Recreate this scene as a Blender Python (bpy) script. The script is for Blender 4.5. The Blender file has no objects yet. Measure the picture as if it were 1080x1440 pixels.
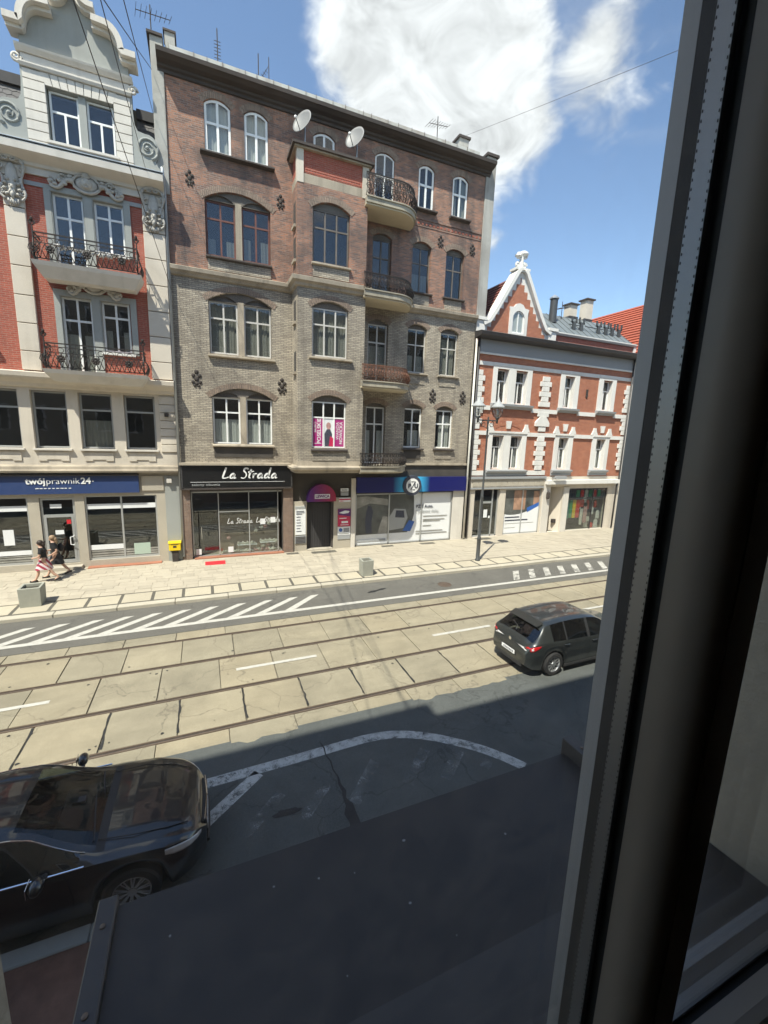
import bpy, bmesh, math, random
from mathutils import Vector, Matrix
random.seed(7)
R = math.radians
sc = bpy.context.scene
C = sc.collection

# ------------------------------------------------------------------ camera
cam_d = bpy.data.cameras.new('camera')
cam = bpy.data.objects.new('camera', cam_d); C.objects.link(cam)
yaw, pitch, roll = 0.4056, -0.1819, 0.03515
fwd = Vector((math.sin(yaw)*math.cos(pitch), math.cos(yaw)*math.cos(pitch), math.sin(pitch)))
rgt = Vector((math.cos(yaw), -math.sin(yaw), 0)); up = rgt.cross(fwd)
r2 = rgt*math.cos(roll) + up*math.sin(roll); u2 = -rgt*math.sin(roll) + up*math.cos(roll)
m = Matrix((r2, u2, -fwd)).transposed().to_4x4(); m.translation = Vector((0, 0, 6.3))
cam.matrix_world = m
cam_d.sensor_fit = 'HORIZONTAL'; cam_d.sensor_width = 36; cam_d.lens = 598.3/1080*36
cam_d.clip_start = 0.01; cam_d.clip_end = 3000
sc.camera = cam

# ------------------------------------------------------------------ sky, sun, exposure
SUN_EL = R(59); SUN_DIR = Vector((0.756*math.cos(SUN_EL), 0.655*math.cos(SUN_EL), -math.sin(SUN_EL)))
w = bpy.data.worlds.new('World'); sc.world = w; w.use_nodes = True
nt = w.node_tree; nt.nodes.clear()
N = lambda t, **k: (lambda n: ([setattr(n, a, b) for a, b in k.items()], n)[1])(nt.nodes.new(t))
out = N('ShaderNodeOutputWorld'); bg = N('ShaderNodeBackground'); sky = N('ShaderNodeTexSky')
sky.sky_type = 'NISHITA'; sky.sun_disc = False; sky.sun_elevation = SUN_EL
sky.sun_rotation = math.atan2(-0.756, -0.655) % (2*math.pi)
sky.altitude = 250; sky.air_density = 1.0; sky.dust_density = 0.35; sky.ozone_density = 1.0
tc = N('ShaderNodeTexCoord')
def wmath(op, a, b=None, clamp=False):
    n = N('ShaderNodeMath', operation=op, use_clamp=clamp)
    for i, v in enumerate((a, b)):
        if v is None: continue
        if isinstance(v, (int, float)): n.inputs[i].default_value = v
        else: nt.links.new(v, n.inputs[i])
    return n.outputs[0]
def wnoise(scale, detail, rough=.55, dist=0.3, stretch=(1, 1, 1.6)):
    mp = N('ShaderNodeMapping'); mp.inputs['Scale'].default_value = stretch
    nt.links.new(tc.outputs['Generated'], mp.inputs['Vector'])
    n = N('ShaderNodeTexNoise'); n.inputs['Scale'].default_value = scale; n.inputs['Detail'].default_value = detail
    n.inputs['Roughness'].default_value = rough; n.inputs['Distortion'].default_value = dist
    nt.links.new(mp.outputs[0], n.inputs['Vector']); return n.outputs['Fac']
n1 = wnoise(3.2, 9, .58, .35); n2 = wnoise(9, 6, .6, .8)
n3 = wnoise(2.4, 7, .6, .6, (1, 1, 3.2))
# broad cumulus bodies (direction, angular size, weight) plus a general scatter of thin cloud
bodies = [((.31, .731, .607), .115, .95), ((.387, .726, .569), .125, 1.0), ((.481, .71, .514), .10, .85), ((.45, .68, .62), .10, .9), ((.57, .58, .583), .075, .72), ((.64, .597, .484), .11, .42), ((.002, .801, .598), .09, .40), ((.537, .757, .373), .03, .5),
          ((-.75, .35, .55), .22, .9), ((.2, -.7, .6), .25, .9), ((-.5, -.6, .6), .2, .8), ((.85, -.1, .5), .2, .8), ((.1, .3, .95), .16, .8)]
tot = None
for d, sz, wt in bodies:
    v = N('ShaderNodeVectorMath', operation='DISTANCE'); nt.links.new(tc.outputs['Generated'], v.inputs[0])
    v.inputs[1].default_value = Vector(d).normalized()
    b = wmath('MULTIPLY', wmath('SUBTRACT', 1.0, wmath('DIVIDE', v.outputs['Value'], sz*1.9), True), wt)
    tot = b if tot is None else wmath('MAXIMUM', tot, b)
dens = wmath('ADD', wmath('MULTIPLY', tot, .75), wmath('ADD', wmath('MULTIPLY', n1, .78), wmath('MULTIPLY', n2, .34)))
mr = N('ShaderNodeMapRange', interpolation_type='SMOOTHSTEP'); mr.inputs['From Min'].default_value = .79; mr.inputs['From Max'].default_value = 1.0
nt.links.new(dens, mr.inputs['Value'])
thin = N('ShaderNodeMapRange', interpolation_type='SMOOTHSTEP'); thin.inputs['From Min'].default_value = .50; thin.inputs['From Max'].default_value = .85
thin.inputs['To Max'].default_value = .38
nt.links.new(n3, thin.inputs['Value'])
cov = wmath('MAXIMUM', mr.outputs[0], thin.outputs[0], True)
mix = N('ShaderNodeMix', data_type='RGBA'); nt.links.new(cov, mix.inputs[0])
ramp = N('ShaderNodeMapRange'); ramp.inputs['From Min'].default_value = .25; ramp.inputs['From Max'].default_value = .75
ramp.inputs['To Min'].default_value = 2.6; ramp.inputs['To Max'].default_value = 6.0
nt.links.new(n2, ramp.inputs['Value'])
cc = N('ShaderNodeCombineColor'); 
for i, k in enumerate((.98, .99, 1.02)): nt.links.new(wmath('MULTIPLY', ramp.outputs[0], k), cc.inputs[i])
nt.links.new(sky.outputs[0], mix.inputs[6]); nt.links.new(cc.outputs[0], mix.inputs[7])
nt.links.new(mix.outputs[2], bg.inputs['Color']); bg.inputs['Strength'].default_value = 0.15
nt.links.new(bg.outputs[0], out.inputs['Surface'])

sd = bpy.data.lights.new('sun', 'SUN'); sd.energy = 5.0; sd.angle = R(.53); sd.color = (1, .935, .82)
so = bpy.data.objects.new('sun', sd); C.objects.link(so)
so.rotation_euler = SUN_DIR.to_track_quat('-Z', 'Y').to_euler(); so.location = (-30, -30, 60)
vs = sc.view_settings; vs.view_transform = 'Standard'; vs.look = 'None'; vs.exposure = 0.85; vs.gamma = 1; vs.use_curve_mapping = False
sc.cycles.max_bounces = 8; sc.cycles.transparent_max_bounces = 16; sc.cycles.caustics_reflective = False; sc.cycles.caustics_refractive = False
sc.cycles.use_denoising = True

# ------------------------------------------------------------------ materials
MATS = {}
def newmat(name):
    mt = bpy.data.materials.new(name); mt.use_nodes = True; MATS[name] = mt
    t = mt.node_tree; p = t.nodes['Principled BSDF']
    return mt, t, p
def tn(t, ty, **k):
    n = t.nodes.new(ty)
    for a, b in k.items(): setattr(n, a, b)
    return n
def pos(t): return tn(t, 'ShaderNodeNewGeometry').outputs['Position']
def noise(t, scale, detail=4, rough=.55, stretch=None, dist=0):
    n = tn(t, 'ShaderNodeTexNoise'); n.inputs['Scale'].default_value = scale; n.inputs['Detail'].default_value = detail
    n.inputs['Roughness'].default_value = rough; n.inputs['Distortion'].default_value = dist
    v = pos(t)
    if stretch:
        mp = tn(t, 'ShaderNodeMapping'); mp.inputs['Scale'].default_value = stretch; t.links.new(v, mp.inputs['Vector']); v = mp.outputs[0]
    t.links.new(v, n.inputs['Vector']); return n.outputs['Fac']
def mrange(t, v, a, b, c=0., d=1.):
    n = tn(t, 'ShaderNodeMapRange'); t.links.new(v, n.inputs['Value'])
    for k, x in zip(('From Min', 'From Max', 'To Min', 'To Max'), (a, b, c, d)): n.inputs[k].default_value = x
    return n.outputs[0]
def cmix(t, f, a, b, mode='MIX'):
    n = tn(t, 'ShaderNodeMix', data_type='RGBA', blend_type=mode)
    for i, v in ((0, f), (6, a), (7, b)):
        if isinstance(v, (int, float)): n.inputs[i].default_value = v
        elif isinstance(v, (tuple, list)): n.inputs[i].default_value = (*v, 1)
        else: t.links.new(v, n.inputs[i])
    return n.outputs[2]
def bump(t, p, h, strength, dist=.01):
    b = tn(t, 'ShaderNodeBump'); b.inputs['Strength'].default_value = strength; b.inputs['Distance'].default_value = dist
    t.links.new(h, b.inputs['Height']); t.links.new(b.outputs[0], p.inputs['Normal'])
def schlick(t, f0):
    lw = tn(t, 'ShaderNodeLayerWeight'); lw.inputs['Blend'].default_value = .5
    pw = tn(t, 'ShaderNodeMath', operation='POWER'); t.links.new(lw.outputs['Facing'], pw.inputs[0]); pw.inputs[1].default_value = 5
    return mrange(t, pw.outputs[0], 0, 1, f0, 1)
sc_ = lambda c, k: tuple(min(1, x*k) for x in c)
def pm(name, col, rough=.8, var=.12, scale=1.5, dirt=.0, dirtcol=(.05, .045, .04), bmp=.15, bscale=60, metal=0, spec=.5, coat=0, rand=0., streak=False):
    mt, t, p = newmat(name)
    c = cmix(t, mrange(t, noise(t, scale, 6, .6), .3, .7), sc_(col, 1-var), sc_(col, 1+var))
    c = cmix(t, mrange(t, noise(t, scale*14, 3), .3, .7, 0, .5), c, sc_(col, 1-var*.8))
    if rand:
        oi = tn(t, 'ShaderNodeObjectInfo'); c = cmix(t, mrange(t, oi.outputs['Random'], 0, 1, 1-rand, 1+rand*.6), (0, 0, 0), c)
    if dirt:
        f = mrange(t, noise(t, .55, 8, .65, dist=.4), .48, .75, 0, dirt); c = cmix(t, f, c, dirtcol)
        if streak:
            f2 = mrange(t, noise(t, 1.0, 6, .6, (2.6, 2.6, .16)), .5, .74, 0, dirt); c = cmix(t, f2, c, dirtcol)
    t.links.new(c, p.inputs['Base Color']); p.inputs['Roughness'].default_value = rough; p.inputs['Metallic'].default_value = metal
    p.inputs['Specular IOR Level'].default_value = spec; p.inputs['Coat Weight'].default_value = coat; p.inputs['Coat Roughness'].default_value = .03
    if bmp: bump(t, p, noise(t, bscale, 4), bmp, .004)
    return mt
def brickmat(name, c1, c2, mortar, bw=.25, bh=.077, ms=.011, dirt=.4, dirtcol=(.03, .027, .026), soot=.0, rough=.75, var=.6):
    mt, t, p = newmat(name)
    sx = tn(t, 'ShaderNodeSeparateXYZ'); t.links.new(pos(t), sx.inputs[0])
    ad = tn(t, 'ShaderNodeMath', operation='ADD'); t.links.new(sx.outputs[0], ad.inputs[0]); t.links.new(sx.outputs[1], ad.inputs[1])
    cx = tn(t, 'ShaderNodeCombineXYZ'); t.links.new(ad.outputs[0], cx.inputs[0]); t.links.new(sx.outputs[2], cx.inputs[1])
    b = tn(t, 'ShaderNodeTexBrick'); t.links.new(cx.outputs[0], b.inputs['Vector'])
    for k, v in (('Scale', 1), ('Mortar Size', ms), ('Mortar Smooth', .2), ('Bias', -.1), ('Brick Width', bw), ('Row Height', bh)): b.inputs[k].default_value = v
    b.inputs['Color1'].default_value = (*c1, 1); b.inputs['Color2'].default_value = (*c2, 1); b.inputs['Mortar'].default_value = (*mortar, 1)
    c = b.outputs['Color']
    # patches of differently fired brick
    c = cmix(t, mrange(t, noise(t, .7, 7, .7), .40, .62, 0, var), c, cmix(t, .5, c2, c), 'MIX')
    c = cmix(t, mrange(t, noise(t, 7, 3), .35, .7, 0, .45), c, sc_(c1, .62))
    c = cmix(t, mrange(t, noise(t, .5, 9, .68, dist=.5), .46, .70, 0, dirt), c, dirtcol)
    c = cmix(t, mrange(t, noise(t, .9, 6, .62, (2.4, 2.4, .18)), .50, .75, 0, dirt), c, dirtcol)
    t.links.new(c, p.inputs['Base Color']); p.inputs['Roughness'].default_value = rough
    inv = tn(t, 'ShaderNodeMath', operation='SUBTRACT'); inv.inputs[0].default_value = 1; t.links.new(b.outputs['Fac'], inv.inputs[1])
    h = tn(t, 'ShaderNodeMath', operation='ADD'); t.links.new(inv.outputs[0], h.inputs[0]); t.links.new(mrange(t, noise(t, 40, 3), 0, 1, 0, .5), h.inputs[1])
    bump(t, p, h.outputs[0], .6, .012)
    return mt
def glassmat(name, tint=(.75, .8, .78), boost=1.0, wav=.02, rough=.0, ior=1.52, mn=.0):
    mt, t, p = newmat(name); t.nodes.remove(p); o = t.nodes['Material Output']
    tr = tn(t, 'ShaderNodeBsdfTransparent'); tr.inputs[0].default_value = (*tint, 1)
    gl = tn(t, 'ShaderNodeBsdfGlossy'); gl.inputs['Roughness'].default_value = rough; gl.inputs['Color'].default_value = (.95, .97, 1, 1)
    f = schlick(t, .043+mn)
    fm = tn(t, 'ShaderNodeMath', operation='MULTIPLY', use_clamp=True); t.links.new(f, fm.inputs[0]); fm.inputs[1].default_value = boost
    if wav:
        b = tn(t, 'ShaderNodeBump'); b.inputs['Strength'].default_value = wav; b.inputs['Distance'].default_value = .05
        t.links.new(noise(t, 2.2, 2), b.inputs['Height']); t.links.new(b.outputs[0], gl.inputs['Normal'])
    mx = tn(t, 'ShaderNodeMixShader'); t.links.new(fm.outputs[0], mx.inputs[0]); t.links.new(tr.outputs[0], mx.inputs[1]); t.links.new(gl.outputs[0], mx.inputs[2])
    t.links.new(mx.outputs[0], o.inputs['Surface']); return mt
def paintmat(name, col, keep=.6, sc0=3.):
    """worn road paint: flakes away to the asphalt below"""
    mt, t, p = newmat(name); o = t.nodes['Material Output']
    p.inputs['Base Color'].default_value = (*col, 1); p.inputs['Roughness'].default_value = .7
    c = cmix(t, mrange(t, noise(t, 8, 4), .3, .7), sc_(col, .78), col); t.links.new(c, p.inputs['Base Color'])
    tr = tn(t, 'ShaderNodeBsdfTransparent')
    a = tn(t, 'ShaderNodeMath', operation='ADD'); t.links.new(mrange(t, noise(t, sc0, 8, .7), 0, 1, 0, .6), a.inputs[0]); t.links.new(mrange(t, noise(t, 55, 4, .7), 0, 1, 0, .4), a.inputs[1])
    f = mrange(t, a.outputs[0], .5-(keep-.5)*.5-.06, .5-(keep-.5)*.5+.06, 0, 1)
    mx = tn(t, 'ShaderNodeMixShader'); t.links.new(f, mx.inputs[0]); t.links.new(tr.outputs[0], mx.inputs[1]); t.links.new(p.outputs[0], mx.inputs[2])
    t.links.new(mx.outputs[0], o.inputs['Surface']); return mt

brickmat('brick_brown', (.44, .20, .12), (.12, .08, .073), (.30, .265, .23), dirt=.82, dirtcol=(.065, .055, .053), var=.15)
brickmat('brick_grey', (.58, .51, .40), (.33, .28, .225), (.13, .115, .098), dirt=.55, dirtcol=(.11, .093, .077), var=.25)
brickmat('brick_red', (.46, .10, .058), (.34, .07, .042), (.42, .25, .19), dirt=.18, dirtcol=(.12, .06, .05), var=.3)
brickmat('brick_orange', (.52, .17, .085), (.36, .10, .055), (.45, .29, .2), dirt=.2, dirtcol=(.16, .09, .07), var=.4)
brickmat('brick_clinker', (.28, .175, .125), (.18, .12, .095), (.28, .24, .20), bw=.24, bh=.07, dirt=.3)
brickmat('brick_arch', (.40, .29, .22), (.27, .20, .155), (.14, .125, .105), bw=.08, bh=.26, dirt=.35)
pm('sandstone', (.42, .36, .28), .85, .15, 1.2, .55, (.10, .085, .07), .25, 40, streak=True)
pm('plaster_pale', (.66, .62, .56), .85, .06, .8, .25, (.26, .235, .20), .12, 60, streak=True)
pm('plaster_grey', (.34, .35, .33), .85, .07, .8, .3, (.20, .19, .17), .12, 60, streak=True)
pm('plaster_beige', (.64, .575, .485), .85, .06, .8, .3, (.28, .24, .19), .15, 50, streak=True)
pm('plaster_firewall', (.42, .41, .38), .9, .12, .7, .6, (.17, .155, .14), .3, 30, streak=True)
pm('stone_panel', (.45, .405, .33), .8, .1, 1.0, .3, (.24, .21, .17), .12, 60)
pm('white_trim', (.76, .74, .70), .75, .04, 1.0, .22, (.40, .37, .32), .1, 60, streak=True)
pm('grey_trim', (.34, .35, .36), .75, .05, 1.0, .2, (.2, .2, .2), .1, 60)
pm('dark_render', (.075, .066, .058), .9, .3, 1.3, .4, (.03, .027, .025), .3, 40)
pm('cornice_dark', (.072, .058, .052), .85, .25, 1.2, .5, (.03, .027, .026), .25, 40, streak=True)
pm('gutter_white', (.74, .72, .66), .6, .1, 2, .5, (.30, .19, .12), .1, 30, streak=True)
pm('balcony_plaster', (.62, .54, .40), .9, .06, 1.0, .28, (.33, .27, .19), .1, 40)
pm('balcony_edge', (.42, .38, .30), .9, .12, 1.5, .6, (.10, .085, .07), .2, 30, streak=True)
pm('iron', (.032, .028, .026), .55, .3, 6, .5, (.10, .045, .025), .1, 60, metal=.3)
pm('iron_rusty', (.19, .085, .05), .8, .35, 6, .4, (.05, .035, .03), .15, 60)
pm('frame_white', (.86, .86, .84), .4, .03, 1, .1, (.45, .42, .38), 0)
pm('frame_offwhite', (.60, .58, .54), .5, .06, 1, .3, (.3, .27, .24), 0)
pm('frame_brown', (.16, .06, .045), .6, .2, 4, .3, (.05, .03, .025), .05)
pm('frame_oldgrey', (.17, .145, .125), .7, .25, 4, .5, (.06, .05, .042), .1)
pm('frame_grey', (.36, .37, .37), .45, .05, 2, .1, (.2, .2, .2), 0)
pm('tympanum', (.16, .14, .12), .85, .2, 2, .5, (.06, .05, .045), .15)
pm('curtain_white', (.62, .61, .58), .9, .06, 3, 0, bmp=.1)
pm('curtain_grey', (.36, .35, .31), .9, .08, 3, 0, bmp=.1)
pm('blind_beige', (.30, .285, .25), .9, .05, 3, 0, bmp=.1)
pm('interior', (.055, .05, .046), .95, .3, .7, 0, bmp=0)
pm('roof_slate', (.115, .11, .112), .8, .15, 4, .3, (.06, .06, .06), .2, rand=.25)
pm('roof_dark', (.04, .038, .04), .7, .2, 2, .3, bmp=.1)
pm('roof_tile', (.40, .095, .05), .8, .15, 3, .3, (.16, .05, .035), .15, 30, rand=.15)
pm('roof_tile_dark', (.19, .055, .04), .8, .2, 3, .4, (.06, .03, .027), .15, 30, rand=.15)
pm('roof_metal', (.20, .225, .235), .5, .08, 1.5, .25, (.12, .12, .12), .05, metal=.25)
pm('gutter_dark', (.055, .05, .05), .5, .2, 2, .2, bmp=.05, metal=.2)
pm('zinc', (.40, .43, .46), .45, .12, 3, .3, (.25, .25, .26), .05, metal=.55)
pm('ornament', (.50, .475, .43), .85, .15, 5, .5, (.10, .09, .08), .35, 40)
pm('soot_iron', (.05, .04, .035), .8, .3, 6, .4, bmp=.2)
pm('sign_navy', (.028, .055, .16), .45, .05, 1, .12, (.07, .09, .16), 0)
pm('sign_blue', (.012, .016, .13), .3, .04, 1, .1, (.04, .05, .14), 0)
pm('sign_black', (.012, .012, .013), .3, .1, 2, .15, (.04, .04, .04), 0)
pm('film_green', (.42, .52, .44), .5, .05, 1, 0, bmp=0)
pm('display_brown', (.27, .20, .145), .7, .2, 2, .3, (.12, .09, .07), .1)  # brown of display goods, with the street's reflection put into the colour
pm('letter_white', (.85, .85, .84), .5, .02, 1, 0, bmp=0)
pm('letter_dark', (.05, .055, .08), .6, .05, 1, 0, bmp=0)
pm('paper_white', (.78, .79, .80), .6, .03, 1, 0, bmp=0)
pm('print_grey', (.10, .105, .10), .35, .6, 1.6, .55, (.22, .22, .20), 0)
pm('print_mid', (.34, .33, .30), .35, .4, 1.8, .4, (.15, .16, .14), 0)
pm('print_skin', (.42, .25, .17), .4, .4, 2.4, .5, (.12, .06, .04), 0)
pm('print_blue', (.03, .12, .42), .35, .15, 1, 0, bmp=0)
pm('print_cyan', (.04, .32, .70), .35, .1, 1, 0, bmp=0)
pm('print_red', (.55, .025, .09), .45, .1, 1, .1, (.3, .02, .1), 0)
pm('print_magenta', (.42, .03, .20), .45, .1, 1, .1, (.25, .02, .2), 0)
pm('print_purple', (.11, .022, .15), .5, .15, 1, .1, (.2, .02, .12), 0)
pm('print_green', (.05, .30, .12), .6, .1, 1, 0, bmp=0)
pm('cloth_yellow', (.75, .52, .03), .8, .1, 3, 0, bmp=.1)
pm('cloth_red', (.62, .04, .02), .8, .1, 3, 0, bmp=.1)
pm('cloth_pink', (.5, .28, .26), .8, .3, 5, 0, bmp=.1)
pm('cloth_pale', (.6, .57, .5), .8, .2, 5, 0, bmp=.1)
pm('cloth_teal', (.05, .22, .20), .8, .2, 5, 0, bmp=.1)
pm('alu', (.50, .51, .51), .4, .05, 2, .1, (.3, .3, .3), 0, metal=.5)
pm('post_yellow', (.80, .56, .01), .5, .06, 2, .2, (.45, .3, .05), 0)
pm('red_step', (.36, .15, .09), .8, .15, 2, .3, (.2, .1, .07), .15)
pm('carpet_red', (.60, .02, .03), .9, .1, 4, 0, bmp=.15)
pm('planter_concrete', (.33, .33, .28), .9, .12, 3, .35, (.22, .22, .18), .3, 40)
pm('soil', (.06, .055, .04), 1, .4, 8, 0, bmp=.4)
pm('lamp_metal', (.085, .09, .092), .5, .1, 3, .3, (.16, .15, .14), .05, metal=.4)
pm('dish_grey', (.22, .22, .22), .5, .05, 2, .25, (.30, .29, .27), 0)
pm('skin', (.52, .32, .23), .55, .06, 6, 0, bmp=0)
pm('hair_dark', (.035, .022, .016), .6, .2, 20, 0, bmp=.3, bscale=90)
pm('hair_fair', (.30, .20, .12), .6, .2, 20, 0, bmp=.3, bscale=90)
pm('cloth_black', (.018, .018, .02), .85, .2, 10, 0, bmp=.2)
pm('shoe_dark', (.03, .026, .024), .6, .2, 8, 0, bmp=0)
pm('rubber', (.02, .02, .021), .85, .2, 8, .3, (.06, .055, .05), .1)
pm('rim_silver', (.62, .63, .64), .3, .05, 4, .2, (.3, .28, .26), 0, metal=.85)
pm('rim_dark', (.60, .61, .62), .35, .05, 4, .2, (.1, .1, .1), 0, metal=.8)
pm('chrome', (.75, .76, .77), .12, .02, 2, 0, bmp=0, metal=1)
pm('car_graphite', (.030, .034, .033), .32, .06, 1.5, .15, (.075, .072, .066), 0, metal=.35, coat=1)
pm('car_black', (.008, .009, .012), .28, .1, 1.2, .25, (.02, .02, .02), 0, metal=.2, coat=1)
pm('car_plastic', (.022, .022, .023), .6, .1, 5, 0, bmp=.1)
pm('lamp_red', (.45, .012, .015), .12, .05, 5, 0, bmp=0, coat=1)
pm('lamp_clear', (.62, .60, .60), .12, .05, 9, 0, bmp=0, coat=1)
pm('seat_dark', (.03, .03, .032), .8, .2, 5, 0, bmp=.2)
pm('asphalt_edge', (.23, .21, .175), .92, .15, 1.4, .3, (.13, .12, .1), .5, 120)
def groundmat(name, col, tyre, speck, rand, crackcol, rough=.9, patch=.3, fine=.35):
    """weathered slab or asphalt: wheel wear along the street, aggregate speckle, blotches, hairline cracks"""
    mt, t, p = newmat(name)
    c = cmix(t, mrange(t, noise(t, .8, 8, .68, dist=.6), .32, .68), sc_(col, 1-patch), sc_(col, 1+patch*.6))
    if rand:
        oi = tn(t, 'ShaderNodeObjectInfo'); c = cmix(t, mrange(t, oi.outputs['Random'], 0, 1, 1-rand, 1+rand*.6), (0, 0, 0), c)
        c = cmix(t, mrange(t, oi.outputs['Random'], .3, 1, 0, .35), c, (col[0]*1.08, col[1]*.96, col[2]*.78))
    c = cmix(t, mrange(t, noise(t, 1.0, 7, .62, (.10, 1.9, 1)), .46, .70, 0, tyre), c, sc_(col, .50))
    c = cmix(t, mrange(t, noise(t, 2.6, 8, .75, dist=1.2), .56, .70, 0, .45), c, sc_(col, .62))
    c = cmix(t, mrange(t, noise(t, 46, 4, .7), .40, .66, 0, fine), c, sc_(col, 1.45))
    c = cmix(t, mrange(t, noise(t, 90, 3, .7), .44, .62, 0, speck), c, sc_(col, .42))
    vo = tn(t, 'ShaderNodeTexVoronoi', feature='DISTANCE_TO_EDGE'); vo.inputs['Scale'].default_value = .42
    ad = tn(t, 'ShaderNodeVectorMath', operation='ADD'); t.links.new(pos(t), ad.inputs[0])
    nz = tn(t, 'ShaderNodeTexNoise'); nz.inputs['Scale'].default_value = 1.6; nz.inputs['Detail'].default_value = 6; t.links.new(pos(t), nz.inputs['Vector']); t.links.new(nz.outputs['Color'], ad.inputs[1]); t.links.new(ad.outputs[0], vo.inputs['Vector'])
    c = cmix(t, mrange(t, vo.outputs['Distance'], .002, .008, .55, 0), c, crackcol)
    t.links.new(c, p.inputs['Base Color']); p.inputs['Roughness'].default_value = rough
    bump(t, p, noise(t, 70, 5, .7), .5, .006); return mt
groundmat('concrete_slab', (.30, .265, .19), .42, .35, .16, (.12, .10, .075))
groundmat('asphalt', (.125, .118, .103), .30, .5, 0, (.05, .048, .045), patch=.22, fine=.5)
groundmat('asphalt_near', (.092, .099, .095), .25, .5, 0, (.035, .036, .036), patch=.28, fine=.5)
pm('tar', (.022, .022, .022), .7, .3, 5, 0, bmp=.3)
pm('concrete_joint', (.16, .14, .105), 1, .3, 3, .3, bmp=.3)
pm('rail_steel', (.17, .125, .095), .5, .2, 6, .4, (.08, .06, .05), .1, metal=.5)
pm('rail_groove', (.045, .04, .034), .9, .2, 6, 0, bmp=0)
pm('paving_tile', (.44, .39, .305), .9, .09, 1.4, .25, (.25, .21, .16), .25, 60, rand=.13)
pm('paving_slab', (.45, .40, .305), .9, .08, 1.2, .25, (.38, .33, .25), .25, 60, rand=.08)
pm('paving_joint', (.20, .17, .125), 1, .2, 4, .2, bmp=.2)
pm('paving_dark', (.115, .105, .085), .9, .2, 4, .3, bmp=.3)
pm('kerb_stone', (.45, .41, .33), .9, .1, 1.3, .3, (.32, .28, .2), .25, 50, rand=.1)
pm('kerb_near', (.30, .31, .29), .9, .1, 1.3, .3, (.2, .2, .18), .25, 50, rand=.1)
pm('pavement_brown', (.17, .09, .062), .95, .35, 5, .4, (.05, .04, .034), .6, 60)
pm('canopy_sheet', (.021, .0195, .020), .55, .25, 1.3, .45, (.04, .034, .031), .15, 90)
pm('canopy_edge', (.045, .042, .042), .5, .2, 2, .3, (.09, .07, .06), .05, 30)
pm('stucco', (.46, .40, .31), .95, .18, 3, .3, (.27, .23, .18), 1.0, 55)
pm('own_facade', (.42, .38, .31), .9, .1, .8, .3, (.2, .18, .14), .3, 30)
pm('pvc_outer', (.42, .42, .42), .38, .03, 1, .15, (.3, .3, .29), 0)
pm('pvc_inner', (.30, .26, .22), .42, .04, 2, .1, (.1, .09, .08), 0)
pm('gasket', (.010, .010, .011), .7, .1, 5, 0, bmp=0)
pm('spacer_alu', (.26, .26, .26), .38, .05, 9, .1, (.2, .2, .2), .05, 200, metal=.6)
pm('room_wall', (.6, .55, .5), .95, .05, 1, 0, bmp=.1)
pm('room_floor', (.12, .08, .05), .6, .2, 2, 0, bmp=.1)
glassmat('glass', (.74, .78, .77), 1.25, .03, mn=.03)
glassmat('glass_old', (.55, .58, .57), 1.25, .12, mn=.03)
glassmat('shop_glass', (.84, .87, .85), 1.2, .008, mn=.02)
glassmat('car_glass', (.20, .23, .22), 1.3, 0, mn=.02)
glassmat('windshield_glass', (.50, .55, .52), 1.1, 0, mn=.0)
glassmat('lamp_glass', (.85, .86, .85), 1.3, 0, mn=.03)
paintmat('paint_white', (.52, .50, .45), .78); paintmat('paint_faded', (.52, .50, .45), .58, 2.); paintmat('paint_near', (.52, .53, .51), .60, 5.); paintmat('paint_ghost', (.27, .28, .275), .42, 3.4)
# window pane close to the camera: clear, with a thin film of dust
mt, t, p = newmat('window_glass'); o = t.nodes['Material Output']; t.nodes.remove(p)
tr = tn(t, 'ShaderNodeBsdfTransparent'); tr.inputs[0].default_value = (.965, .975, .97, 1)
gl = tn(t, 'ShaderNodeBsdfGlossy'); gl.inputs['Roughness'].default_value = .0
df = tn(t, 'ShaderNodeBsdfTranslucent'); df.inputs['Color'].default_value = (.6, .58, .55, 1)
m1 = tn(t, 'ShaderNodeMixShader'); t.links.new(schlick(t, .02), m1.inputs[0]); t.links.new(tr.outputs[0], m1.inputs[1]); t.links.new(gl.outputs[0], m1.inputs[2])
m2 = tn(t, 'ShaderNodeMixShader'); t.links.new(mrange(t, noise(t, 26, 7, .7, dist=.6), .42, .80, .003, .022), m2.inputs[0]); t.links.new(m1.outputs[0], m2.inputs[1]); t.links.new(df.outputs[0], m2.inputs[2])
t.links.new(m2.outputs[0], o.inputs['Surface'])
# striped skirt
mt, t, p = newmat('cloth_striped')
wv = tn(t, 'ShaderNodeTexWave', bands_direction='DIAGONAL'); wv.inputs['Scale'].default_value = 2.6; wv.inputs['Distortion'].default_value = 1.5; t.links.new(pos(t), wv.inputs['Vector'])
t.links.new(cmix(t, mrange(t, wv.outputs['Fac'], .45, .55), (.30, .03, .06), (.62, .52, .52)), p.inputs['Base Color']); p.inputs['Roughness'].default_value = .85

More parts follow.
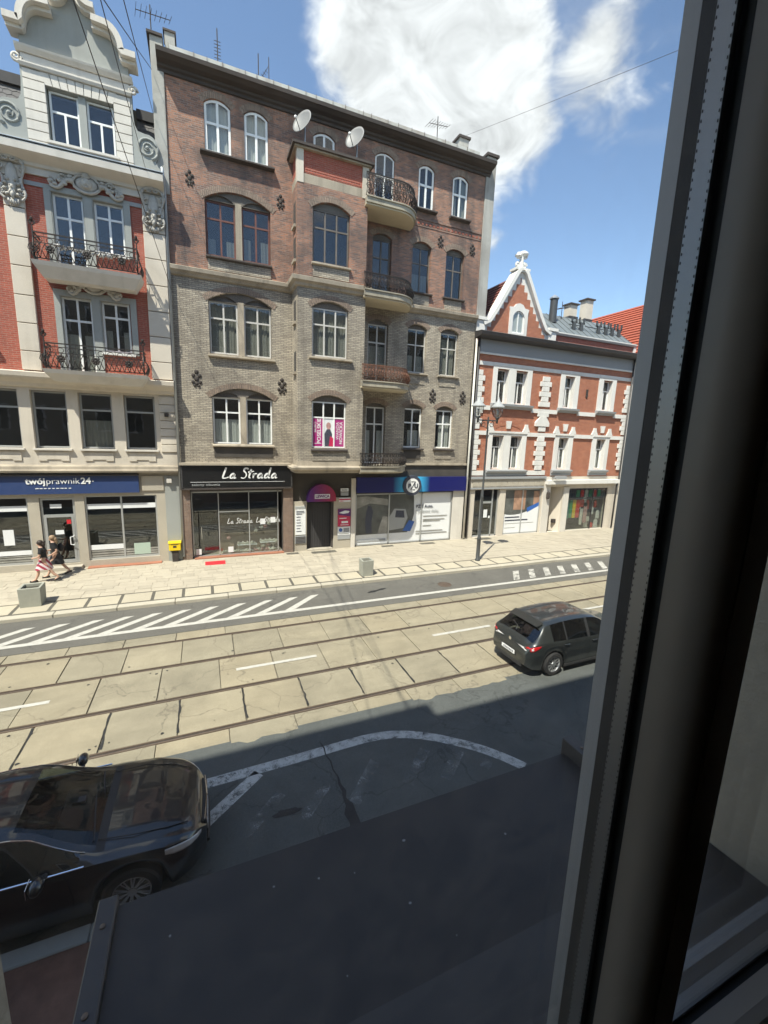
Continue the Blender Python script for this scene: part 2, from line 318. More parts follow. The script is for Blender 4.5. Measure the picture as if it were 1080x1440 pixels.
# ------------------------------------------------------------------ helpers
def tag(o, label=None, cat=None, group=None, kind=None):
    for k, v in (('label', label), ('category', cat), ('group', group), ('kind', kind)):
        if v: o[k] = v
    return o
def empty(name, loc=(0, 0, 0), rz=0., parent=None):
    o = bpy.data.objects.new(name, None); C.objects.link(o); o.location = loc; o.rotation_euler = (0, 0, rz); o.parent = parent; o.empty_display_size = .2
    return o
def thing(name, label, cat, loc=(0, 0, 0), rz=0., group=None):
    return tag(empty(name, loc, rz), label, cat, group)
def link(name, me, mat, parent=None):
    o = bpy.data.objects.new(name, me); C.objects.link(o); o.parent = parent
    if mat is not None:
        me.materials.clear(); me.materials.append(MATS[mat])
    return o
class MB:
    def __init__(s): s.v = []; s.f = []; s.off = Vector((0, 0, 0))
    def add(s, vs, fs):
        n = len(s.v); s.v += [tuple(x) for x in vs]; s.f += [tuple(i+n for i in q) for q in fs]; return s
    def box(s, x0, x1, y0, y1, z0, z1):
        return s.add([(x0, y0, z0), (x1, y0, z0), (x1, y1, z0), (x0, y1, z0), (x0, y0, z1), (x1, y0, z1), (x1, y1, z1), (x0, y1, z1)],
                     [(0, 3, 2, 1), (4, 5, 6, 7), (0, 1, 5, 4), (1, 2, 6, 5), (2, 3, 7, 6), (3, 0, 4, 7)])
    def prism(s, poly, y0, y1):
        """poly in (x, z), extruded along y"""
        n = len(poly); vs = [(x, y0, z) for x, z in poly] + [(x, y1, z) for x, z in poly]
        fs = [tuple(range(n)), tuple(range(2*n-1, n-1, -1))] + [((i+1) % n, i, n+i, n+(i+1) % n) for i in range(n)]
        return s.add(vs, fs)
    def plan(s, poly, z0, z1):
        n = len(poly); vs = [(x, y, z0) for x, y in poly] + [(x, y, z1) for x, y in poly]
        fs = [tuple(range(n-1, -1, -1)), tuple(range(n, 2*n))] + [(i, (i+1) % n, n+(i+1) % n, n+i) for i in range(n)]
        return s.add(vs, fs)
    def xprof(s, prof, x0, x1):
        """profile in (y, z) extruded along x"""
        n = len(prof); vs = [(x0, y, z) for y, z in prof] + [(x1, y, z) for y, z in prof]
        fs = [tuple(range(n)), tuple(range(2*n-1, n-1, -1))] + [((i+1) % n, i, n+i, n+(i+1) % n) for i in range(n)]
        return s.add(vs, fs)
    def tube(s, pts, r, k=5, closed=False):
        pts = [Vector(q) for q in pts]; n = len(pts); rs = r if isinstance(r, (list, tuple)) else [r]*n
        vs = []
        for i, q in enumerate(pts):
            a = pts[(i-1) % n] if (closed or i > 0) else q; b = pts[(i+1) % n] if (closed or i < n-1) else q
            d = (b-a)
            d = d.normalized() if d.length > 1e-9 else Vector((0, 0, 1))
            ref = Vector((0, 0, 1)) if abs(d.z) < .92 else Vector((0, 1, 0))
            u = d.cross(ref).normalized(); w_ = d.cross(u)
            for j in range(k):
                a_ = 2*math.pi*(j+.5)/k; vs.append(q + (u*math.cos(a_) + w_*math.sin(a_))*rs[i])
        fs = []
        for i in range(n if closed else n-1):
            for j in range(k):
                a, b = i*k+j, i*k+(j+1) % k; c, d_ = ((i+1) % n)*k+(j+1) % k, ((i+1) % n)*k+j
                fs.append((a, b, c, d_))
        if not closed: fs += [tuple(range(k-1, -1, -1)), tuple(range((n-1)*k, n*k))]
        return s.add(vs, fs)
    def lathe(s, prof, c=(0, 0, 0), axis='z', k=16, cap=True):
        vs = []; n = len(prof)
        for r_, h in prof:
            for j in range(k):
                a = 2*math.pi*j/k; p_ = (r_*math.cos(a), r_*math.sin(a), h)
                if axis == 'y': p_ = (p_[0], p_[2], p_[1])
                if axis == 'x': p_ = (p_[2], p_[0], p_[1])
                vs.append((c[0]+p_[0], c[1]+p_[1], c[2]+p_[2]))
        fs = [(i*k+j, i*k+(j+1) % k, (i+1)*k+(j+1) % k, (i+1)*k+j) for i in range(n-1) for j in range(k)]
        if cap: fs += [tuple(range(k-1, -1, -1)), tuple(range((n-1)*k, n*k))]
        return s.add(vs, fs)
    def ell(s, c, r, nu=10, nv=7):
        prof = [(math.sin(math.pi*i/nv), -math.cos(math.pi*i/nv)) for i in range(nv+1)]
        vs = []; 
        for a, h in prof:
            for j in range(nu):
                t_ = 2*math.pi*j/nu; vs.append((c[0]+max(a, .02)*math.cos(t_)*r[0], c[1]+max(a, .02)*math.sin(t_)*r[1], c[2]+h*r[2]))
        fs = [(i*nu+j, i*nu+(j+1) % nu, (i+1)*nu+(j+1) % nu, (i+1)*nu+j) for i in range(nv) for j in range(nu)]
        return s.add(vs, fs)
    def sheet(s, poly, z):
        n = len(poly); return s.add([(x, y, z) for x, y in poly], [tuple(range(n))])
    def mesh(s, name):
        me = bpy.data.meshes.new(name); me.from_pydata(s.v, [], s.f); me.update()
        bm = bmesh.new(); bm.from_mesh(me); bmesh.ops.recalc_face_normals(bm, faces=bm.faces); bm.to_mesh(me); bm.free()
        return me
    def build(s, name, mat, parent=None, smooth=False, bevel=0., auto=None):
        me = s.mesh(name)
        if bevel:
            bm = bmesh.new(); bm.from_mesh(me)
            es = [e for e in bm.edges if len(e.link_faces) == 2 and e.calc_face_angle(0) > .6]
            bmesh.ops.bevel(bm, geom=es, offset=bevel, segments=1, affect='EDGES', clamp_overlap=True)
            bm.to_mesh(me); bm.free()
        if smooth:
            for q in me.polygons: q.use_smooth = True
            if auto:
                me.set_sharp_from_angle(angle=R(auto))
        return link(name, me, mat, parent)
def bx(name, mat, parent, *a, bevel=0.): return MB().box(*a).build(name, mat, parent, bevel=bevel)

def holed(outline, holes, y, depth, back=False, side=True):
    """flat wall in the xz plane at y facing -y, with holes; reveals go back by depth"""
    bm = bmesh.new(); loops = []
    for poly in [outline] + holes:
        vs = [bm.verts.new((x, y, z)) for x, z in poly]
        for i in range(len(vs)): bm.edges.new((vs[i], vs[(i+1) % len(vs)]))
        loops.append(vs)
    bmesh.ops.triangle_fill(bm, use_beauty=True, use_dissolve=False, edges=bm.edges[:])
    front = bm.faces[:]
    for f in front:
        f.normal_update()
        if f.normal.y > 0: f.normal_flip()
    if back:
        d = bmesh.ops.duplicate(bm, geom=front); 
        for v in [g for g in d['geom'] if isinstance(g, bmesh.types.BMVert)]: v.co.y += depth
        for f in [g for g in d['geom'] if isinstance(g, bmesh.types.BMFace)]: f.normal_flip()
    for k, vs in enumerate(loops):
        if k == 0 and not side: continue
        bk = [bm.verts.new((v.co.x, v.co.y+depth, v.co.z)) for v in vs]
        for i in range(len(vs)):
            j = (i+1) % len(vs); bm.faces.new((vs[i], vs[j], bk[j], bk[i]))
    me = bpy.data.meshes.new('wall'); bm.to_mesh(me); bm.free(); return me
def rect(x0, x1, z0, z1): return [(x0, z0), (x1, z0), (x1, z1), (x0, z1)]
def arch(x0, x1, z0, z1, rise, n=10):
    """rectangle whose top is a segmental arch; z1 is the crown"""
    w_ = x1-x0
    if rise <= 0: return rect(x0, x1, z0, z1)
    return [(x0, z0), (x1, z0)] + [(x1-w_*i/n, z1-rise+archz(w_, rise, w_*i/n)) for i in range(n+1)]
def archz(w_, rise, u):
    r_ = (w_*w_/4+rise*rise)/(2*rise); return math.sqrt(max(0, r_*r_-(u-w_/2)**2))-(r_-rise)

def window(parent, x0, x1, z0, z1, y, frame='frame_white', rise=0., cols=2, trans=.66, fw=.07, curtain=None, glass='glass', inset=.14, wide=None, lowcols=None, name='window', curt_h=1.):
    """casement window set back in its opening; frame mesh is the part, panes its sub-parts"""
    yf = y+inset; lowcols = lowcols or cols
    zt = lambda x, off=0: (z1-rise+archz(x1-x0, rise, x-x0) if rise else z1)-off
    ztr = z0+(z1-rise-z0)*trans if trans else z1
    b = fw*.5
    holes = []
    def cells(n, zb, ztop, arched):
        wd = (x1-x0-2*fw-(n-1)*2*b)/n
        for i in range(n):
            xa = x0+fw+i*(wd+2*b); xb = xa+wd
            if arched and rise:
                poly = [(xa, zb), (xb, zb)] + [(xb-(xb-xa)*k/5, zt(xb-(xb-xa)*k/5, fw)) for k in range(6)]
            else: poly = rect(xa, xb, zb, ztop)
            holes.append(poly)
    if trans:
        cells(lowcols, z0+fw, ztr-b, False); cells(cols, ztr+b, z1-fw, True)
    else: cells(cols, z0+fw, z1-fw, True)
    me = holed(arch(x0+.004, x1-.004, z0+.004, z1-.004, rise), holes, yf, .06, back=True)
    w_ = link(name, me, frame, parent)
    for h in holes:
        n = len(h); pm_ = MB().add([(x, yf+.03, z) for x, z in h], [tuple(range(n))]); pm_.build('pane', glass, w_)
    if curtain:
        zc = z0+.03+(zt((x0+x1)/2)-z0-.06)*curt_h
        n = max(8, int((x1-x0)*22)); vs = []; fs = []
        gap = random.choice((None, None, (.30, .70), (.42, .62), (.0, .35), (.62, 1.))) if curtain != 'blind_beige' else None
        zc -= random.uniform(0, .12)*(z1-z0) if curt_h < 1 else 0
        for i in range(n+1):
            x = x0+.03+(x1-x0-.06)*i/n; yy = yf+.17+.022*math.sin(i*1.9)+.012*math.sin(i*.8+1)
            vs += [(x, yy, z0+.03), (x, yy, min(zc, zt(x)-.05))]
            if i and not (gap and gap[0] < (i-.5)/n < gap[1]): fs.append((2*i-2, 2*i, 2*i+1, 2*i-1))
        MB().add(vs, fs).build('curtain', curtain, w_, smooth=True)
    return w_
def text(s, size, x, y, z, mat, parent, align='CENTER', shear=0., off=0., ext=.012, name='lettering', rot=0., sx=1., base=False):
    cu = bpy.data.curves.new('t', 'FONT'); cu.body = s; cu.size = size; cu.align_x = align; cu.align_y = 'TOP_BASELINE' if base else 'CENTER'; cu.shear = shear; cu.extrude = ext; cu.offset = off
    cu.resolution_u = 3
    o = bpy.data.objects.new('t', cu); C.objects.link(o)
    dg = bpy.context.evaluated_depsgraph_get(); me = bpy.data.meshes.new_from_object(o.evaluated_get(dg)); bpy.data.objects.remove(o); bpy.data.curves.remove(cu)
    M4 = Matrix.Translation((x, y, z)) @ Matrix.Rotation(R(90), 4, 'X') @ Matrix.Rotation(rot, 4, 'Z') @ Matrix.Diagonal((sx, 1, 1, 1))
    me.transform(M4)
    return link(name, me, mat, parent)
def ribbon2(pts, wd):
    """flat polyline strip in 2d: returns left/right points"""
    L, Rr = [], []
    for i, q in enumerate(pts):
        a = Vector(pts[max(0, i-1)]); b = Vector(pts[min(len(pts)-1, i+1)]); d = (b-a).normalized(); n_ = Vector((-d.y, d.x))
        ww = wd[i] if isinstance(wd, (list, tuple)) else wd
        L.append(Vector(q)+n_*ww/2); Rr.append(Vector(q)-n_*ww/2)
    return L, Rr
def smoothp(pts, n=4):
    o = []
    for i in range(len(pts)-1):
        p0, p1, p2, p3 = pts[max(0, i-1)], pts[i], pts[i+1], pts[min(len(pts)-1, i+2)]
        for k in range(n):
            t_ = k/n; o.append(tuple(.5*((2*b)+(-a+c)*t_+(2*a-5*b+4*c-d)*t_**2+(-a+3*b-3*c+d)*t_**3) for a, b, c, d in zip(p0, p1, p2, p3)))
    return o+[pts[-1]]
def copy_tree(o, parent=None):
    c = o.copy(); C.objects.link(c); c.parent = parent
    for ch in list(o.children): copy_tree(ch, c)
    return c
def spiral(cx, cz, r0, r1, a0, turns, y, n=14):
    return [(cx+(r0+(r1-r0)*i/n)*math.cos(a0+turns*2*math.pi*i/n), y, cz+(r0+(r1-r0)*i/n)*math.sin(a0+turns*2*math.pi*i/n)) for i in range(n+1)]
F = 21.5

# ================================================================== GROUND
g = MB().sheet([(-400, -400), (400, -400), (400, 500), (-400, 500)], -.30).build('ground', 'asphalt'); tag(g, kind='structure')
road = MB().box(-60, 70, 13.76, 16.17, -.25, 0).build('road', 'asphalt'); tag(road, kind='structure')
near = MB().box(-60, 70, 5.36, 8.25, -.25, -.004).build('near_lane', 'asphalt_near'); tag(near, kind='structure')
bed = MB().box(-60, 70, 8.252, 13.758, -.25, -.03).build('tram_track_bed', 'concrete_joint'); tag(bed, kind='structure')
RAILS = (8.74, 10.17, 11.75, 13.19)
PIT = 1.385
rows = [(8.13, 8.665, .30), (8.815, 10.095, .68), (10.245, 11.675, .20), (11.825, 13.115, .63), (13.265, 13.75, .45)]
for (ya, yb, ph) in rows:
    meshes = []
    for v in range(3):
        b = MB(); hx = PIT/2-(.005 if ya != 8.815 else .009)-.003*v
        if ya == 8.13:
            rg = random.Random(v); b.plan([(-hx+2*hx*q/9, ya+rg.uniform(-.05, .06)) for q in range(10)]+[(hx, yb), (-hx, yb)], -.10, 0)
        else: b.plan([(-hx, ya), (hx-.01*v, ya), (hx, yb), (-hx+.008*v, yb)], -.10, 0)
        me = b.mesh('slab')
        bm = bmesh.new(); bm.from_mesh(me); bmesh.ops.bevel(bm, geom=[e for e in bm.edges if all(q.co.z > -.01 for q in e.verts)], offset=.006, segments=1, affect='EDGES'); bm.to_mesh(me); bm.free()
        me.materials.append(MATS['concrete_slab']); meshes.append(me)
    for k in range(-9, 21):
        o = bpy.data.objects.new('slab', meshes[(k*7+int(ya)) % 3]); C.objects.link(o); o.parent = bed
        o.location = (ph+PIT*(k+.5), 0, random.uniform(-.006, .004)); 
for y in RAILS:
    prof = [(y-.066, -.03), (y-.066, -.002), (y-.024, .003), (y-.022, -.022), (y+.022, -.022), (y+.026, .003), (y+.050, .004), (y+.066, -.003), (y+.066, -.03)]
    r_ = MB().xprof(prof, -60, 70).build('rail', 'rail_steel', bed)
    bx('rail_groove', 'rail_groove', r_, -60, 70, y-.024, y+.024, -.0215, -.012)
# broken joints filled with tar between the near slabs
for k in range(-4, 8):
    x = .68+PIT*k; pts = [(x+random.uniform(-.02, .02), 8.88+i*.148) for i in range(9)]
    L, Rr = ribbon2(pts, [random.uniform(.015, .06 if k < 4 else .025) for _ in pts]); nn = len(L)
    MB().add([(*q, .0035) for q in L]+[(*q, .0035) for q in Rr], [(i, i+1, nn+i+1, nn+i) for i in range(nn-1)]).build('joint_fill', 'tar', bed)
for k in range(46):
    x = random.uniform(-4.5, 8.5); y = random.choice((9.0, 9.9, 10.4, 11.5, 12.0, 12.95))+random.uniform(-.06, .06); a = random.uniform(.015, .04)
    MB().sheet([(x+a*random.uniform(.6, 1.3)*math.cos(q*1.05), y+a*random.uniform(.6, 1.3)*math.sin(q*1.05)) for q in range(6)], .004).build('pock_mark', 'tar', bed)
def strip(name, pts, wd, z, mat, parent):
    L, Rr = ribbon2(pts, wd); nn = len(L)
    return MB().add([(*q, z) for q in L]+[(*q, z) for q in Rr], [(i, i+1, nn+i+1, nn+i) for i in range(nn-1)]).build(name, mat, parent)
# markings
bx_ = [(-60, 14.32), (70, 14.32)]
strip('lane_line', [(x, 14.31) for x in range(-60, 71, 5)], .19, .004, 'paint_white', road)
for xt in (-8.6, -7.7, -6.8, -5.9, -5.03, -4.13, -3.2, -2.35, -1.5, -.6, .3, 1.24, 2.2, 3.14, 3.95):
    sh = 1.45 if xt < 3.5 else 1.25
    MB().sheet([(xt-sh-.21, 14.41), (xt-sh+.14, 14.41), (xt+.05, 15.53), (xt-.26, 15.53)], .004).build('hatch_stripe', 'paint_white', road)
for i in range(8):
    x = 12.75+.93*i
    MB().sheet([(x, 14.55), (x+.34, 14.55), (x+1.15, 15.6), (x+.80, 15.6)], .004).build('hatch_stripe', 'paint_faded', road)
for a, b in ((-10.4, -8.2), (-4.9, -3.44), (.61, 2.78), (6.57, 8.79), (12.6, 14.8), (18.6, 20.8)):
    MB().sheet([(a, 10.93), (b, 10.93), (b, 11.05), (a, 11.05)], .0075).build('lane_dash', 'paint_white', bed)
arcp = [(-1.2, 7.27), (-.18, 7.28), (.7, 7.3), (1.3, 7.31), (1.92, 7.33), (2.4, 7.35), (2.87, 7.36), (3.2, 7.34), (3.5, 7.28), (3.78, 7.18), (4.06, 7.04), (4.35, 6.86), (4.6, 6.66), (4.85, 6.45), (5.09, 6.21), (5.34, 5.90), (5.57, 5.55)]
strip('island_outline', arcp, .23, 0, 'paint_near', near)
for a, b, wd, mt_ in (((.74, 7.2), (-.22, 6.42), .22, 'paint_near'), ((1.05, 6.6), (.36, 5.97), .2, 'paint_ghost'), ((1.86, 6.51), (1.3, 5.96), .2, 'paint_ghost'), ((2.89, 6.72), (2.18, 5.95), .22, 'paint_ghost'),
                  ((3.95, 6.65), (3.24, 5.99), .22, 'paint_ghost'), ((4.62, 6.4), (3.95, 5.84), .22, 'paint_ghost'), ((5.13, 6.05), (4.8, 5.8), .2, 'paint_ghost')):
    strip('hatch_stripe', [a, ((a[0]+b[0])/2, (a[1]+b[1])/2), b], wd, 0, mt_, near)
crk = [(2.0, 7.6), (2.04, 7.4), (2.02, 7.2), (2.07, 7.0), (2.05, 6.8), (2.09, 6.6), (2.07, 6.42), (2.1, 6.25), (2.06, 6.1), (2.1, 5.95), (2.06, 5.8), (2.08, 5.6), (2.05, 5.4)]
strip('tar_seam', crk, [.015, .03, .02, .03, .02, .03, .05, .08, .05, .13, .2, .17, .22], .002, 'tar', near)
MB().sheet([(1.08+.25*random.uniform(.7, 1.1)*math.cos(q*.42), 6.17+.085*random.uniform(.7, 1.15)*math.sin(q*.42)) for q in range(15)], .002).build('oil_stain', 'tar', near)
strip('oil_stain', [(5.9, 15.1), (6.15, 15.17), (6.4, 15.24), (6.62, 15.32), (6.8, 15.36)], [.08, .2, .1, .17, .06], .003, 'tar', road)
for x in (9.4, 21.0): MB().lathe([(.30, 0), (.30, .006), (.27, .008), (.27, .004), (.02, .004)], (x, 15.0, 0), k=20).build('manhole_cover', 'rail_steel', road)

# near side: kerb and brown pavement under the window
np_ = MB().box(-60, 70, -20, 5.13, -.25, .10).build('near_pavement', 'pavement_brown'); tag(np_, kind='structure')
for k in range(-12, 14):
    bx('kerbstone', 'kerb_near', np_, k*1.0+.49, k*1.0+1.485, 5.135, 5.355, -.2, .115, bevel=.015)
# far pavement
pv = MB().box(-60, 70, 16.46, 40, -.25, .085).build('pavement', 'paving_joint'); tag(pv, kind='structure')
kb = MB().box(-.893, .893, 16.165, 16.455, -.2, .125).mesh('kerbstone'); kb.materials.append(MATS['kerb_stone'])
bm = bmesh.new(); bm.from_mesh(kb); bmesh.ops.bevel(bm, geom=bm.edges[:], offset=.018, segments=1, affect='EDGES'); bm.to_mesh(kb); bm.free()
for k in range(-10, 21):
    o = bpy.data.objects.new('kerbstone', kb); C.objects.link(o); o.parent = pv; o.location = (-2.0+1.8*k, random.uniform(-.006, .006), random.uniform(-.006, .006))
slab_me = MB().box(-.455, .455, 16.56, 17.40, .0, .118).mesh('slab'); slab_me.materials.append(MATS['paving_slab'])
for k in range(-14, 34):
    x = -.35+1.017*k
    o = bpy.data.objects.new('slab', slab_me); C.objects.link(o); o.parent = pv; o.location = (x, 0, random.uniform(-.004, .004))
    bx('divider', 'paving_dark', pv, x+.459, x+.558, 16.56, 17.40, .0, .113)
bx('divider_course', 'paving_dark', pv, -20, 40, 16.459, 16.556, 0, .112); bx('divider_course', 'paving_dark', pv, -20, 40, 17.404, 17.475, 0, .112)
tiles = []
y = 17.48; row = 0
while y < 21.35:
    h = (.36, .36, .30)[row % 3]; x = -20+random.uniform(0, .6)
    while x < 42:
        l = random.choice((.44, .56, .56, .66)); tiles.append((x, y, l, h)); x += l
    y += h; row += 1
vis = sorted([q for q in tiles if -8.2 < q[0] < 16], key=lambda q: math.hypot(q[0], q[1]))[:296]; vset = set(vis)
tm = {}
rest = MB()
for x, y, l, h in tiles:
    dz = random.uniform(-.006, .006)
    if (x, y, l, h) in vset:
        if (l, h) not in tm:
            me = MB().box(.004, l-.004, .004, h-.004, 0, .12).mesh('tile'); me.materials.append(MATS['paving_tile']); tm[l, h] = me
        o = bpy.data.objects.new('tile', tm[l, h]); C.objects.link(o); o.parent = pv; o.location = (x, y, dz)
    else: rest.box(x+.004, x+l-.004, y+.004, y+h-.004, .06, .12+dz)
tag(rest.build('tiles', 'paving_tile', pv), kind='stuff')
for x0, x1, y0, y1 in ((9.0, 9.7, 21.0, 21.25), (11.4, 12.3, 20.9, 21.2), (15.3, 16.3, 20.9, 21.3), (3.75, 4.35, 20.95, 21.2), (5.0, 6.3, 20.75, 21.1)):
    bx('doormat' if x1 < 5 or x0 > 6 else 'doormat', 'paving_dark', pv, x0, x1, y0, y1, .1, .134)

# ================================================================== MAIN TENEMENT (dark brick, shops below)
MT = thing('tenement', 'tall sooty brick tenement with bay, rounded balconies and shoe shop below', 'building', (6.7, F, .12))
def P(o):  # keep world coordinates while parenting
    return o
MT.location = (0, 0, 0)
XL, XR = -.93, 14.42
LEV = {1: (5.55, 8.0, .33), 2: (9.58, 12.12, .33), 3: (13.62, 16.12, .33), 4: (17.57, 19.55, .22)}
DW = (.50, 3.22); DR = .42
SW = {2: [(10.25, 11.38), (12.24, 13.37)], 1: [(10.25, 11.35), (12.22, 13.35)], 3: [(10.32, 11.40), (12.30, 13.42)]}
DOORX = {1: (8.0, 9.12), 2: (8.0, 9.12), 3: (8.12, 9.15)}
DOORZ = {1: 4.68, 2: 8.82, 3: 12.92}
def ornament(x, z, parent, y=F, s=1.):
    b = MB()
    for dx, dz, r_ in ((0, .30, .11), (-.13, .14, .10), (.13, .14, .10), (0, 0, .13), (-.15, -.14, .09), (.15, -.14, .09), (0, -.20, .10), (-.09, -.3, .07), (.09, -.3, .07)):
        b.ell((x+dx*s, y-.012, z+dz*s), (r_*s*.82, .04*s, r_*s*.9), 8, 5)
    b.build('rosette', 'soot_iron', parent, smooth=True)
def voussoir(x0, x1, z1, rise, parent, y, mat='brick_arch', th=.26, n=0):
    """soldier course of bricks around an arched head, bricks one by one"""
    wd = x1-x0; r_ = (wd*wd/4+rise*rise)/(2*rise); cx = (x0+x1)/2; cz = z1-r_; a = math.asin(min(1, wd/2/r_))+.05
    n = n or int(2*a*r_/.105); b = MB()
    for i in range(n):
        a0 = -a+2*a*i/n+.006/r_; a1 = -a+2*a*(i+1)/n-.006/r_; d = random.uniform(-.004, .004)
        b.prism([(cx+q*math.sin(t_), cz+q*math.cos(t_)) for q, t_ in ((r_+.01, a0), (r_+.01, a1), (r_+th, a1), (r_+th, a0))], y-.018+d, y+.03)
    b.build('arch_course', mat, parent)
def sill(x0, x1, z, parent, y=F, mat='cornice_dark', out_=.17, h=.13):
    MB().xprof([(y+.1, z), (y+.1, z+h), (y-out_+.02, z+h-.03), (y-out_, z+h-.05), (y-out_, z+.03), (y-out_*.4, z)], x0, x1).build('sill', mat, parent)
def dripcornice(prof, x0, x1, y, name, mat, parent):
    return MB().xprof([(y-a, z) for a, z in prof], x0, x1).build(name, mat, parent)
lo_h, up_h = [], []
for lv in (1, 2, 3):
    z0, z1, rs = LEV[lv]; hs = lo_h if lv < 3 else up_h
    hs.append(arch(DW[0], DW[1], z0-(.0), z1+.12, DR))
    hs.append(arch(*DOORX[lv], DOORZ[lv], z1-.1, .2))
    for a, b in SW[lv]: hs.append(arch(a, b, z0+.03, z1-.06, .22))
for a, b in ((.60, 1.64), (2.17, 3.16), (5.15, 6.16), (10.48, 11.38), (12.46, 13.40)): up_h.append(arch(a, b, 17.57, 19.55, .22))
up_h.append(arch(8.14, 9.16, 16.76, 19.52, .22))
link('wall', holed(rect(XL, XR, 4.62, 12.72), lo_h, F, .30, side=False), 'brick_grey', MT)
link('wall', holed(rect(XL, XR, 12.72, 20.0), up_h, F, .30, side=False), 'brick_brown', MT)
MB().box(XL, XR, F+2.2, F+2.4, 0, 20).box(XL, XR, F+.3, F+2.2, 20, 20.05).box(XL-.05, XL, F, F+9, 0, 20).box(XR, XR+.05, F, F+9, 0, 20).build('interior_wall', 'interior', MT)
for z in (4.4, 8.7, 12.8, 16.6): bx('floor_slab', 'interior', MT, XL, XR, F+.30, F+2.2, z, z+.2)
# windows of the flat wall
def dwin(lv, frame, curt, gl, ch=1.):
    z0, z1, rs = LEV[lv]; x0, x1 = DW; xm = (x0+x1)/2; zt = z1-.30
    for a, b in ((x0+.02, xm-.13), (xm+.13, x1-.02)):
        window(MT, a, b, z0+.03, zt, F, frame, 0, 2, .68, .07, curt, gl, .17, curt_h=ch)
    # stone mullion with two little blind arches in the head
    hd = arch(x0+.005, x1-.005, zt, z1+.115, DR)
    for (a, b) in ((x0+.02, xm-.13), (xm+.13, x1-.02)):
        pass
    mb = MB().prism([(xm-.13, z0), (xm+.13, z0), (xm+.13, zt+.06), (xm-.13, zt+.06)], F+.06, F+.30)
    mb.build('mullion', 'sandstone', MT)
    link('tympanum', holed(hd, [arch(x0+.10, xm-.20, zt+.02, zt+.24, .19), arch(xm+.20, x1-.10, zt+.02, zt+.24, .19)], F+.10, .09), 'tympanum', MT)
    bx('tympanum_back', 'tympanum', MT, x0, x1, F+.19, F+.25, zt+.005, z1+.1)
    voussoir(x0, x1, z1+.12, DR, MT, F, 'brick_arch')
dwin(1, 'frame_white', 'curtain_white', 'glass', .62); dwin(2, 'frame_offwhite', 'blind_beige', 'glass'); dwin(3, 'frame_brown', 'curtain_grey', 'glass_old', .45)
sill(.42, 3.34, 9.42, MT, mat='sandstone'); sill(.40, 3.40, 17.42, MT, out_=.24); sill(.48, 3.25, 13.48, MT, mat='cornice_dark')
sill(.46, 3.26, 5.44, MT, mat='sandstone')
bx('panel', 'dark_render', MT, .52, 3.2, F-.03, F+.02, 4.95, 5.43); bx('panel', 'brick_grey', MT, .55, 3.2, F-.035, F+.02, 13.05, 13.47)
for lv, fr, gl, cu in ((1, 'frame_white', 'glass', 'curtain_white'), (2, 'frame_offwhite', 'glass', 'blind_beige'), (3, 'frame_oldgrey', 'glass_old', None)):
    z0, z1, rs = LEV[lv]
    for i, (a, b) in enumerate(SW[lv]):
        window(MT, a, b, z0+.04, z1-.28, F, fr, 0, 2, .64, .075 if lv == 1 else .055, cu if (i or lv == 1) else 'curtain_grey', gl, .17, curt_h=.9 if i else .5)
        MB().prism(arch(a+.003, b-.003, z1-.279, z1-.063, .22)[2:] if False else arch(a+.003, b-.003, z1-.278, z1-.063, .214), F+.15, F+.22).build('tympanum', 'tympanum', MT)
        voussoir(a, b, z1-.06, .22, MT, F)
        sill(a-.10, b+.12, z0-.10, MT, mat='cornice_dark' if lv != 2 else 'sandstone', out_=.15)
        bx('panel', 'brick_grey' if lv != 1 else 'dark_render' if i == 0 else 'brick_grey', MT, a+.04, b-.02, F-.03, F+.02, z0-.58, z0-.105)
    a, b = DOORX[lv]
    window(MT, a+.02, b-.02, DOORZ[lv]+.03, z1-.32, F, fr, 0, 2, .70, .07, None if lv == 3 else cu, gl, .17, name='balcony_door', curt_h=.7)
    MB().prism(arch(a+.003, b-.003, z1-.318, z1-.103, .194), F+.15, F+.22).build('tympanum', 'tympanum', MT)
    voussoir(a, b, z1-.1, .2, MT, F)
for a, b in ((.60, 1.64), (2.17, 3.16), (5.15, 6.16), (10.48, 11.38), (12.46, 13.40)):
    window(MT, a+.01, b-.01, 17.58, 19.54, F, 'frame_white', .21, 2, .62, .095, 'curtain_white' if a < 3 else 'curtain_grey' if a > 12 else None, 'glass', .06)
    voussoir(a, b, 19.55, .22, MT, F)
    if a > 10: sill(a-.14, b+.16, 17.42, MT, out_=.24)
window(MT, 8.15, 9.15, 16.78, 19.51, F, 'frame_white', .20, 2, .68, .075, None, 'glass', .06, name='balcony_door'); voussoir(8.14, 9.16, 19.52, .22, MT, F)
for x, z in ((-.10, 8.42), (3.66, 8.36), (11.92, 8.44), (13.88, 8.46)): ornament(x, z, MT)
for x, z in ((-.04, 16.4), (3.66, 16.32), (11.91, 16.26), (13.89, 16.22)): ornament(x, z, MT, s=.8)
# string course at the third floor and dotted course below the fourth
SC = [(0, 12.60), (.10, 12.62), (.16, 12.70), (.26, 12.78), (.28, 12.92), (.20, 12.96), (0, 13.0)]
dripcornice(SC, XL, 4.16, F, 'string_course', 'sandstone', MT); dripcornice(SC, 7.40, XR, F, 'string_course', 'sandstone', MT)
for k in range(3): bx('dentil_course', 'brick_brown', MT, 10.3 if k else 9.4, XR-.05, F-.02-.008*k, F+.02, 16.75+.16*k, 16.82+.16*k) if k != 1 else None
b = MB()
for i in range(20): b.box(10.1+.22*i, 10.2+.22*i, F-.03, F+.02, 16.85, 16.93)
tag(b.build('dentils', 'brick_red', MT), kind='stuff')
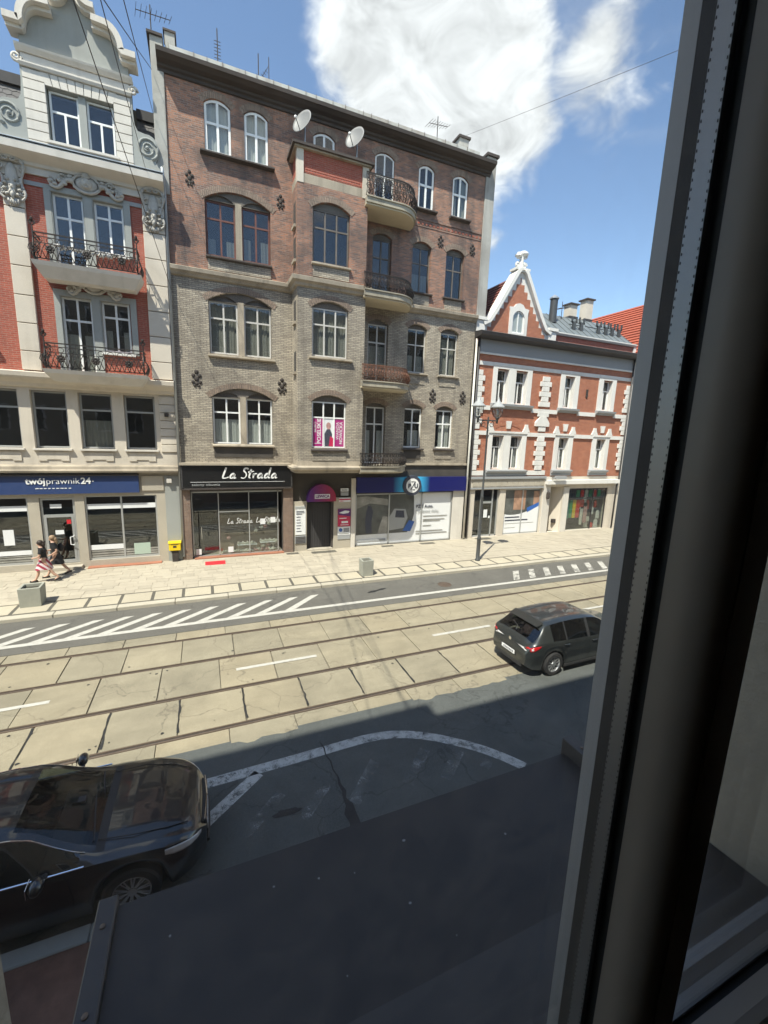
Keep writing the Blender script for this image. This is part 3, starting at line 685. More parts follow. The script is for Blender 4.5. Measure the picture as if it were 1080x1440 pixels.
# roof cornice, gutter, parapet
CR = [(0, 19.86), (.07, 19.88), (.07, 19.98), (.16, 20.02), (.18, 20.10), (.40, 20.14), (.52, 20.2), (.60, 20.22), (.62, 20.36), (.55, 20.40), (0, 20.42)]
dripcornice(CR, XL-.10, XR+.25, F, 'roof_cornice', 'cornice_dark', MT)
MB().xprof([(F-.56, 20.40), (F-.58, 20.52), (F-.50, 20.54), (F+.2, 20.72), (F+.2, 20.42)], -.55, 13.6).build('gutter', 'gutter_white', MT)
b = MB()
for i in range(22): x = -.5+.64*i+random.uniform(-.15, .15); b.box(x, x+.012, F-.595, F-.55, 20.40, 20.56)
tag(b.build('gutter_brackets', 'rail_steel', MT), kind='stuff')
MB().add([(XL, F-.4, 20.44), (XR, F-.4, 20.44), (XR, F+9, 22.2), (XL, F+9, 22.2)], [(0, 1, 2, 3)]).build('roof', 'roof_dark', MT)
# plaster fire walls at both ends
MB().prism([(-1.30, 12.5), (-.76, 12.5), (-.76, 20.0), (-1.30, 21.05)], F-.02, F-.32).build('fire_wall', 'plaster_firewall', MT) if False else None
MB().box(-1.24, -.80, F-.06, F+8, 15.6, 21.0).build('fire_wall', 'plaster_firewall', MT, bevel=.01)
bx('fire_wall_cap', 'cornice_dark', MT, -1.34, -.78, F-.14, F+8, 21.003, 21.09)
bx('chimney_stub', 'plaster_firewall', MT, -.72, -.36, F+.05, F+.7, 20.5, 21.35); bx('chimney_cap', 'cornice_dark', MT, -.77, -.31, F, F+.75, 21.352, 21.42)
MB().box(14.43, 15.02, F-.05, F+8, 12.9, 20.85).build('fire_wall', 'plaster_firewall', MT, bevel=.01)
bx('fire_wall_cap', 'cornice_dark', MT, 14.36, 15.12, F-.14, F+8, 20.853, 20.98)
bx('chimney_stub', 'plaster_firewall', MT, 12.95, 13.5, F+.4, F+1.0, 20.5, 21.55); bx('chimney_cap', 'cornice_dark', MT, 12.87, 13.58, F+.33, F+1.07, 21.552, 21.66)
# ---- bay
YB = F-1.2; BX0, BX1 = 4.17, 7.38
bw_ = {1: (5.50, 8.0), 2: (9.72, 12.15), 3: (13.72, 16.20)}
BWX = (4.84, 6.56)
bl = [arch(*BWX, *bw_[1], .30), arch(*BWX, *bw_[2], .30)]
link('wall', holed(rect(BX0, BX1, 4.66, 12.74), bl, YB, .28, side=False), 'brick_grey', MT)
link('wall', holed(rect(BX0, BX1, 12.74, 16.75), [arch(*BWX, *bw_[3], .30)], YB, .28, side=False), 'brick_brown', MT)
# bay sides: left one with slim niches
for z0, z1, mt_ in ((4.66, 12.74, 'brick_grey'), (12.74, 16.75, 'brick_brown')):
    MB().box(BX0, BX0+.3, YB+.001, F, z0, z1).build('bay_side', mt_, MT); MB().box(BX1-.3, BX1, YB+.001, F, z0, z1).build('bay_side', mt_, MT)
for z in (15.2, 11.2, 9.0, 13.8):
    bx('slit_window', 'interior', MT, BX0-.012, BX0+.02, YB+.35, YB+.75, z, z+.9); bx('sill', 'sandstone', MT, BX0-.10, BX0+.02, YB+.28, YB+.82, z-.12, z-.002)
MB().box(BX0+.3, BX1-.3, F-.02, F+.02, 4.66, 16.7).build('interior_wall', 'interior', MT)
for lv, fr, gl, cu, ch in ((1, 'frame_white', 'glass', None, 1), (2, 'frame_offwhite', 'glass', 'blind_beige', 1), (3, 'frame_oldgrey', 'glass_old', None, .4)):
    z0, z1 = bw_[lv]
    window(MT, BWX[0]+.02, BWX[1]-.02, z0+.02, z1-.30, YB, fr, 0, 3, .66, .065, cu, gl, .14, curt_h=ch)
    MB().prism(arch(BWX[0]+.003, BWX[1]-.003, z1-.298, z1-.003, .28), YB+.13, YB+.2).build('tympanum', 'tympanum', MT)
    voussoir(*BWX, z1, .30, MT, YB)
    sill(BWX[0]-.16 if lv == 2 else BWX[0]-.05, BWX[1]+.2 if lv == 2 else BWX[1]+.05, z0-.14, MT, YB, 'sandstone' if lv > 1 else 'cornice_dark', .14)
    bx('panel', 'brick_grey', MT, BWX[0]+.02, BWX[1]-.02, YB-.03, YB+.02, z0-.6, z0-.145) if lv != 2 else None
def bayband(prof, mat, name):
    b = MB()
    for a0, b0 in zip(prof[:-1], prof[1:]):
        (o0, z0), (o1, z1) = a0, b0
        pts = lambda o_, z: [(BX0-o_, F, z), (BX0-o_, YB-o_, z), (BX1+o_, YB-o_, z), (BX1+o_, F, z)]
        vs = pts(o0, z0)+pts(o1, z1); b.add(vs, [(i, i+1, 5+i, 4+i) for i in range(3)])
    o_, z = prof[-1]; b.add([(BX0-o_, F, z), (BX0-o_, YB-o_, z), (BX1+o_, YB-o_, z), (BX1+o_, F, z)], [(0, 1, 2, 3)])
    o_, z = prof[0]; b.add([(BX0-o_, F, z), (BX0-o_, YB-o_, z), (BX1+o_, YB-o_, z), (BX1+o_, F, z)], [(3, 2, 1, 0)])
    b.build(name, mat, MT)
bayband([(.0, 12.60), (.10, 12.64), (.14, 12.74), (.26, 12.82), (.28, 12.98), (.18, 13.02), (.002, 13.06)], 'sandstone', 'string_course')
bayband([(.0, 4.30), (.20, 4.34), (.22, 4.42), (.34, 4.50), (.36, 4.60), (.02, 4.66), (.003, 4.88)], 'sandstone', 'bay_footing')
# parapet of the bay: red chequered panel between cream posts, slab on top
PZ0, PZ1 = 16.75, 18.05
MB().box(BX0+.28, BX1-.28, YB+.05, YB+.30, PZ0+.36, PZ1).box(BX0+.05, BX0+.3, YB+.3, F, PZ0+.36, PZ1).box(BX1-.3, BX1-.05, YB+.3, F, PZ0+.36, PZ1).build('parapet', 'brick_red', MT)
MB().box(BX0+.28, BX1-.28, YB+.01, YB+.30, PZ0, PZ0+.357).box(BX0+.01, BX0+.3, YB+.3, F, PZ0, PZ0+.357).build('parapet_band', 'sandstone', MT)
for x in (BX0-.01, BX1-.27): bx('parapet_post', 'plaster_beige', MT, x, x+.28, YB-.02, YB+.28, PZ0-.02, PZ1)
b = MB()
for r_ in range(7):
    for i in range(22):
        x = BX0+.32+.118*i+(.059 if r_ % 2 else 0)
        if x+.09 < BX1-.3: b.box(x, x+.075, YB+.034, YB+.06, PZ0+.42+.115*r_, PZ0+.475+.115*r_)
tag(b.build('chequer_bricks', 'brick_red', MT), kind='stuff')
MB().plan([(BX0-.22, F), (BX0-.22, YB-.22), (BX1+.22, YB-.22), (BX1+.22, F)], PZ1+.003, PZ1+.10).build('parapet_cap', 'cornice_dark', MT)
MB().plan([(BX0-.12, F), (BX0-.12, YB-.12), (BX1+.12, YB-.12), (BX1+.12, F)], PZ1-.06, PZ1+.002).build('parapet_moulding', 'sandstone', MT)
# ---- rounded balconies right of the bay
def balcony(zt, zb, rh, rmat, edge='balcony_edge', under='balcony_plaster'):
    yf = F-1.55; x0, xc, x1 = 7.20, 8.9, 10.2
    def path(inset, n=14):
        q = [(x0, yf+inset)]
        for i in range(4): q.append((x0+(xc-x0)*(i+1)/4, yf+inset))
        for i in range(1, n+1):
            a = math.pi/2*i/n; q.append((xc+(x1-inset-xc)*math.sin(a), F-(1.55-inset)*math.cos(a)))
        return q
    p0 = path(0); root = MB().plan([(BX1+.01, F-.01)]+[(max(x, x0), min(y, F-.01)) for x, y in p0][::1], zb+.05, zt).build('balcony', edge, MT)
    MB().plan([(BX1+.01, F-.01)]+[(x, min(y, F-.01)) for x, y in path(.08)], zb-.02, zb+.048).build('soffit', under, root)
    MB().plan([(BX1+.01, F-.012)]+[(x, min(y, F-.012)) for x, y in path(-.05)], zt+.002, zt+.05).build('nosing', edge, root)
    b = MB(); q = path(.10); L = [0]
    for i in range(1, len(q)): L.append(L[-1]+math.dist(q[i], q[i-1]))
    def at(s):
        for i in range(1, len(q)):
            if s <= L[i]+1e-6:
                k = (s-L[i-1])/(L[i]-L[i-1]); x = q[i-1][0]+(q[i][0]-q[i-1][0])*k; y = q[i-1][1]+(q[i][1]-q[i-1][1])*k
                d = Vector((q[i][0]-q[i-1][0], q[i][1]-q[i-1][1])).normalized(); return Vector((x, y)), d, Vector((d.y, -d.x))
    tot = L[-1]; belly = lambda t_: .16*math.sin(math.pi*min(1, t_*1.25)) if t_ < .8 else .02
    zz = zt+.05
    b.tube([(x, y, zz+rh) for x, y in q], .03, 4); b.tube([(x, y, zz+rh*.93) for x, y in q], .018, 4); b.tube([(x, y, zz+.04) for x, y in q], .02, 4)
    ns = int(tot/.135)
    for i in range(ns+1):
        s = min(tot-.001, tot*i/ns); c, d, nrm = at(s)
        b.tube([(c.x+nrm.x*belly(t_), c.y+nrm.y*belly(t_), zz+.02+t_*(rh-.02)) for t_ in (0, .15, .3, .5, .7, .85, 1)], .014, 4)
    npan = max(6, int(tot/.34))
    for i in range(npan):
        s = tot*(i+.5)/npan; c, d, nrm = at(s)
        for sg in (-1, 1):
            for (cz, r0, a0, tr) in ((.34, .15, 0, 1.4), (.62, .12, math.pi, -1.3), (.16, .09, 1.5, 1.2), (.80, .07, .5, 1.1)):
                pts = []
                for k in range(13):
                    rr = r0*(1-.75*k/12)*min(1, rh/.8); a = a0+tr*2*math.pi*k/12
                    u = sg*(.09+rr*math.cos(a)); z = zz+rh*cz+rr*math.sin(a); e = belly(max(0, min(1, (z-zz)/rh)))+.015
                    pts.append((c.x+d.x*u+nrm.x*e, c.y+d.y*u+nrm.y*e, z))
                b.tube(pts, .017, 4)
    b.build('railing', rmat, root)
    return root
balcony(16.70, 16.44, .95, 'iron'); balcony(12.84, 12.56, .74, 'iron'); balcony(8.76, 8.48, .74, 'iron_rusty'); balcony(4.60, 4.32, .66, 'iron')
# ---- ground floor of the tenement
link('shop_wall', holed(rect(XL, XR, .0, 4.62), [rect(-.56, 3.64, .14, 3.34), arch(4.9, 6.2, .12, 3.3, .55), rect(7.55, 13.62, .14, 3.05)], F, .30, side=False), 'dark_render', MT)
bx('cornice_shop', 'sandstone', MT, XL-.05, 4.0, F-.45, F+.02, 4.60, 4.70); bx('ledge_shop', 'cornice_dark', MT, XL-.05, 4.06, F-.34, F-.004, 3.47, 3.545)
bx('fascia_ledge', 'sandstone', MT, 10.25, XR, F-.10, F+.02, 4.62, 4.74)
for a, b_ in ((-1.0, -.60), (3.66, 4.14)): bx('pier', 'brick_clinker', MT, a, b_, F-.14, F-.003, .12, 3.465)
bx('pier', 'stone_panel', MT, 4.17, 4.86, F-.06, F-.003, .12, 2.75); bx('pier', 'stone_panel', MT, 6.30, 7.24, F-.10, F-.003, .12, 2.9)
bx('pier', 'plaster_pale', MT, 7.26, 7.50, F-.12, F-.003, .12, 3.9); bx('pier', 'plaster_pale', MT, 13.64, 14.40, F-.06, F-.003, .12, 3.12)
bx('drainpipe', 'gutter_white', MT, 14.44, 14.58, F-.16, F-.02, .15, 11.6) if False else MB().tube([(14.50, F-.13, .2), (14.50, F-.13, 11.75)], .06, 8).build('drainpipe', 'gutter_white', MT, smooth=True)
MB().tube([(14.70, F-.13, .2), (14.70, F-.13, 11.9)], .055, 8).build('drainpipe', 'gutter_dark', MT, smooth=True)
MB().tube([(-.98, F-.15, .3), (-.98, F-.15, 15.5), (-1.0, F-.4, 15.9), (-1.02, F-.55, 16.3)], .06, 8).build('drainpipe', 'zinc', MT, smooth=True)
# shoe shop: glazing with an open door bay and goods behind
shop = MB()
for x in (-.54, .62, 2.02, 3.42): shop.box(x-.02, x+.02, F+.10, F+.16, .16, 3.32)
shop.box(-.55, 3.63, F+.10, F+.16, 3.26, 3.33).box(.64, 2.0, F+.10, F+.16, 2.30, 2.34).box(-.55, 3.63, F+.10, F+.16, .145, .20)
sw = shop.build('shop_window', 'alu', MT)
for x0, x1 in ((.66, 2.0), (2.04, 3.40)): bx('pane', 'shop_glass', sw, x0, x1, F+.125, F+.131, .2, 3.26)
bx('pane', 'shop_glass', sw, -.52, .60, F+.125, F+.131, 2.34, 3.26)
bx('pane', 'shop_glass', sw, -.52, -.30, F+.125, F+.131, .2, 2.30)
dd = bx('door', 'shop_glass', MT, -.26, .58, F+.30, F+.306, .16, 2.28); MB().tube([(-.18, F+.24, 1.0), (-.18, F+.24, 1.6)], .02, 6).box(-.19, -.17, F+.24, F+.30, 1.05, 1.07).box(-.19, -.17, F+.24, F+.30, 1.53, 1.55).build('handle', 'chrome', dd)
bx('shop_floor', 'stone_panel', MT, -.56, 3.64, F+.0, F+2.2, .05, .16); bx('step', 'red_step', MT, -.52, 3.66, F-.22, F+.09, .10, .165)
bx('display_reflection', 'display_brown', MT, .66, 3.62, F+.78, F+.82, .16, 2.05); bx('display_shelf', 'display_brown', MT, .9, 3.5, F+.55, F+.775, 1.12, 1.15); bx('display_plinth', 'stone_panel', MT, .70, 3.60, F+.17, F+.775, .161, .20)  # back panel added: its brown stands in for reflected street and display
# doorway with dark timber door
dw_ = bx('entrance_door', 'roof_dark', MT, 4.92, 6.18, F+.22, F+.27, .13, 2.78)
for i in range(9): bx('board', 'roof_dark', dw_, 4.95+.136*i, 5.07+.136*i, F+.195, F+.219, .2, 2.6)
bx('step', 'stone_panel', MT, 4.86, 6.25, F-.18, F+.2, .10, .175)

# ================================================================== LEFT TOWNHOUSE (red brick, pale baroque gable)
LB = thing('townhouse', 'ornate townhouse with curved grey gable, red brick panels and lion cartouche', 'building')
FL = F-.06; LX0, LX1 = -16.0, -1.02
hol = []
W3 = [(-4.86, -3.84, 12.10, 14.82), (-3.54, -2.50, 12.95, 14.82)]; W2 = [(-4.88, -3.82, 8.30, 11.18), (-3.54, -2.52, 9.20, 11.18)]
XW = [(-9.6, -8.6), (-8.3, -7.3), (-13.2, -12.2), (-11.9, -10.9)]
for q in W3+W2: hol.append(rect(*q))
for a, b in XW: hol += [rect(a, b, 12.95, 14.82), rect(a, b, 9.2, 11.18)]
link('wall', holed(rect(LX0, LX1, 8.2, 15.5), hol, FL, .28, side=False), 'brick_red', LB)
for q, curt, nm in ((W3[0], None, 'balcony_door'), (W3[1], None, 'window'), (W2[0], 'curtain_grey', 'balcony_door'), (W2[1], 'curtain_grey', 'window')):
    window(LB, q[0]+.02, q[1]-.02, q[2]+.02, q[3]-.02, FL, 'frame_white', 0, 2, .70, .075, curt, 'glass', .12, name=nm, curt_h=.55)
for a, b in XW:
    for z in (12.95, 9.2): window(LB, a+.02, b-.02, z+.02, z+1.85, FL, 'frame_white', 0, 2, .70, .075, 'curtain_grey', 'glass', .12)
    
for z0, z1 in ((12.88, 14.82), (9.14, 11.18)):
    for a, b in ((-9.75, -7.15), (-13.35, -10.75)):
        link('window_surround', holed(rect(a, b, z0-.2, z1+.22), [rect(a+.15, a+1.15, z0+.07, z1), rect(b-1.15, b-.15, z0+.07, z1)], FL-.06, .06), 'plaster_grey', LB)
        bx('sill', 'plaster_grey', LB, a-.1, b+.1, FL-.22, FL-.062, z0-.14, z0)
# surrounds of the two storeys with balconies
for (wa, wb, ztop, zl) in ((W3[0], W3[1], 15.0, 12.1), (W2[0], W2[1], 11.38, 8.3)):
    link('window_surround', holed([(-5.07, zl), (-4.87, zl), (-4.87, wa[3]), (-3.83, wa[3]), (-3.83, zl), (-3.55, zl), (-3.55, wb[3]), (-2.49, wb[3]), (-2.49, wb[2]-.05), (-2.27, wb[2]-.05), (-2.27, ztop), (-5.07, ztop)], [], FL-.07, .069), 'plaster_grey', LB)
    bx('sill', 'white_trim', LB, -3.6, -2.4, FL-.16, FL-.003, wb[2]-.10, wb[2])
for q in W3+W2:
    MB().box(q[0]-.001, q[0]+.019, FL-.06, FL+.13, q[2], q[3]).box(q[1]-.019, q[1]+.001, FL-.06, FL+.13, q[2], q[3]).box(q[0]+.02, q[1]-.02, FL-.06, FL+.13, q[3]-.019, q[3]+.001).build('reveal', 'plaster_grey', LB)
bx('frieze_band', 'grey_trim', LB, -5.64, -5.07, FL-.05, FL-.002, 14.86, 15.0); bx('frieze_band', 'grey_trim', LB, -2.27, -1.86, FL-.05, FL-.002, 14.86, 15.0)
bx('frieze_band', 'plaster_pale', LB, LX0, LX1, FL-.09, FL-.004, 15.22, 15.5)
# pilasters of plaster blocks
for a, b in ((-6.28, -5.66), (-1.84, -1.05), (-15.9, -15.2), (-10.6, -10.0)):
    z = 8.27
    for h in (.72, 1.02, 1.0, 1.02, 1.0, .98, 1.0, .42):
        bx('block', 'plaster_beige', LB, a, b, FL-.13, FL-.003, z, z+h-.03, bevel=.012) if z+h < 15.6 else None
        z += h
# baroque consoles: shield, side scrolls, mask, hanging drop
def console(x, z, w_, parent):
    """shield hanging from a scrolled head, flanked by S-scrolls, with a leafy bearded mask and a tassel below"""
    b = MB(); y = FL-.14
    b.ell((x, y, z+.12), (.20*w_, .12, .46), 12, 8)
    b.tube([(x-.40*w_, y-.02, z+.66), (x-.2*w_, y-.10, z+.72), (x, y-.13, z+.74), (x+.2*w_, y-.10, z+.72), (x+.40*w_, y-.02, z+.66)], [.04, .07, .08, .07, .04], 7)
    for s in (-1, 1):
        b.tube(spiral(x+s*.13*w_, z+.66, .10, .02, 1.6, s*1.4, y-.14), .032, 5)
        path = smoothp([(x+s*.30*w_, z+.70), (x+s*.42*w_, z+.50), (x+s*.36*w_, z+.22), (x+s*.27*w_, z-.05), (x+s*.36*w_, z-.30), (x+s*.40*w_, z-.50), (x+s*.26*w_, z-.66)], 4)
        b.tube([(a, y-.05-.03*math.sin(i*.4), q) for i, (a, q) in enumerate(path)], [.03+.028*abs(math.sin(i*.28+.6)) for i in range(len(path))], 6)
        b.tube(spiral(x+s*.34*w_, z+.40, .10, .02, 0, s*1.4, y-.07), .028, 5); b.tube(spiral(x+s*.33*w_, z-.42, .11, .02, 1, s*1.5, y-.07), .03, 5)
        for k in range(4):   # leaves round the mask
            a = .5+.62*k; c = Vector((x+s*.17*w_*math.sin(a)*1.15, y-.07, z-.28+.26*math.cos(a)))
            b.tube([c, c+Vector((s*.05*math.sin(a), -.05, .07*math.cos(a))), c+Vector((s*.11*math.sin(a), -.02, .12*math.cos(a)))], [.045, .05, .012], 6)
        b.ell((x+s*.05, y-.17, z-.22), (.028, .02, .018), 6, 4); b.tube([(x+s*.02, y-.14, z-.36), (x+s*.07, y-.12, z-.44), (x+s*.10, y-.08, z-.55)], [.04, .045, .015], 6)
    b.ell((x, y-.08, z-.28), (.115*w_, .10, .15), 10, 7); b.ell((x, y-.19, z-.29), (.022, .035, .045), 6, 4)
    b.tube([(x, y-.10, z-.40), (x, y-.12, z-.52), (x, y-.08, z-.66)], [.06, .07, .02], 7)
    for k in range(5): b.tube([(x+(k-2)*.07*w_, y-.04, z-.62), (x+(k-2)*.075*w_, y-.07, z-.74), (x+(k-2)*.05*w_, y-.03, z-.86+.03*abs(k-2))], [.045, .04, .012], 6)
    b.build('console', 'ornament', parent, smooth=True)
console(-5.95, 14.86, .95, LB); console(-1.43, 14.82, .95, LB); console(-10.3, 14.86, .95, LB)
def cartouche(x, z, hw, hh, parent, face=True):
    b = MB(); y = FL-.12
    b.ell((x, y, z), (.30*hw, .14, hh*.62), 12, 8); b.tube([(x+.34*hw*math.cos(a*.45), y-.05, z+hh*.72*math.sin(a*.45)) for a in range(14)], .055, 6, True)
    if face:
        b.ell((x, y-.10, z), (.17*hw, .14, hh*.42), 10, 7); b.ell((x, y-.22, z-.04), (.05, .08, .08), 7, 5)
        for s in (-1, 1): b.ell((x+s*.07, y-.2, z+.07), (.045, .05, .035), 6, 4)
        b.ell((x, y-.2, z-.15), (.09, .06, .035), 7, 4); b.ell((x, y-.08, z+hh*.62), (.15, .12, .14), 8, 5)
    for s in (-1, 1):
        b.tube([(x+s*hw*(.32+.075*i), y-.02, z+.10*math.sin(i*.85)-.035*i) for i in range(9)], [.10, .1, .085, .08, .075, .065, .06, .05, .04], 6)
        b.tube(spiral(x+s*hw*.58, z+.08, .16, .03, 0, s*1.5, y-.04), .045, 5); b.tube(spiral(x+s*hw*.86, z-.12, .15, .03, 2, s*1.5, y-.04), .04, 5)
        for k in range(5): b.ell((x+s*hw*(.42+.12*k), y-.05, z-.10*(k % 2)-.03*k), (.09, .07, .055), 7, 4)
        b.ell((x+s*hw*.40, y-.04, z+.16), (.12, .07, .06), 7, 4)
    b.build('cartouche', 'ornament', parent, smooth=True)
cartouche(-3.66, 15.22, 1.28, .42, LB); cartouche(-3.68, 11.55, .95, .26, LB, False)
# main cornice under the gable
MB().xprof([(FL, 15.42), (FL-.18, 15.46), (FL-.22, 15.56), (FL-.60, 15.66), (FL-.70, 15.70), (FL-.72, 15.92), (FL-.66, 15.98), (FL+.02, 16.04)], LX0, LX1+.02).build('cornice', 'plaster_pale', LB)
bx('cornice_flashing', 'zinc', LB, LX0, LX1+.03, FL-.745, FL-.1, 15.99, 16.015)
# attic storey
AX0, AX1 = -5.34, -2.02; YA = FL-.10
bx('attic_wall', 'plaster_grey', LB, AX0+.02, -4.70, YA+.04, YA+.6, 16.05, 19.1); bx('attic_wall', 'plaster_grey', LB, -2.58, AX1-.02, YA+.04, YA+.6, 16.05, 19.1)
bx('attic_wall', 'plaster_grey', LB, -4.70, -2.58, YA+.04, YA+.6, 18.22, 19.1); bx('attic_wall', 'plaster_grey', LB, -4.70, -2.58, YA+.04, YA+.6, 16.05, 16.42)
z = 16.06
while z < 18.60:
    h = .318
    bx('block', 'plaster_pale', LB, AX0, -4.70, YA, YA+.039, z, z+h-.025, bevel=.008); bx('block', 'plaster_pale', LB, -2.58, AX1, YA, YA+.039, z, z+h-.025, bevel=.008)
    z += h
for i in range(9):
    x = -4.70+2.12*i/9; k = (i-4)*.025
    MB().prism([(x+.012, 18.225), (x+2.12/9-.012, 18.225), (x+2.12/9-.012+k+.01, 18.60), (x+.012+k-.01, 18.60)], YA-.002, YA+.039).build('voussoir', 'plaster_pale', LB)
window(LB, -4.66, -3.74, 16.44, 18.2, YA, 'frame_white', 0, 1, .63, .07, None, 'glass', .22, lowcols=2); window(LB, -3.50, -2.62, 16.44, 18.2, YA, 'frame_white', 0, 1, .63, .07, None, 'glass', .22, lowcols=2)
bx('mullion', 'plaster_grey', LB, -3.735, -3.505, YA+.10, YA+.4, 16.42, 18.22); bx('sill', 'plaster_pale', LB, -4.78, -2.50, YA-.10, YA-.002, 16.36, 16.44)
bx('sill_panel', 'grey_trim', LB, -4.74, -2.54, YA-.03, YA-.003, 16.08, 16.355); bx('interior_wall', 'interior', LB, -5.3, -2.05, YA+.9, YA+1.0, 16, 19)
MB().xprof([(YA+.3, 18.60), (YA-.06, 18.62), (YA-.10, 18.70), (YA-.10, 18.74), (YA+.3, 18.76)], AX0-.06, AX1+.06).build('moulding', 'plaster_pale', LB)
bx('frieze', 'plaster_pale', LB, AX0, AX1, YA-.002, YA+.3, 18.762, 19.02)
MB().xprof([(YA+.3, 19.02), (YA-.05, 19.04), (YA-.14, 19.16), (YA-.16, 19.22), (YA+.3, 19.25)], AX0-.12, AX1+.12).build('moulding', 'plaster_pale', LB)
# gable face and its curved copings
gx = (AX0+AX1)/2
half = [(1.95, 19.72), (1.46, 19.72)] + [(1.46-.40*(1-math.cos(a*math.pi/2/8))-.0, 19.74+.72*math.sin(a*math.pi/2/8)) for a in range(9)] + [(.60, 20.50), (.60, 20.95), (.56, 20.96)]
con = [(.72, 20.92), (.62, 20.92), (.50, 20.93), (.38, 20.99), (.28, 21.09), (.21, 21.22), (.17, 21.40), (.15, 21.7), (.15, 22.1)]
out_r = [(gx+a*1.0, z) for a, z in ((1.66, 19.25), (1.66, 19.70), (1.40, 19.72), (1.36, 19.95), (1.24, 20.2), (1.0, 20.42), (.62, 20.48), (.70, 20.90), (.42, 20.97), (.26, 21.12), (.17, 21.4), (.15, 22.1))]
out_l = [(2*gx-x, z) for x, z in out_r][::-1]
MB().prism(out_r+out_l, YA+.02, YA+.45).build('gable', 'plaster_grey', LB)
def coping(pts, th, y0, y1, nm='coping'):
    for s in (1, -1):
        L, Rr = ribbon2([(gx+s*a, z) for a, z in pts], th); nn = len(L)
        b = MB(); vs = []
        for k in range(nn): vs += [(L[k].x, y0, L[k].y), (Rr[k].x, y0, Rr[k].y), (Rr[k].x, y1, Rr[k].y), (L[k].x, y1, L[k].y)]
        fs = [(4*k+j, 4*k+(j+1) % 4, 4*k+4+(j+1) % 4, 4*k+4+j) for k in range(nn-1) for j in range(4)]+[(0, 1, 2, 3), (4*nn-4, 4*nn-3, 4*nn-2, 4*nn-1)]
        b.add(vs, fs).build(nm, 'plaster_pale', LB)
cp1 = [(1.96, 19.80), (1.52, 19.80)]+[(1.50-.52*(1-math.cos(a*math.pi/2/9)), 19.84+.70*math.sin(a*math.pi/2/9)) for a in range(10)]+[(.62, 20.56)]
coping(cp1, .20, YA-.42, YA+.5); coping([(a-.02, z-.15) for a, z in cp1], .13, YA-.22, YA+.3, 'coping_moulding')
coping(con, .17, YA-.42, YA+.5); coping([(a-.05, z-.12) for a, z in con], .10, YA-.22, YA+.3, 'coping_moulding')
bx('pinnacle', 'plaster_pale', LB, gx-.3, gx+.3, YA-.2, YA+.5, 22.1, 22.3)
MB().ell((gx, YA+.1, 22.6), (.26, .26, .32), 12, 8).build('pinnacle_ball', 'plaster_pale', LB, smooth=True)
# side volutes
for s in (-1, 1):
    x0 = AX0 if s < 0 else AX1
    prof = [(0, 16.10), (1.0, 16.10), (1.0, 16.35), (.85, 16.45)]+[(.52+.40*math.cos(a), 17.02+.50*math.sin(a)) for a in [(-.9+i*.33) for i in range(9)]]+[(.20, 17.55), (.10, 17.75), (.06, 18.2), (.06, 18.9), (0, 18.9)]
    MB().prism([(x0+s*a, z) for a, z in prof], YA+.02, YA+.32).build('volute', 'plaster_grey', LB)
    b = MB(); b.tube(spiral(x0+s*.50, 17.03, .40, .05, -1.2 if s > 0 else 4.3, s*2.2, YA+.005, 40), [.05-.0006*i for i in range(41)], 6); b.ell((x0+s*.50, YA, 17.03), (.07, .08, .07), 10, 6)
    b.build('volute_scroll', 'plaster_grey', LB, smooth=True)
    b = MB(); b.tube(spiral(x0+s*.12, 18.85, .16, .03, 0, s*1.6, YA+.0, 20), .05, 6); b.build('volute_scroll', 'plaster_pale', LB, smooth=True)
    a, c = sorted((x0+s*.02, x0+s*1.04)); bx('volute_plinth', 'plaster_pale', LB, a, c, YA-.06, YA+.4, 16.03, 16.28)
# mansard of slate shingles and dark ridge
def mans(x0, x1):
    sl = MB().add([(x0, FL+.1, 16.0), (x1, FL+.1, 16.0), (x1, FL+1.5, 18.75), (x0, FL+1.5, 18.75)], [(0, 1, 2, 3)]).build('roof', 'roof_dark', LB)
    d = Vector((0, 1.4, 2.75)); nrm = Vector((0, -2.75, 1.4)).normalized(); b = MB(); r_ = 0
    for i in range(13):
        t0 = i/13; x = x0-(.14 if i % 2 else 0)
        while x < x1:
            b0 = Vector((0, FL+.1, 16.0))+d*t0; b1 = Vector((0, FL+.1, 16.0))+d*(t0+1.35/13)
            xa, xb = max(x, x0), min(x+.27, x1)
            if xb-xa > .05:
                q0 = b0+nrm*.03; q1 = b1+nrm*.008
                xm = (xa+xb)/2; mid = q0-d.normalized()*.05
                b.add([(xa, q0.y, q0.z), (xm, mid.y, mid.z), (xb, q0.y, q0.z), (xb, q1.y, q1.z), (xa, q1.y, q1.z)], [(0, 1, 2, 3, 4)])
            x += .28
    tag(b.build('shingles', 'roof_slate', sl), kind='stuff')
    bx('roof_ridge', 'roof_dark', LB, x0, x1, FL+1.35, FL+1.9, 18.76, 19.12)
mans(LX0, AX0-.06); mans(AX1+.06, LX1-.2)
MB().add([(LX0, FL+1.5, 19.12), (LX1-.2, FL+1.5, 19.12), (LX1-.2, FL+8, 20.2), (LX0, FL+8, 20.2)], [(0, 1, 2, 3)]).build('roof', 'roof_dark', LB)
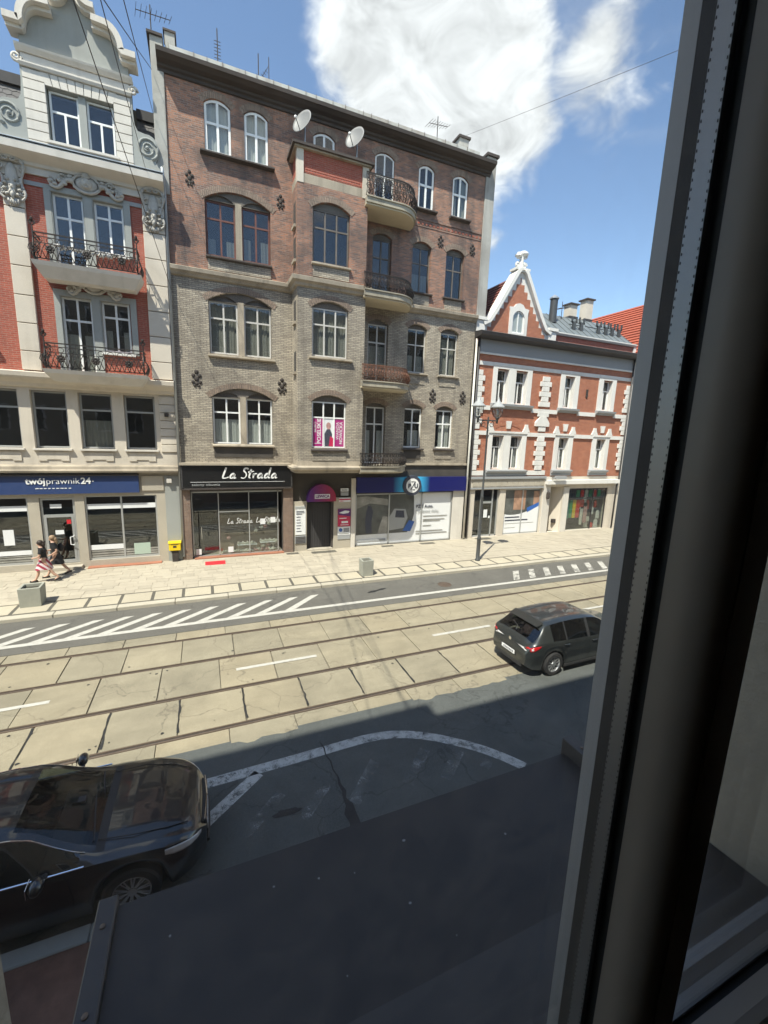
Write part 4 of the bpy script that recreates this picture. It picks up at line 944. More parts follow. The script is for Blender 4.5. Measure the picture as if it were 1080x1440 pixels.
# balconies with lattice railings
def lbalcony(zt, zb, dp=1.0):
    x0, x1 = -5.42, -1.92; yf = FL-dp
    root = MB().add([(x0, yf, zt), (x1, yf, zt), (x1, FL-.14, zt), (x0, FL-.14, zt), (x0+.05, yf+.05, zt-.14), (x1-.05, yf+.05, zt-.14), (x1-.05, FL-.14, zt-.14), (x0+.05, FL-.14, zt-.14),
                     (x0+.28, yf+.30, zb), (x1-.28, yf+.30, zb), (x1-.28, FL-.14, zb), (x0+.28, FL-.14, zb)],
                    [(0, 1, 2, 3), (0, 4, 5, 1), (1, 5, 6, 2), (0, 3, 7, 4), (4, 8, 9, 5), (5, 9, 10, 6), (4, 7, 11, 8), (8, 11, 10, 9), (2, 6, 10, 11), (2, 11, 7, 3)]).build('balcony', 'plaster_pale', LB)
    b = MB(); z0 = zt+.03; rh = .92; bel = lambda t_: .13*math.sin(math.pi*min(1, t_*1.5)) if t_ < .66 else 0
    runs = [((x0+.12, FL-.15), (x0+.12, yf+.12)), ((x0+.12, yf+.12), (x1-.12, yf+.12)), ((x1-.12, yf+.12), (x1-.12, FL-.15))]
    for i, (p0, p1) in enumerate(runs):
        p0, p1 = Vector(p0), Vector(p1); d = (p1-p0); l = d.length; d = d/l; nrm = Vector((d.y, -d.x))
        if i != 1: nrm = Vector((-1 if i == 0 else 1, 0))
        pt = lambda s, t_: (p0.x+d.x*s+nrm.x*bel(t_), p0.y+d.y*s+nrm.y*bel(t_), z0+t_*rh)
        for t_, r_ in ((1, .03), (.86, .018), (.06, .022), (.62, .018)): b.tube([pt(0, t_), pt(l, t_)], r_, 4)
        n = max(3, int(l/.17))
        for k in range(n+1):
            s = l*k/n
            for sg in (-1, 1):
                q = [pt(min(l, max(0, s+sg*(t_-.06)*.32)), t_) for t_ in (.06, .2, .35, .5, .62)]; b.tube(q, .014, 4)
        n = max(2, int(l/.30))
        for k in range(n):
            s = l*(k+.5)/n; c = pt(s, .74)
            b.tube([(c[0]+d.x*.10*math.cos(a*.63), c[1]+d.y*.10*math.cos(a*.63), c[2]+.09*math.sin(a*.63)) for a in range(10)], .014, 4, True)
            b.tube([pt(l*k/n, .62), pt(l*k/n, 1)], .01, 4)
    for s in (.18, .5, .82):
        c = (x0+(x1-x0)*s, yf+.12-.15, z0+.36)
        for k in range(8):
            a = k*math.pi/4; b.ell((c[0]+.10*math.cos(a), c[1], c[2]+.10*math.sin(a)), (.05, .03, .05), 6, 4)
        b.ell(c, (.06, .05, .06), 7, 5)
    for x in (x0+.12, x1-.12):
        b.tube([(x, yf+.12, z0), (x, yf+.0, z0+.3), (x, yf+.12, z0+.7), (x, yf+.12, z0+1.15)], [.025, .03, .03, .02], 5); b.tube(spiral(x, z0+1.2, .10, .03, 0, 1.5, yf+.12), .018, 4); b.tube(spiral(x, z0+1.2, .10, .03, 3, -1.5, yf+.12), .018, 4); b.ell((x, yf+.12, z0+1.33), (.05, .05, .08), 7, 5)
        b.tube(spiral(x, z0+.32, .18, .03, 1, 1.6, yf-.02), .016, 4)
    b.build('railing', 'iron', root)
    fl = MB()
    for k in range(26):
        x = x0+.75+2.0*k/26+random.uniform(-.03, .03); fl.ell((x, yf+.2+random.uniform(-.05, .05), z0+.55+random.uniform(-.06, .05)), (.07, .06, .06), 6, 4)
    return root, fl
rt, fl = lbalcony(12.06, 11.55, 1.05); fl.build('flower_box_cloth', 'white_trim', rt, smooth=True)
lbalcony(8.28, 7.86, 1.05)
# first floor: pale piers, wide dark windows
MB().xprof([(FL, 7.62), (FL-.12, 7.66), (FL-.18, 7.78), (FL-.40, 7.92), (FL-.46, 8.0), (FL-.48, 8.16), (FL, 8.24)], LX0, LX1).build('cornice', 'plaster_beige', LB)
fw_ = [(-3.0, -1.82), (-4.61, -3.42), (-6.19, -5.0), (-7.77, -6.58), (-9.35, -8.16), (-10.93, -9.74), (-12.5, -11.3), (-14.1, -12.9)]
link('wall', holed(rect(LX0, LX1, 4.55, 7.62), [rect(a, b, 5.24, 7.53) for a, b in fw_], FL, .3, side=False), 'plaster_beige', LB)
for a, b in fw_:
    window(LB, a+.01, b-.01, 5.25, 7.52, FL, 'frame_grey', 0, 1, .70, .075, 'blind_beige' if random.random() < .3 else None, 'glass', .20, curt_h=.6)
    bx('sill', 'plaster_pale', LB, a-.06, b+.06, FL-.12, FL-.003, 5.17, 5.24)
    MB().prism([(a+.08, 4.74), (a+.36, 4.74), (a+.36, 4.80), (b-.36, 4.80), (b-.36, 4.74), (b-.08, 4.74), (b-.08, 5.10), (a+.08, 5.10)], FL-.035, FL-.002).build('panel', 'plaster_beige', LB)
for i in range(7): bx('block', 'plaster_beige', LB, -1.66, LX1-.01, FL-.05, FL-.003, 5.16+.345*i, 5.16+.345*(i+1)-.03, bevel=.01)
MB().xprof([(FL, 4.26), (FL-.30, 4.28), (FL-.32, 4.36), (FL-.22, 4.40), (FL-.20, 4.52), (FL, 4.58)], LX0, LX1).build('cornice', 'sandstone', LB)
# ground floor of the left house
gw = [(-4.72, -1.98, .40, 3.24), (-6.28, -5.06, .34, 3.20), (-9.4, -6.66, .40, 3.24), (-13.6, -10.6, .40, 3.24)]
link('shop_wall', holed(rect(LX0, LX1, 0, 4.26), [rect(*q) for q in gw], FL, .26, side=False), 'stone_panel', LB)
bx('plaster_panel', 'plaster_grey', LB, -1.62, LX1-.01, FL-.04, FL-.002, .12, 4.1)
bx('fascia', 'stone_panel', LB, -2.52, -1.66, FL-.06, FL-.002, 3.45, 4.1)
def shopwin(x0, x1, z0, z1, mul, parent, films=True):
    b = MB().box(x0, x1, FL+.08, FL+.14, z0, z0+.09).box(x0, x1, FL+.08, FL+.14, z1-.05, z1)
    for x in [x0+.03]+mul+[x1-.03]: b.box(x-.035, x+.035, FL+.075, FL+.145, z0, z1)
    w_ = b.build('shop_window', 'alu', parent); xs = [x0+.03]+mul+[x1-.03]
    for a, c in zip(xs[:-1], xs[1:]):
        bx('pane', 'shop_glass', w_, a+.037, c-.037, FL+.10, FL+.106, z0+.092, z1-.052)
        bx('film_band', 'paper_white', w_, a+.037, c-.037, FL+.092, FL+.098, z1-.58, z1-.36)
        for k in range(3): bx('film_strip', 'print_mid', w_, a+.037, c-.037, FL+.092, FL+.098, z0+.12+.11*k, z0+.19+.11*k)
    return w_
w1 = shopwin(*gw[0], [-3.37], LB); bx('film_band', 'paper_white', w1, -4.65, -3.41, FL+.092, FL+.098, .84, 1.06); bx('poster', 'film_green', w1, -3.0, -2.35, FL+.09, FL+.097, .52, 1.04)
w2 = shopwin(*gw[2], [-7.9], LB); bx('film_band', 'paper_white', w2, -7.86, -6.73, FL+.092, FL+.098, .78, 1.0); bx('poster', 'paper_white', w2, -7.6, -7.25, FL+.088, FL+.096, 1.25, 1.9)
shopwin(*gw[3], [-12.1], LB)
dr = MB().box(-6.26, -6.19, FL+.07, FL+.15, .36, 3.18).box(-5.15, -5.08, FL+.07, FL+.15, .36, 3.18).box(-6.19, -5.15, FL+.07, FL+.15, 2.36, 2.48).box(-6.19, -5.15, FL+.07, FL+.15, 3.1, 3.18).box(-6.19, -5.15, FL+.07, FL+.15, .36, .50).box(-6.19, -6.10, FL+.06, FL+.15, .5, 2.36).box(-5.24, -5.15, FL+.06, FL+.15, .5, 2.36).build('entrance_door', 'alu', LB)
bx('pane', 'shop_glass', dr, -6.10, -5.24, FL+.10, FL+.106, .5, 2.36); bx('pane', 'shop_glass', dr, -6.19, -5.15, FL+.10, FL+.106, 2.48, 3.1)
MB().tube([(-5.2, FL-.02, 1.15), (-5.32, FL-.02, 1.18), (-5.32, FL-.02, 1.5), (-5.2, FL-.02, 1.53), (-5.2, FL+.06, 1.53)], .02, 6).build('handle', 'letter_white', dr)
bx('notice', 'paper_white', dr, -5.85, -5.55, FL+.09, FL+.098, 1.62, 1.80); bx('notice', 'paper_white', dr, -5.95, -5.55, FL+.09, FL+.098, 2.75, 2.92); bx('sticker', 'carpet_red', dr, -5.42, -5.27, FL+.09, FL+.098, 2.06, 2.24)
bx('step', 'stone_panel', LB, -6.4, -4.95, FL-.35, FL, .10, .26); bx('step', 'red_step', LB, -4.75, -1.9, FL-.32, FL-.002, .10, .155)
bx('interior_wall', 'interior', LB, LX0, LX1, F+2.0, F+2.1, 0, 16); 
for z in (4.3, 7.9, 11.8, 15.4): bx('floor_slab', 'interior', LB, LX0, LX1, FL+.3, F+2.0, z, z+.2)
bx('camera_box', 'plaster_pale', LB, -1.52, -1.32, FL-.2, FL-.042, 3.80, 3.98); bx('spotlight', 'soot_iron', LB, -1.45, -1.3, FL-.3, FL-.05, 6.7, 6.85)

# ================================================================== RIGHT TOWNHOUSE (orange brick, white quoins)
RB = thing('townhouse', 'orange brick townhouse with stepped white gable, quoins and clothing shop', 'building')
RX0, RX1 = 14.78, 27.40
U2 = [(16.17, 17.01), (17.54, 18.42), (21.44, 22.27), (24.81, 25.66)]
wz2 = (8.34, 10.30); wz1 = (4.38, 6.44)
link('wall', holed(rect(RX0, RX1, 3.90, 11.10), [rect(a, b, *wz2) for a, b in U2]+[rect(a-.02, b+.02, *wz1) for a, b in U2], F, .36, side=False), 'brick_orange', RB)
def surround(x0, x1, z0, z1, holes, parent, d=.05): return link('window_surround', holed(rect(x0, x1, z0, z1), [rect(*h) for h in holes], F-d, d-.002), 'white_trim', parent)
for z0, z1 in (wz2, wz1):
    surround(15.86, 18.76, z0-.02, z1+.14, [(a, b, z0, z1) for a, b in U2[:2]], RB); surround(21.06, 22.66, z0-.02, z1+.14, [(*U2[2], z0, z1)], RB); surround(24.40, 26.0, z0-.02, z1+.14, [(*U2[3], z0, z1)], RB)
    for a, b in U2:
        window(RB, a+.01, b-.01, z0+.01, z1-.01, F, 'frame_white', 0, 1, .66, .075, 'curtain_white', 'glass', .27, lowcols=2, curt_h=.6)
        MB().box(a-.001, a+.012, F-.04, F+.27, z0, z1).box(b-.012, b+.001, F-.04, F+.27, z0, z1).build('reveal', 'white_trim', RB)
for a, b in ((15.82, 18.90), (21.0, 22.72), (24.34, 26.06)):
    MB().xprof([(F, 8.02), (F-.10, 8.04), (F-.14, 8.12), (F-.26, 8.18), (F-.28, 8.29), (F, 8.32)], a, b).build('sill', 'grey_trim', RB)
    MB().xprof([(F, 3.96), (F-.08, 3.98), (F-.10, 4.16), (F-.24, 4.24), (F-.26, 4.33), (F, 4.36)], a, b).build('sill', 'grey_trim', RB)
def band(z0, z1, d, x0=RX0, x1=RX1, mat='white_trim'): return bx('band', mat, RB, x0, x1, F-d, F-.002, z0, z1)
for z0, z1 in ((7.90, 8.15),):
    for a, b in ((RX0, 15.80), (18.92, 20.98), (22.74, 24.32), (26.08, RX1)): band(z0, z1, .09, a, b)
for a, b in ((RX0, 15.85), (18.77, 21.05), (22.67, 24.39), (26.01, RX1)): band(6.44, 6.68, .09, a, b); band(10.40, 10.62, .05, a, b)
for a, b in ((15.85, 18.77), (21.05, 22.67), (24.39, 26.01)): band(6.585, 6.70, .10, a, b); band(10.445, 10.62, .07, a, b)
band(4.02, 4.30, .07, RX0, 15.80); band(4.02, 4.30, .07, 18.92, 20.5)
band(11.0, 11.10, .10); band(11.10, 11.80, .06, mat='grey_trim')
for x in (15.95, 18.65, 21.15, 22.55, 24.5, 25.9): MB().prism([(x-.28, 6.70), (x+.28, 6.70), (x+.12, 7.0), (x+.10, 7.16), (x-.10, 7.16), (x-.12, 7.0)], F-.10, F-.003).build('corbel', 'white_trim', RB)
for x in (17.28, 21.86, 25.22): MB().prism([(x-.13, 6.86), (x+.13, 6.86), (x+.2, 7.32), (x-.2, 7.32)], F-.09, F-.003).build('keystone', 'white_trim', RB)
for x0, x1, zt, rs in ((15.95, 18.65, 7.05, .34), (21.15, 22.55, 6.92, .2), (24.5, 25.9, 6.92, .2)): voussoir(x0+.2, x1-.2, zt, rs, RB, F, 'brick_orange', .24)
for i in range(22):
    z = 4.34+.305*i
    if z > 10.1: break
    if 7.85 < z+.15 < 8.2 or 6.4 < z+.15 < 6.72: continue
    w_ = .16 if i % 2 else 0
    bx('quoin', 'white_trim', RB, RX0, 15.14+w_, F-.08, F-.003, z, z+.285, bevel=.012)
    bx('quoin', 'white_trim', RB, 19.60-w_, 20.16+w_, F-.10, F-.003, z, z+.285, bevel=.012)
    bx('quoin', 'white_trim', RB, 27.02-w_, 27.38, F-.08, F-.003, z, z+.285, bevel=.012)
for zc in (7.2,): MB().prism([(19.3, zc-.1), (20.4, zc-.1), (20.4, zc+.12), (20.1, zc+.5), (19.65, zc+.5), (19.3, zc+.12)], F-.13, F-.004).build('corbel', 'white_trim', RB)
bx('wall_plaque', 'soot_iron', RB, 23.35, 23.5, F-.05, F-.002, 9.1, 9.6)
# eaves
MB().xprof([(F, 11.80), (F-.5, 11.86), (F-.66, 11.92), (F-.70, 12.08), (F-.64, 12.12), (F, 12.16)], RX0-.35, RX1+.1).build('eaves', 'gutter_dark', RB)
# gable
GZ = 12.17; gxa, gxb, gxc = 14.95, 19.75, 17.35
outer = [(gxa, GZ), (gxb, GZ), (gxb, 12.45)]+[(19.35, 12.75), (18.95, 13.35), (18.45, 14.2), (18.0, 15.0), (17.72, 15.55), (17.6, 15.72), (17.1, 15.72), (16.98, 15.55), (16.7, 15.0), (16.25, 14.2), (15.75, 13.35), (15.35, 12.75), (gxa, 12.45)]
gp = MB().prism(outer, F+.05, F+.45).build('gable', 'white_trim', RB)
steps = [(15.25, GZ+.05), (19.45, GZ+.05)]; xs = 2.02; z = GZ+.35; right = [(gxc+2.1, GZ+.05), (gxc+2.1, z)]
for i in range(8):
    xs2 = 2.1-.26*(i+1); right += [(gxc+xs2, z), (gxc+xs2, z+.36)]; z += .36
poly = right+[(2*gxc-x, zz) for x, zz in right][::-1]
link('gable_brickwork', holed(poly, [arch(16.95, 17.75, GZ+.12, 13.62, .32)], F+.02, .03), 'brick_orange', RB)
link('window_surround', holed([(16.70, GZ+.06), (18.0, GZ+.06), (18.0, 13.55), (18.06, 13.75), (17.75, 13.78), (17.6, 13.95), (17.35, 14.02), (17.1, 13.95), (16.95, 13.78), (16.64, 13.75), (16.70, 13.55)], [arch(16.93, 17.77, GZ+.2, 13.60, .34)], F-.06, .08), 'white_trim', RB)
window(RB, 16.94, 17.76, GZ+.21, 13.59, F-.06, 'frame_white', .33, 2, .0, .06, 'curtain_grey', 'glass', .06)
for s in (-1, 1):
    L = [(gxc+s*a, z) for a, z in ((2.45, 12.62), (2.05, 12.82), (1.62, 13.45), (1.12, 14.3), (.66, 15.1), (.32, 15.66), (.18, 15.8))]
    A, Bq = ribbon2(L, .20); nn = len(A); vs = []
    for k in range(nn): vs += [(A[k].x, F-.16, A[k].y), (Bq[k].x, F-.16, Bq[k].y), (Bq[k].x, F+.55, Bq[k].y), (A[k].x, F+.55, A[k].y)]
    MB().add(vs, [(4*k+j, 4*k+(j+1) % 4, 4*k+4+(j+1) % 4, 4*k+4+j) for k in range(nn-1) for j in range(4)]+[(0, 1, 2, 3), (4*nn-4, 4*nn-3, 4*nn-2, 4*nn-1)]).build('coping', 'white_trim', RB)
    x = gxc+s*2.62; bx('gable_pier', 'white_trim', RB, x-.28, x+.28, F-.10, F+.4, GZ, 12.78); bx('gable_pier_cap', 'white_trim', RB, x-.36, x+.36, F-.18, F+.48, 12.783, 12.95)
b = MB().box(16.86, 17.84, F-.12, F+.5, 15.78, 15.90).box(16.98, 17.72, F-.05, F+.42, 15.70, 15.78)
b.build('finial_base', 'white_trim', RB)
b = MB().box(17.12, 17.58, F+0., F+.36, 15.903, 16.0)
for s in (-1, 1): b.tube(spiral(17.35+s*.24, 16.12, .16, .04, 0, s*1.5, F+.15), .06, 6); b.tube(spiral(17.35+s*.22, 16.62, .18, .04, 3.1, -s*1.5, F+.15), .065, 6)
b.tube([(17.35, F+.15, 15.95), (17.35, F+.15, 16.7)], [.15, .11], 8); b.ell((17.48, F+.15, 16.72), (.30, .24, .16), 10, 6); b.ell((17.12, F+.15, 16.58), (.22, .2, .09), 9, 5)
b.build('finial', 'white_trim', RB, smooth=True, auto=50)
# attic parapet right of gable and sheet metal roof
bx('attic_panel', 'brick_red', RB, 20.1, 27.2, F+.02, F+.2, 12.165, 12.62); MB().xprof([(F+.3, 12.62), (F-.06, 12.64), (F-.14, 12.74), (F-.14, 12.80), (F+.3, 12.84)], 20.0, 27.38).build('attic_cornice', 'white_trim', RB)
bx('attic_pier', 'white_trim', RB, 27.2, 27.42, F-.06, F+.3, 12.165, 12.62)
MB().add([(19.6, F+.25, 12.84), (27.5, F+.25, 12.84), (27.5, F+2.5, 14.6), (19.6, F+2.5, 14.6), (27.5, F+8, 14.9), (19.6, F+8, 14.9)], [(0, 1, 2, 3), (3, 2, 4, 5)]).build('roof', 'roof_metal', RB)
for i in range(14): x = 19.9+.58*i; MB().add([(x-.012, F+.25, 12.85), (x+.012, F+.25, 12.85), (x+.012, F+2.5, 14.61), (x-.012, F+2.5, 14.61), (x-.012, F+.25, 12.89), (x+.012, F+.25, 12.89), (x+.012, F+2.5, 14.65), (x-.012, F+2.5, 14.65)], [(0, 1, 5, 4), (4, 5, 6, 7), (0, 4, 7, 3), (1, 2, 6, 5)]).build('roof_seam', 'roof_metal', RB)
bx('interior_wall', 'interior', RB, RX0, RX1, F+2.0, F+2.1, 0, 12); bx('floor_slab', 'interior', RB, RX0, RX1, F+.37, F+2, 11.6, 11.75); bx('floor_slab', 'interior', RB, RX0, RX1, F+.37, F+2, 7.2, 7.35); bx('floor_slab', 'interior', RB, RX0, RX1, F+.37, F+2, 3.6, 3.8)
MB().box(RX1-.1, RX1, F+.02, F+6, 0, 12.8).build('side_wall', 'plaster_firewall', RB)
# gable roof running back, pantiles as ribs
for s in (-1, 1):
    a, bq = (gxc, 15.6), (gxc+s*2.5, 12.3)
    rf = MB().add([(a[0], F+.45, a[1]), (bq[0], F+.45, bq[1]), (bq[0], F+7, bq[1]), (a[0], F+7, a[1])], [(0, 1, 2, 3)]).build('roof', 'roof_tile_dark' if s < 0 else 'roof_tile', RB)
    if s < 0:
        for i in range(15):
            t0, t1 = i/15, (i+1)/15; q = lambda t_, u: (a[0]+(bq[0]-a[0])*t_+s*.05*u, a[1]+(bq[1]-a[1])*t_+.04*u)
            p0, p1 = q(t0, 1), q(t1, 1.9)
            MB().add([(p0[0], F+.47, p0[1]), (p1[0], F+.47, p1[1]), (p1[0], F+7, p1[1]), (p0[0], F+7, p0[1]), (q(t1, 0)[0], F+.47, q(t1, 0)[1]), (q(t1, 0)[0], F+7, q(t1, 0)[1])], [(0, 1, 2, 3), (1, 4, 5, 2)]).build('tile_course', 'roof_tile_dark', rf)
# tall tiled roof left of the gable against the fire wall
rf = MB().add([(15.03, F+.6, 12.4), (16.9, F+.6, 12.4), (16.9, F+3.6, 16.1), (15.03, F+3.6, 16.1)], [(0, 1, 2, 3)]).build('roof', 'roof_tile_dark', RB)
for x, h, y, w_, mat in ((21.4, 1.5, F+1.6, .5, 'lamp_metal'), (24.05, 1.45, F+2.8, .62, 'plaster_beige'), (25.5, 1.95, F+2.8, .60, 'plaster_beige')):
    z0 = 12.84+min(2.25, y-F-.25)*.782; h -= .55*(mat != 'lamp_metal')
    if mat == 'lamp_metal':
        MB().lathe([(.24, z0-.1), (.24, z0+h-.15)], (x, y, 0), k=14).build('flue', mat, RB, smooth=True, auto=40); MB().lathe([(.30, z0+h-.15), (.30, z0+h-.08), (.03, z0+h+.12)], (x, y, 0), k=14).build('flue_cap', 'zinc', RB)
    else:
        ch = bx('chimney', mat, RB, x-w_/2, x+w_/2, y-.3, y+.3, z0-.2, z0+h); bx('chimney_cap', 'cornice_dark', ch, x-w_/2-.1, x+w_/2+.1, y-.4, y+.4, z0+h+.002, z0+h+.09); bx('chimney_base', 'gutter_dark', ch, x-w_/2-.03, x+w_/2+.03, y-.33, y+.33, z0-.1, z0+.15)
for x in (22.7, 23.35, 24.9, 25.6, 26.2, 26.85):
    y = F+1.0; z0 = 12.84+(y-F-.25)*.782
    b = MB().box(x-.11, x+.11, y-.06, y+.06, z0-.02, z0+.42).box(x-.24, x+.24, y-.04, y+.04, z0+.42, z0+.50)
    for s in (-1, 1): b.box(x+s*.19-.045, x+s*.19+.045, y-.04, y+.04, z0+.42, z0+.80)
    b.build('roof_step', 'lamp_metal', RB)
for a, c in ((22.3, 23.5), (23.7, 25.0), (25.1, 26.0)): MB().tube([(a, F+1.0, 13.72+random.uniform(-.05, .05)), (c, F+1.0, 13.72)], .03, 5).build('snow_guard', 'lamp_metal', RB)
# ground floor right house
link('shop_wall', holed(rect(RX0-.02, RX1, 0, 3.90), [rect(15.20, 17.10, .14, 3.12), rect(17.54, 20.50, .16, 3.12), rect(21.15, 22.30, .12, 3.22), rect(22.82, 26.52, .14, 3.08)], F-.02, .32, side=False), 'plaster_beige', RB)
fas = bx('fascia', 'plaster_beige', RB, RX0, 20.55, F-.08, F-.022, 3.28, 3.78); 
for i in range(13): bx('fascia_panel', 'stone_panel', fas, 14.95+.43*i, 14.95+.43*i+.40, F-.10, F-.081, 3.34, 3.72)
bx('ledge', 'grey_trim', RB, RX0-.02, 20.58, F-.18, F-.022, 3.80, 3.94); bx('ledge', 'white_trim', RB, 20.62, 27.2, F-.34, F-.022, 3.42, 3.68); bx('ledge', 'grey_trim', RB, RX0, 20.5, F-.14, F-.022, 3.18, 3.26)
bx('pier', 'plaster_pale', RB, 20.55, 21.12, F-.10, F-.022, .12, 3.88); bx('pier', 'plaster_pale', RB, 22.32, 22.80, F-.08, F-.022, .12, 3.2)
MB().add([(21.15, F+.29, .12), (22.30, F+.05, .12), (22.30, F+.05, 3.2), (21.15, F+1.6, 3.2), (21.15, F+1.6, .12)], [(1, 4, 3, 2)]).build('passage_wall', 'plaster_beige', RB)
bx('vent_grille', 'soot_iron', RB, 21.85, 22.15, F+.2, F+.35, .7, .95)
d2 = MB().box(15.22, 15.30, F+.10, F+.18, .14, 3.1).box(17.0, 17.08, F+.10, F+.18, .14, 3.1).box(15.75, 15.83, F+.10, F+.18, .14, 3.1).box(16.6, 16.68, F+.10, F+.18, .14, 3.1).box(15.83, 16.6, F+.10, F+.18, 2.25, 2.37).box(15.22, 17.08, F+.10, F+.18, .14, .24).build('entrance_door', 'alu', RB)
for a, c, z0, z1 in ((15.30, 15.75, .24, 3.1), (15.83, 16.6, .24, 2.25), (15.83, 16.6, 2.37, 3.1), (16.68, 17.0, .24, 3.1)): bx('pane', 'shop_glass', d2, a, c, F+.13, F+.136, z0, z1)
bx('notice', 'paper_white', d2, 16.05, 16.32, F+.115, F+.126, 1.35, 1.85); bx('notice', 'paper_white', d2, 16.42, 16.55, F+.115, F+.126, 1.3, 1.45)
w3 = MB().box(17.56, 17.62, F+.08, F+.15, .17, 3.1).box(18.98, 19.05, F+.08, F+.15, .17, 3.1).box(20.42, 20.48, F+.08, F+.15, .17, 3.1).box(17.56, 20.48, F+.08, F+.15, 3.05, 3.11).box(17.56, 20.48, F+.08, F+.15, .17, .23).build('shop_window', 'alu', RB)
for a, c in ((17.62, 18.98), (19.05, 20.42)): bx('pane', 'shop_glass', w3, a, c, F+.135, F+.141, .23, 3.05)
# advert film inside: dark photo above a white swoosh with text lines
bx('advert_photo', 'print_grey', w3, 17.62, 20.42, F+.125, F+.129, 1.2, 3.05); bx('advert_photo', 'print_skin', w3, 18.35, 19.3, F+.120, F+.124, 1.75, 3.02); bx('advert_photo', 'print_skin', w3, 19.95, 20.42, F+.120, F+.124, 2.0, 2.95)
MB().prism([(17.62, .24)]+[(20.42, .24), (20.42, 1.95)]+[(20.42-2.8*i/12, 1.95-.62*math.sin(math.pi*.62*i/12)*1.0+.12*(i/12)) for i in range(1, 13)], F+.118, F+.1195).build('advert_panel', 'paper_white', w3)
MB().prism([(19.5, 1.55), (20.42, 1.95), (20.42, 2.2), (19.45, 1.85)], F+.1165, F+.1178).build('advert_shape', 'print_blue', w3)
for i, (z, a, c) in enumerate(((1.22, 17.75, 18.9), (1.02, 17.75, 19.6), (.84, 17.75, 20.1), (.56, 17.75, 18.6))): bx('advert_line', 'letter_dark' if i < 2 else 'print_mid', w3, a, c, F+.114, F+.117, z, z+(.09 if i < 2 else .035))
# clothing shop: open front crammed with hanging goods
ck = MB().box(22.84, 22.90, F+.05, F+.12, .15, 3.06).box(26.44, 26.50, F+.05, F+.12, .15, 3.06).box(22.84, 26.5, F+.05, F+.12, 3.0, 3.06).box(25.2, 25.26, F+.05, F+.12, .15, 3.0).box(22.84, 26.5, F+.05, F+.12, 2.32, 2.36).build('shop_window', 'gutter_dark', RB)
for a, c in ((22.90, 25.2), (25.26, 26.44)): bx('pane', 'shop_glass', ck, a, c, F+.08, F+.086, .2, 3.0)
MB().tube([(20.95, F-.25, 3.60), (21.0, F-.45, 3.9), (21.4, F-.45, 3.9)], .03, 5).box(21.1, 22.0, F-.5, F-.36, 3.78, 3.98).build('sign_lamp', 'grey_trim', RB)
MB().lathe([(.09, 2.45), (.12, 2.55), (.12, 2.85), (.05, 2.95)], (20.85, F-.2, 0), k=10).build('wall_lamp', 'soot_iron', RB)
MB().tube([(27.1, F-.2, .2), (27.1, F-.2, 3.2), (27.25, F-.2, 3.7), (27.30, F-.15, 4.2), (27.32, F-.14, 11.8)], .055, 8).build('drainpipe', 'gutter_dark', RB, smooth=True)

# ================================================================== NEXT HOUSE ALONG
NB = thing('apartment_building', 'plain pale house with steep red tiled roof beyond the orange brick townhouse', 'building')
NX0, NX1 = 27.45, 44.0
nh = [rect(28.3+2.2*i, 29.4+2.2*i, z, z+1.9) for i in range(7) for z in (4.6, 8.3)]
link('wall', holed(rect(NX0, NX1, 3.6, 11.8), nh, F, .25, side=False), 'plaster_pale', NB)
for h in nh: window(NB, h[0][0]+.01, h[1][0]-.01, h[0][1]+.01, h[2][1]-.01, F, 'frame_white', 0, 2, .66, .07, 'curtain_white', 'glass', .14, curt_h=.6)
gh = [rect(28.2+4*i, 31.4+4*i, .2, 3.0) for i in range(4)]
link('shop_wall', holed(rect(NX0, NX1, 0, 3.6), gh, F, .25, side=False), 'plaster_beige', NB)
for h in gh:
    sw2 = MB().box(h[0][0], h[1][0], F+.1, F+.16, .2, .3).box(h[0][0], h[1][0], F+.1, F+.16, 2.9, 3.0).box(h[0][0]+1.55, h[0][0]+1.65, F+.1, F+.16, .3, 2.9).build('shop_window', 'alu', NB)
    bx('pane', 'shop_glass', sw2, h[0][0], h[1][0], F+.13, F+.136, .3, 2.9)
bx('interior_wall', 'interior', NB, NX0, NX1, F+2, F+2.1, 0, 12); MB().xprof([(F, 11.6), (F-.4, 11.7), (F-.45, 11.95), (F+.1, 12.0)], NX0, NX1).build('eaves', 'white_trim', NB)
NXR = 32.6; NZR = 17.0; NZE = 12.0
for sgn, xe in ((-1, NX0-.3), (1, 2*NXR-NX0+.3)):
    nr = MB().add([(NXR, F-.3, NZR), (xe, F-.3, NZE), (xe, F+11, NZE), (NXR, F+11, NZR)], [(0, 1, 2, 3)]).build('roof', 'roof_tile', NB)
    for i in range(20):
        q = lambda t_, u: (xe+(NXR-xe)*t_+sgn*.06*u, NZE+(NZR-NZE)*t_+.07*u)
        a, b_, c = q(i/20, 1), q((i+1)/20, .25), q(i/20, 0)
        MB().add([(a[0], F-.32, a[1]), (a[0], F+11, a[1]), (b_[0], F+11, b_[1]), (b_[0], F-.32, b_[1]), (c[0], F-.32, c[1]), (c[0], F+11, c[1])], [(0, 1, 2, 3), (0, 4, 5, 1)]).build('tile_course', 'roof_tile', nr)
MB().prism([(NX0, 11.8), (2*NXR-NX0, 11.8), (2*NXR-NX0, 12.0), (NXR, NZR-.1), (NX0, 12.0)], F+.01, F+.3).build('gable', 'plaster_pale', NB)
MB().box(NX0, NX0+.1, F+.05, F+11, 0, 12).build('side_wall', 'plaster_firewall', NB)

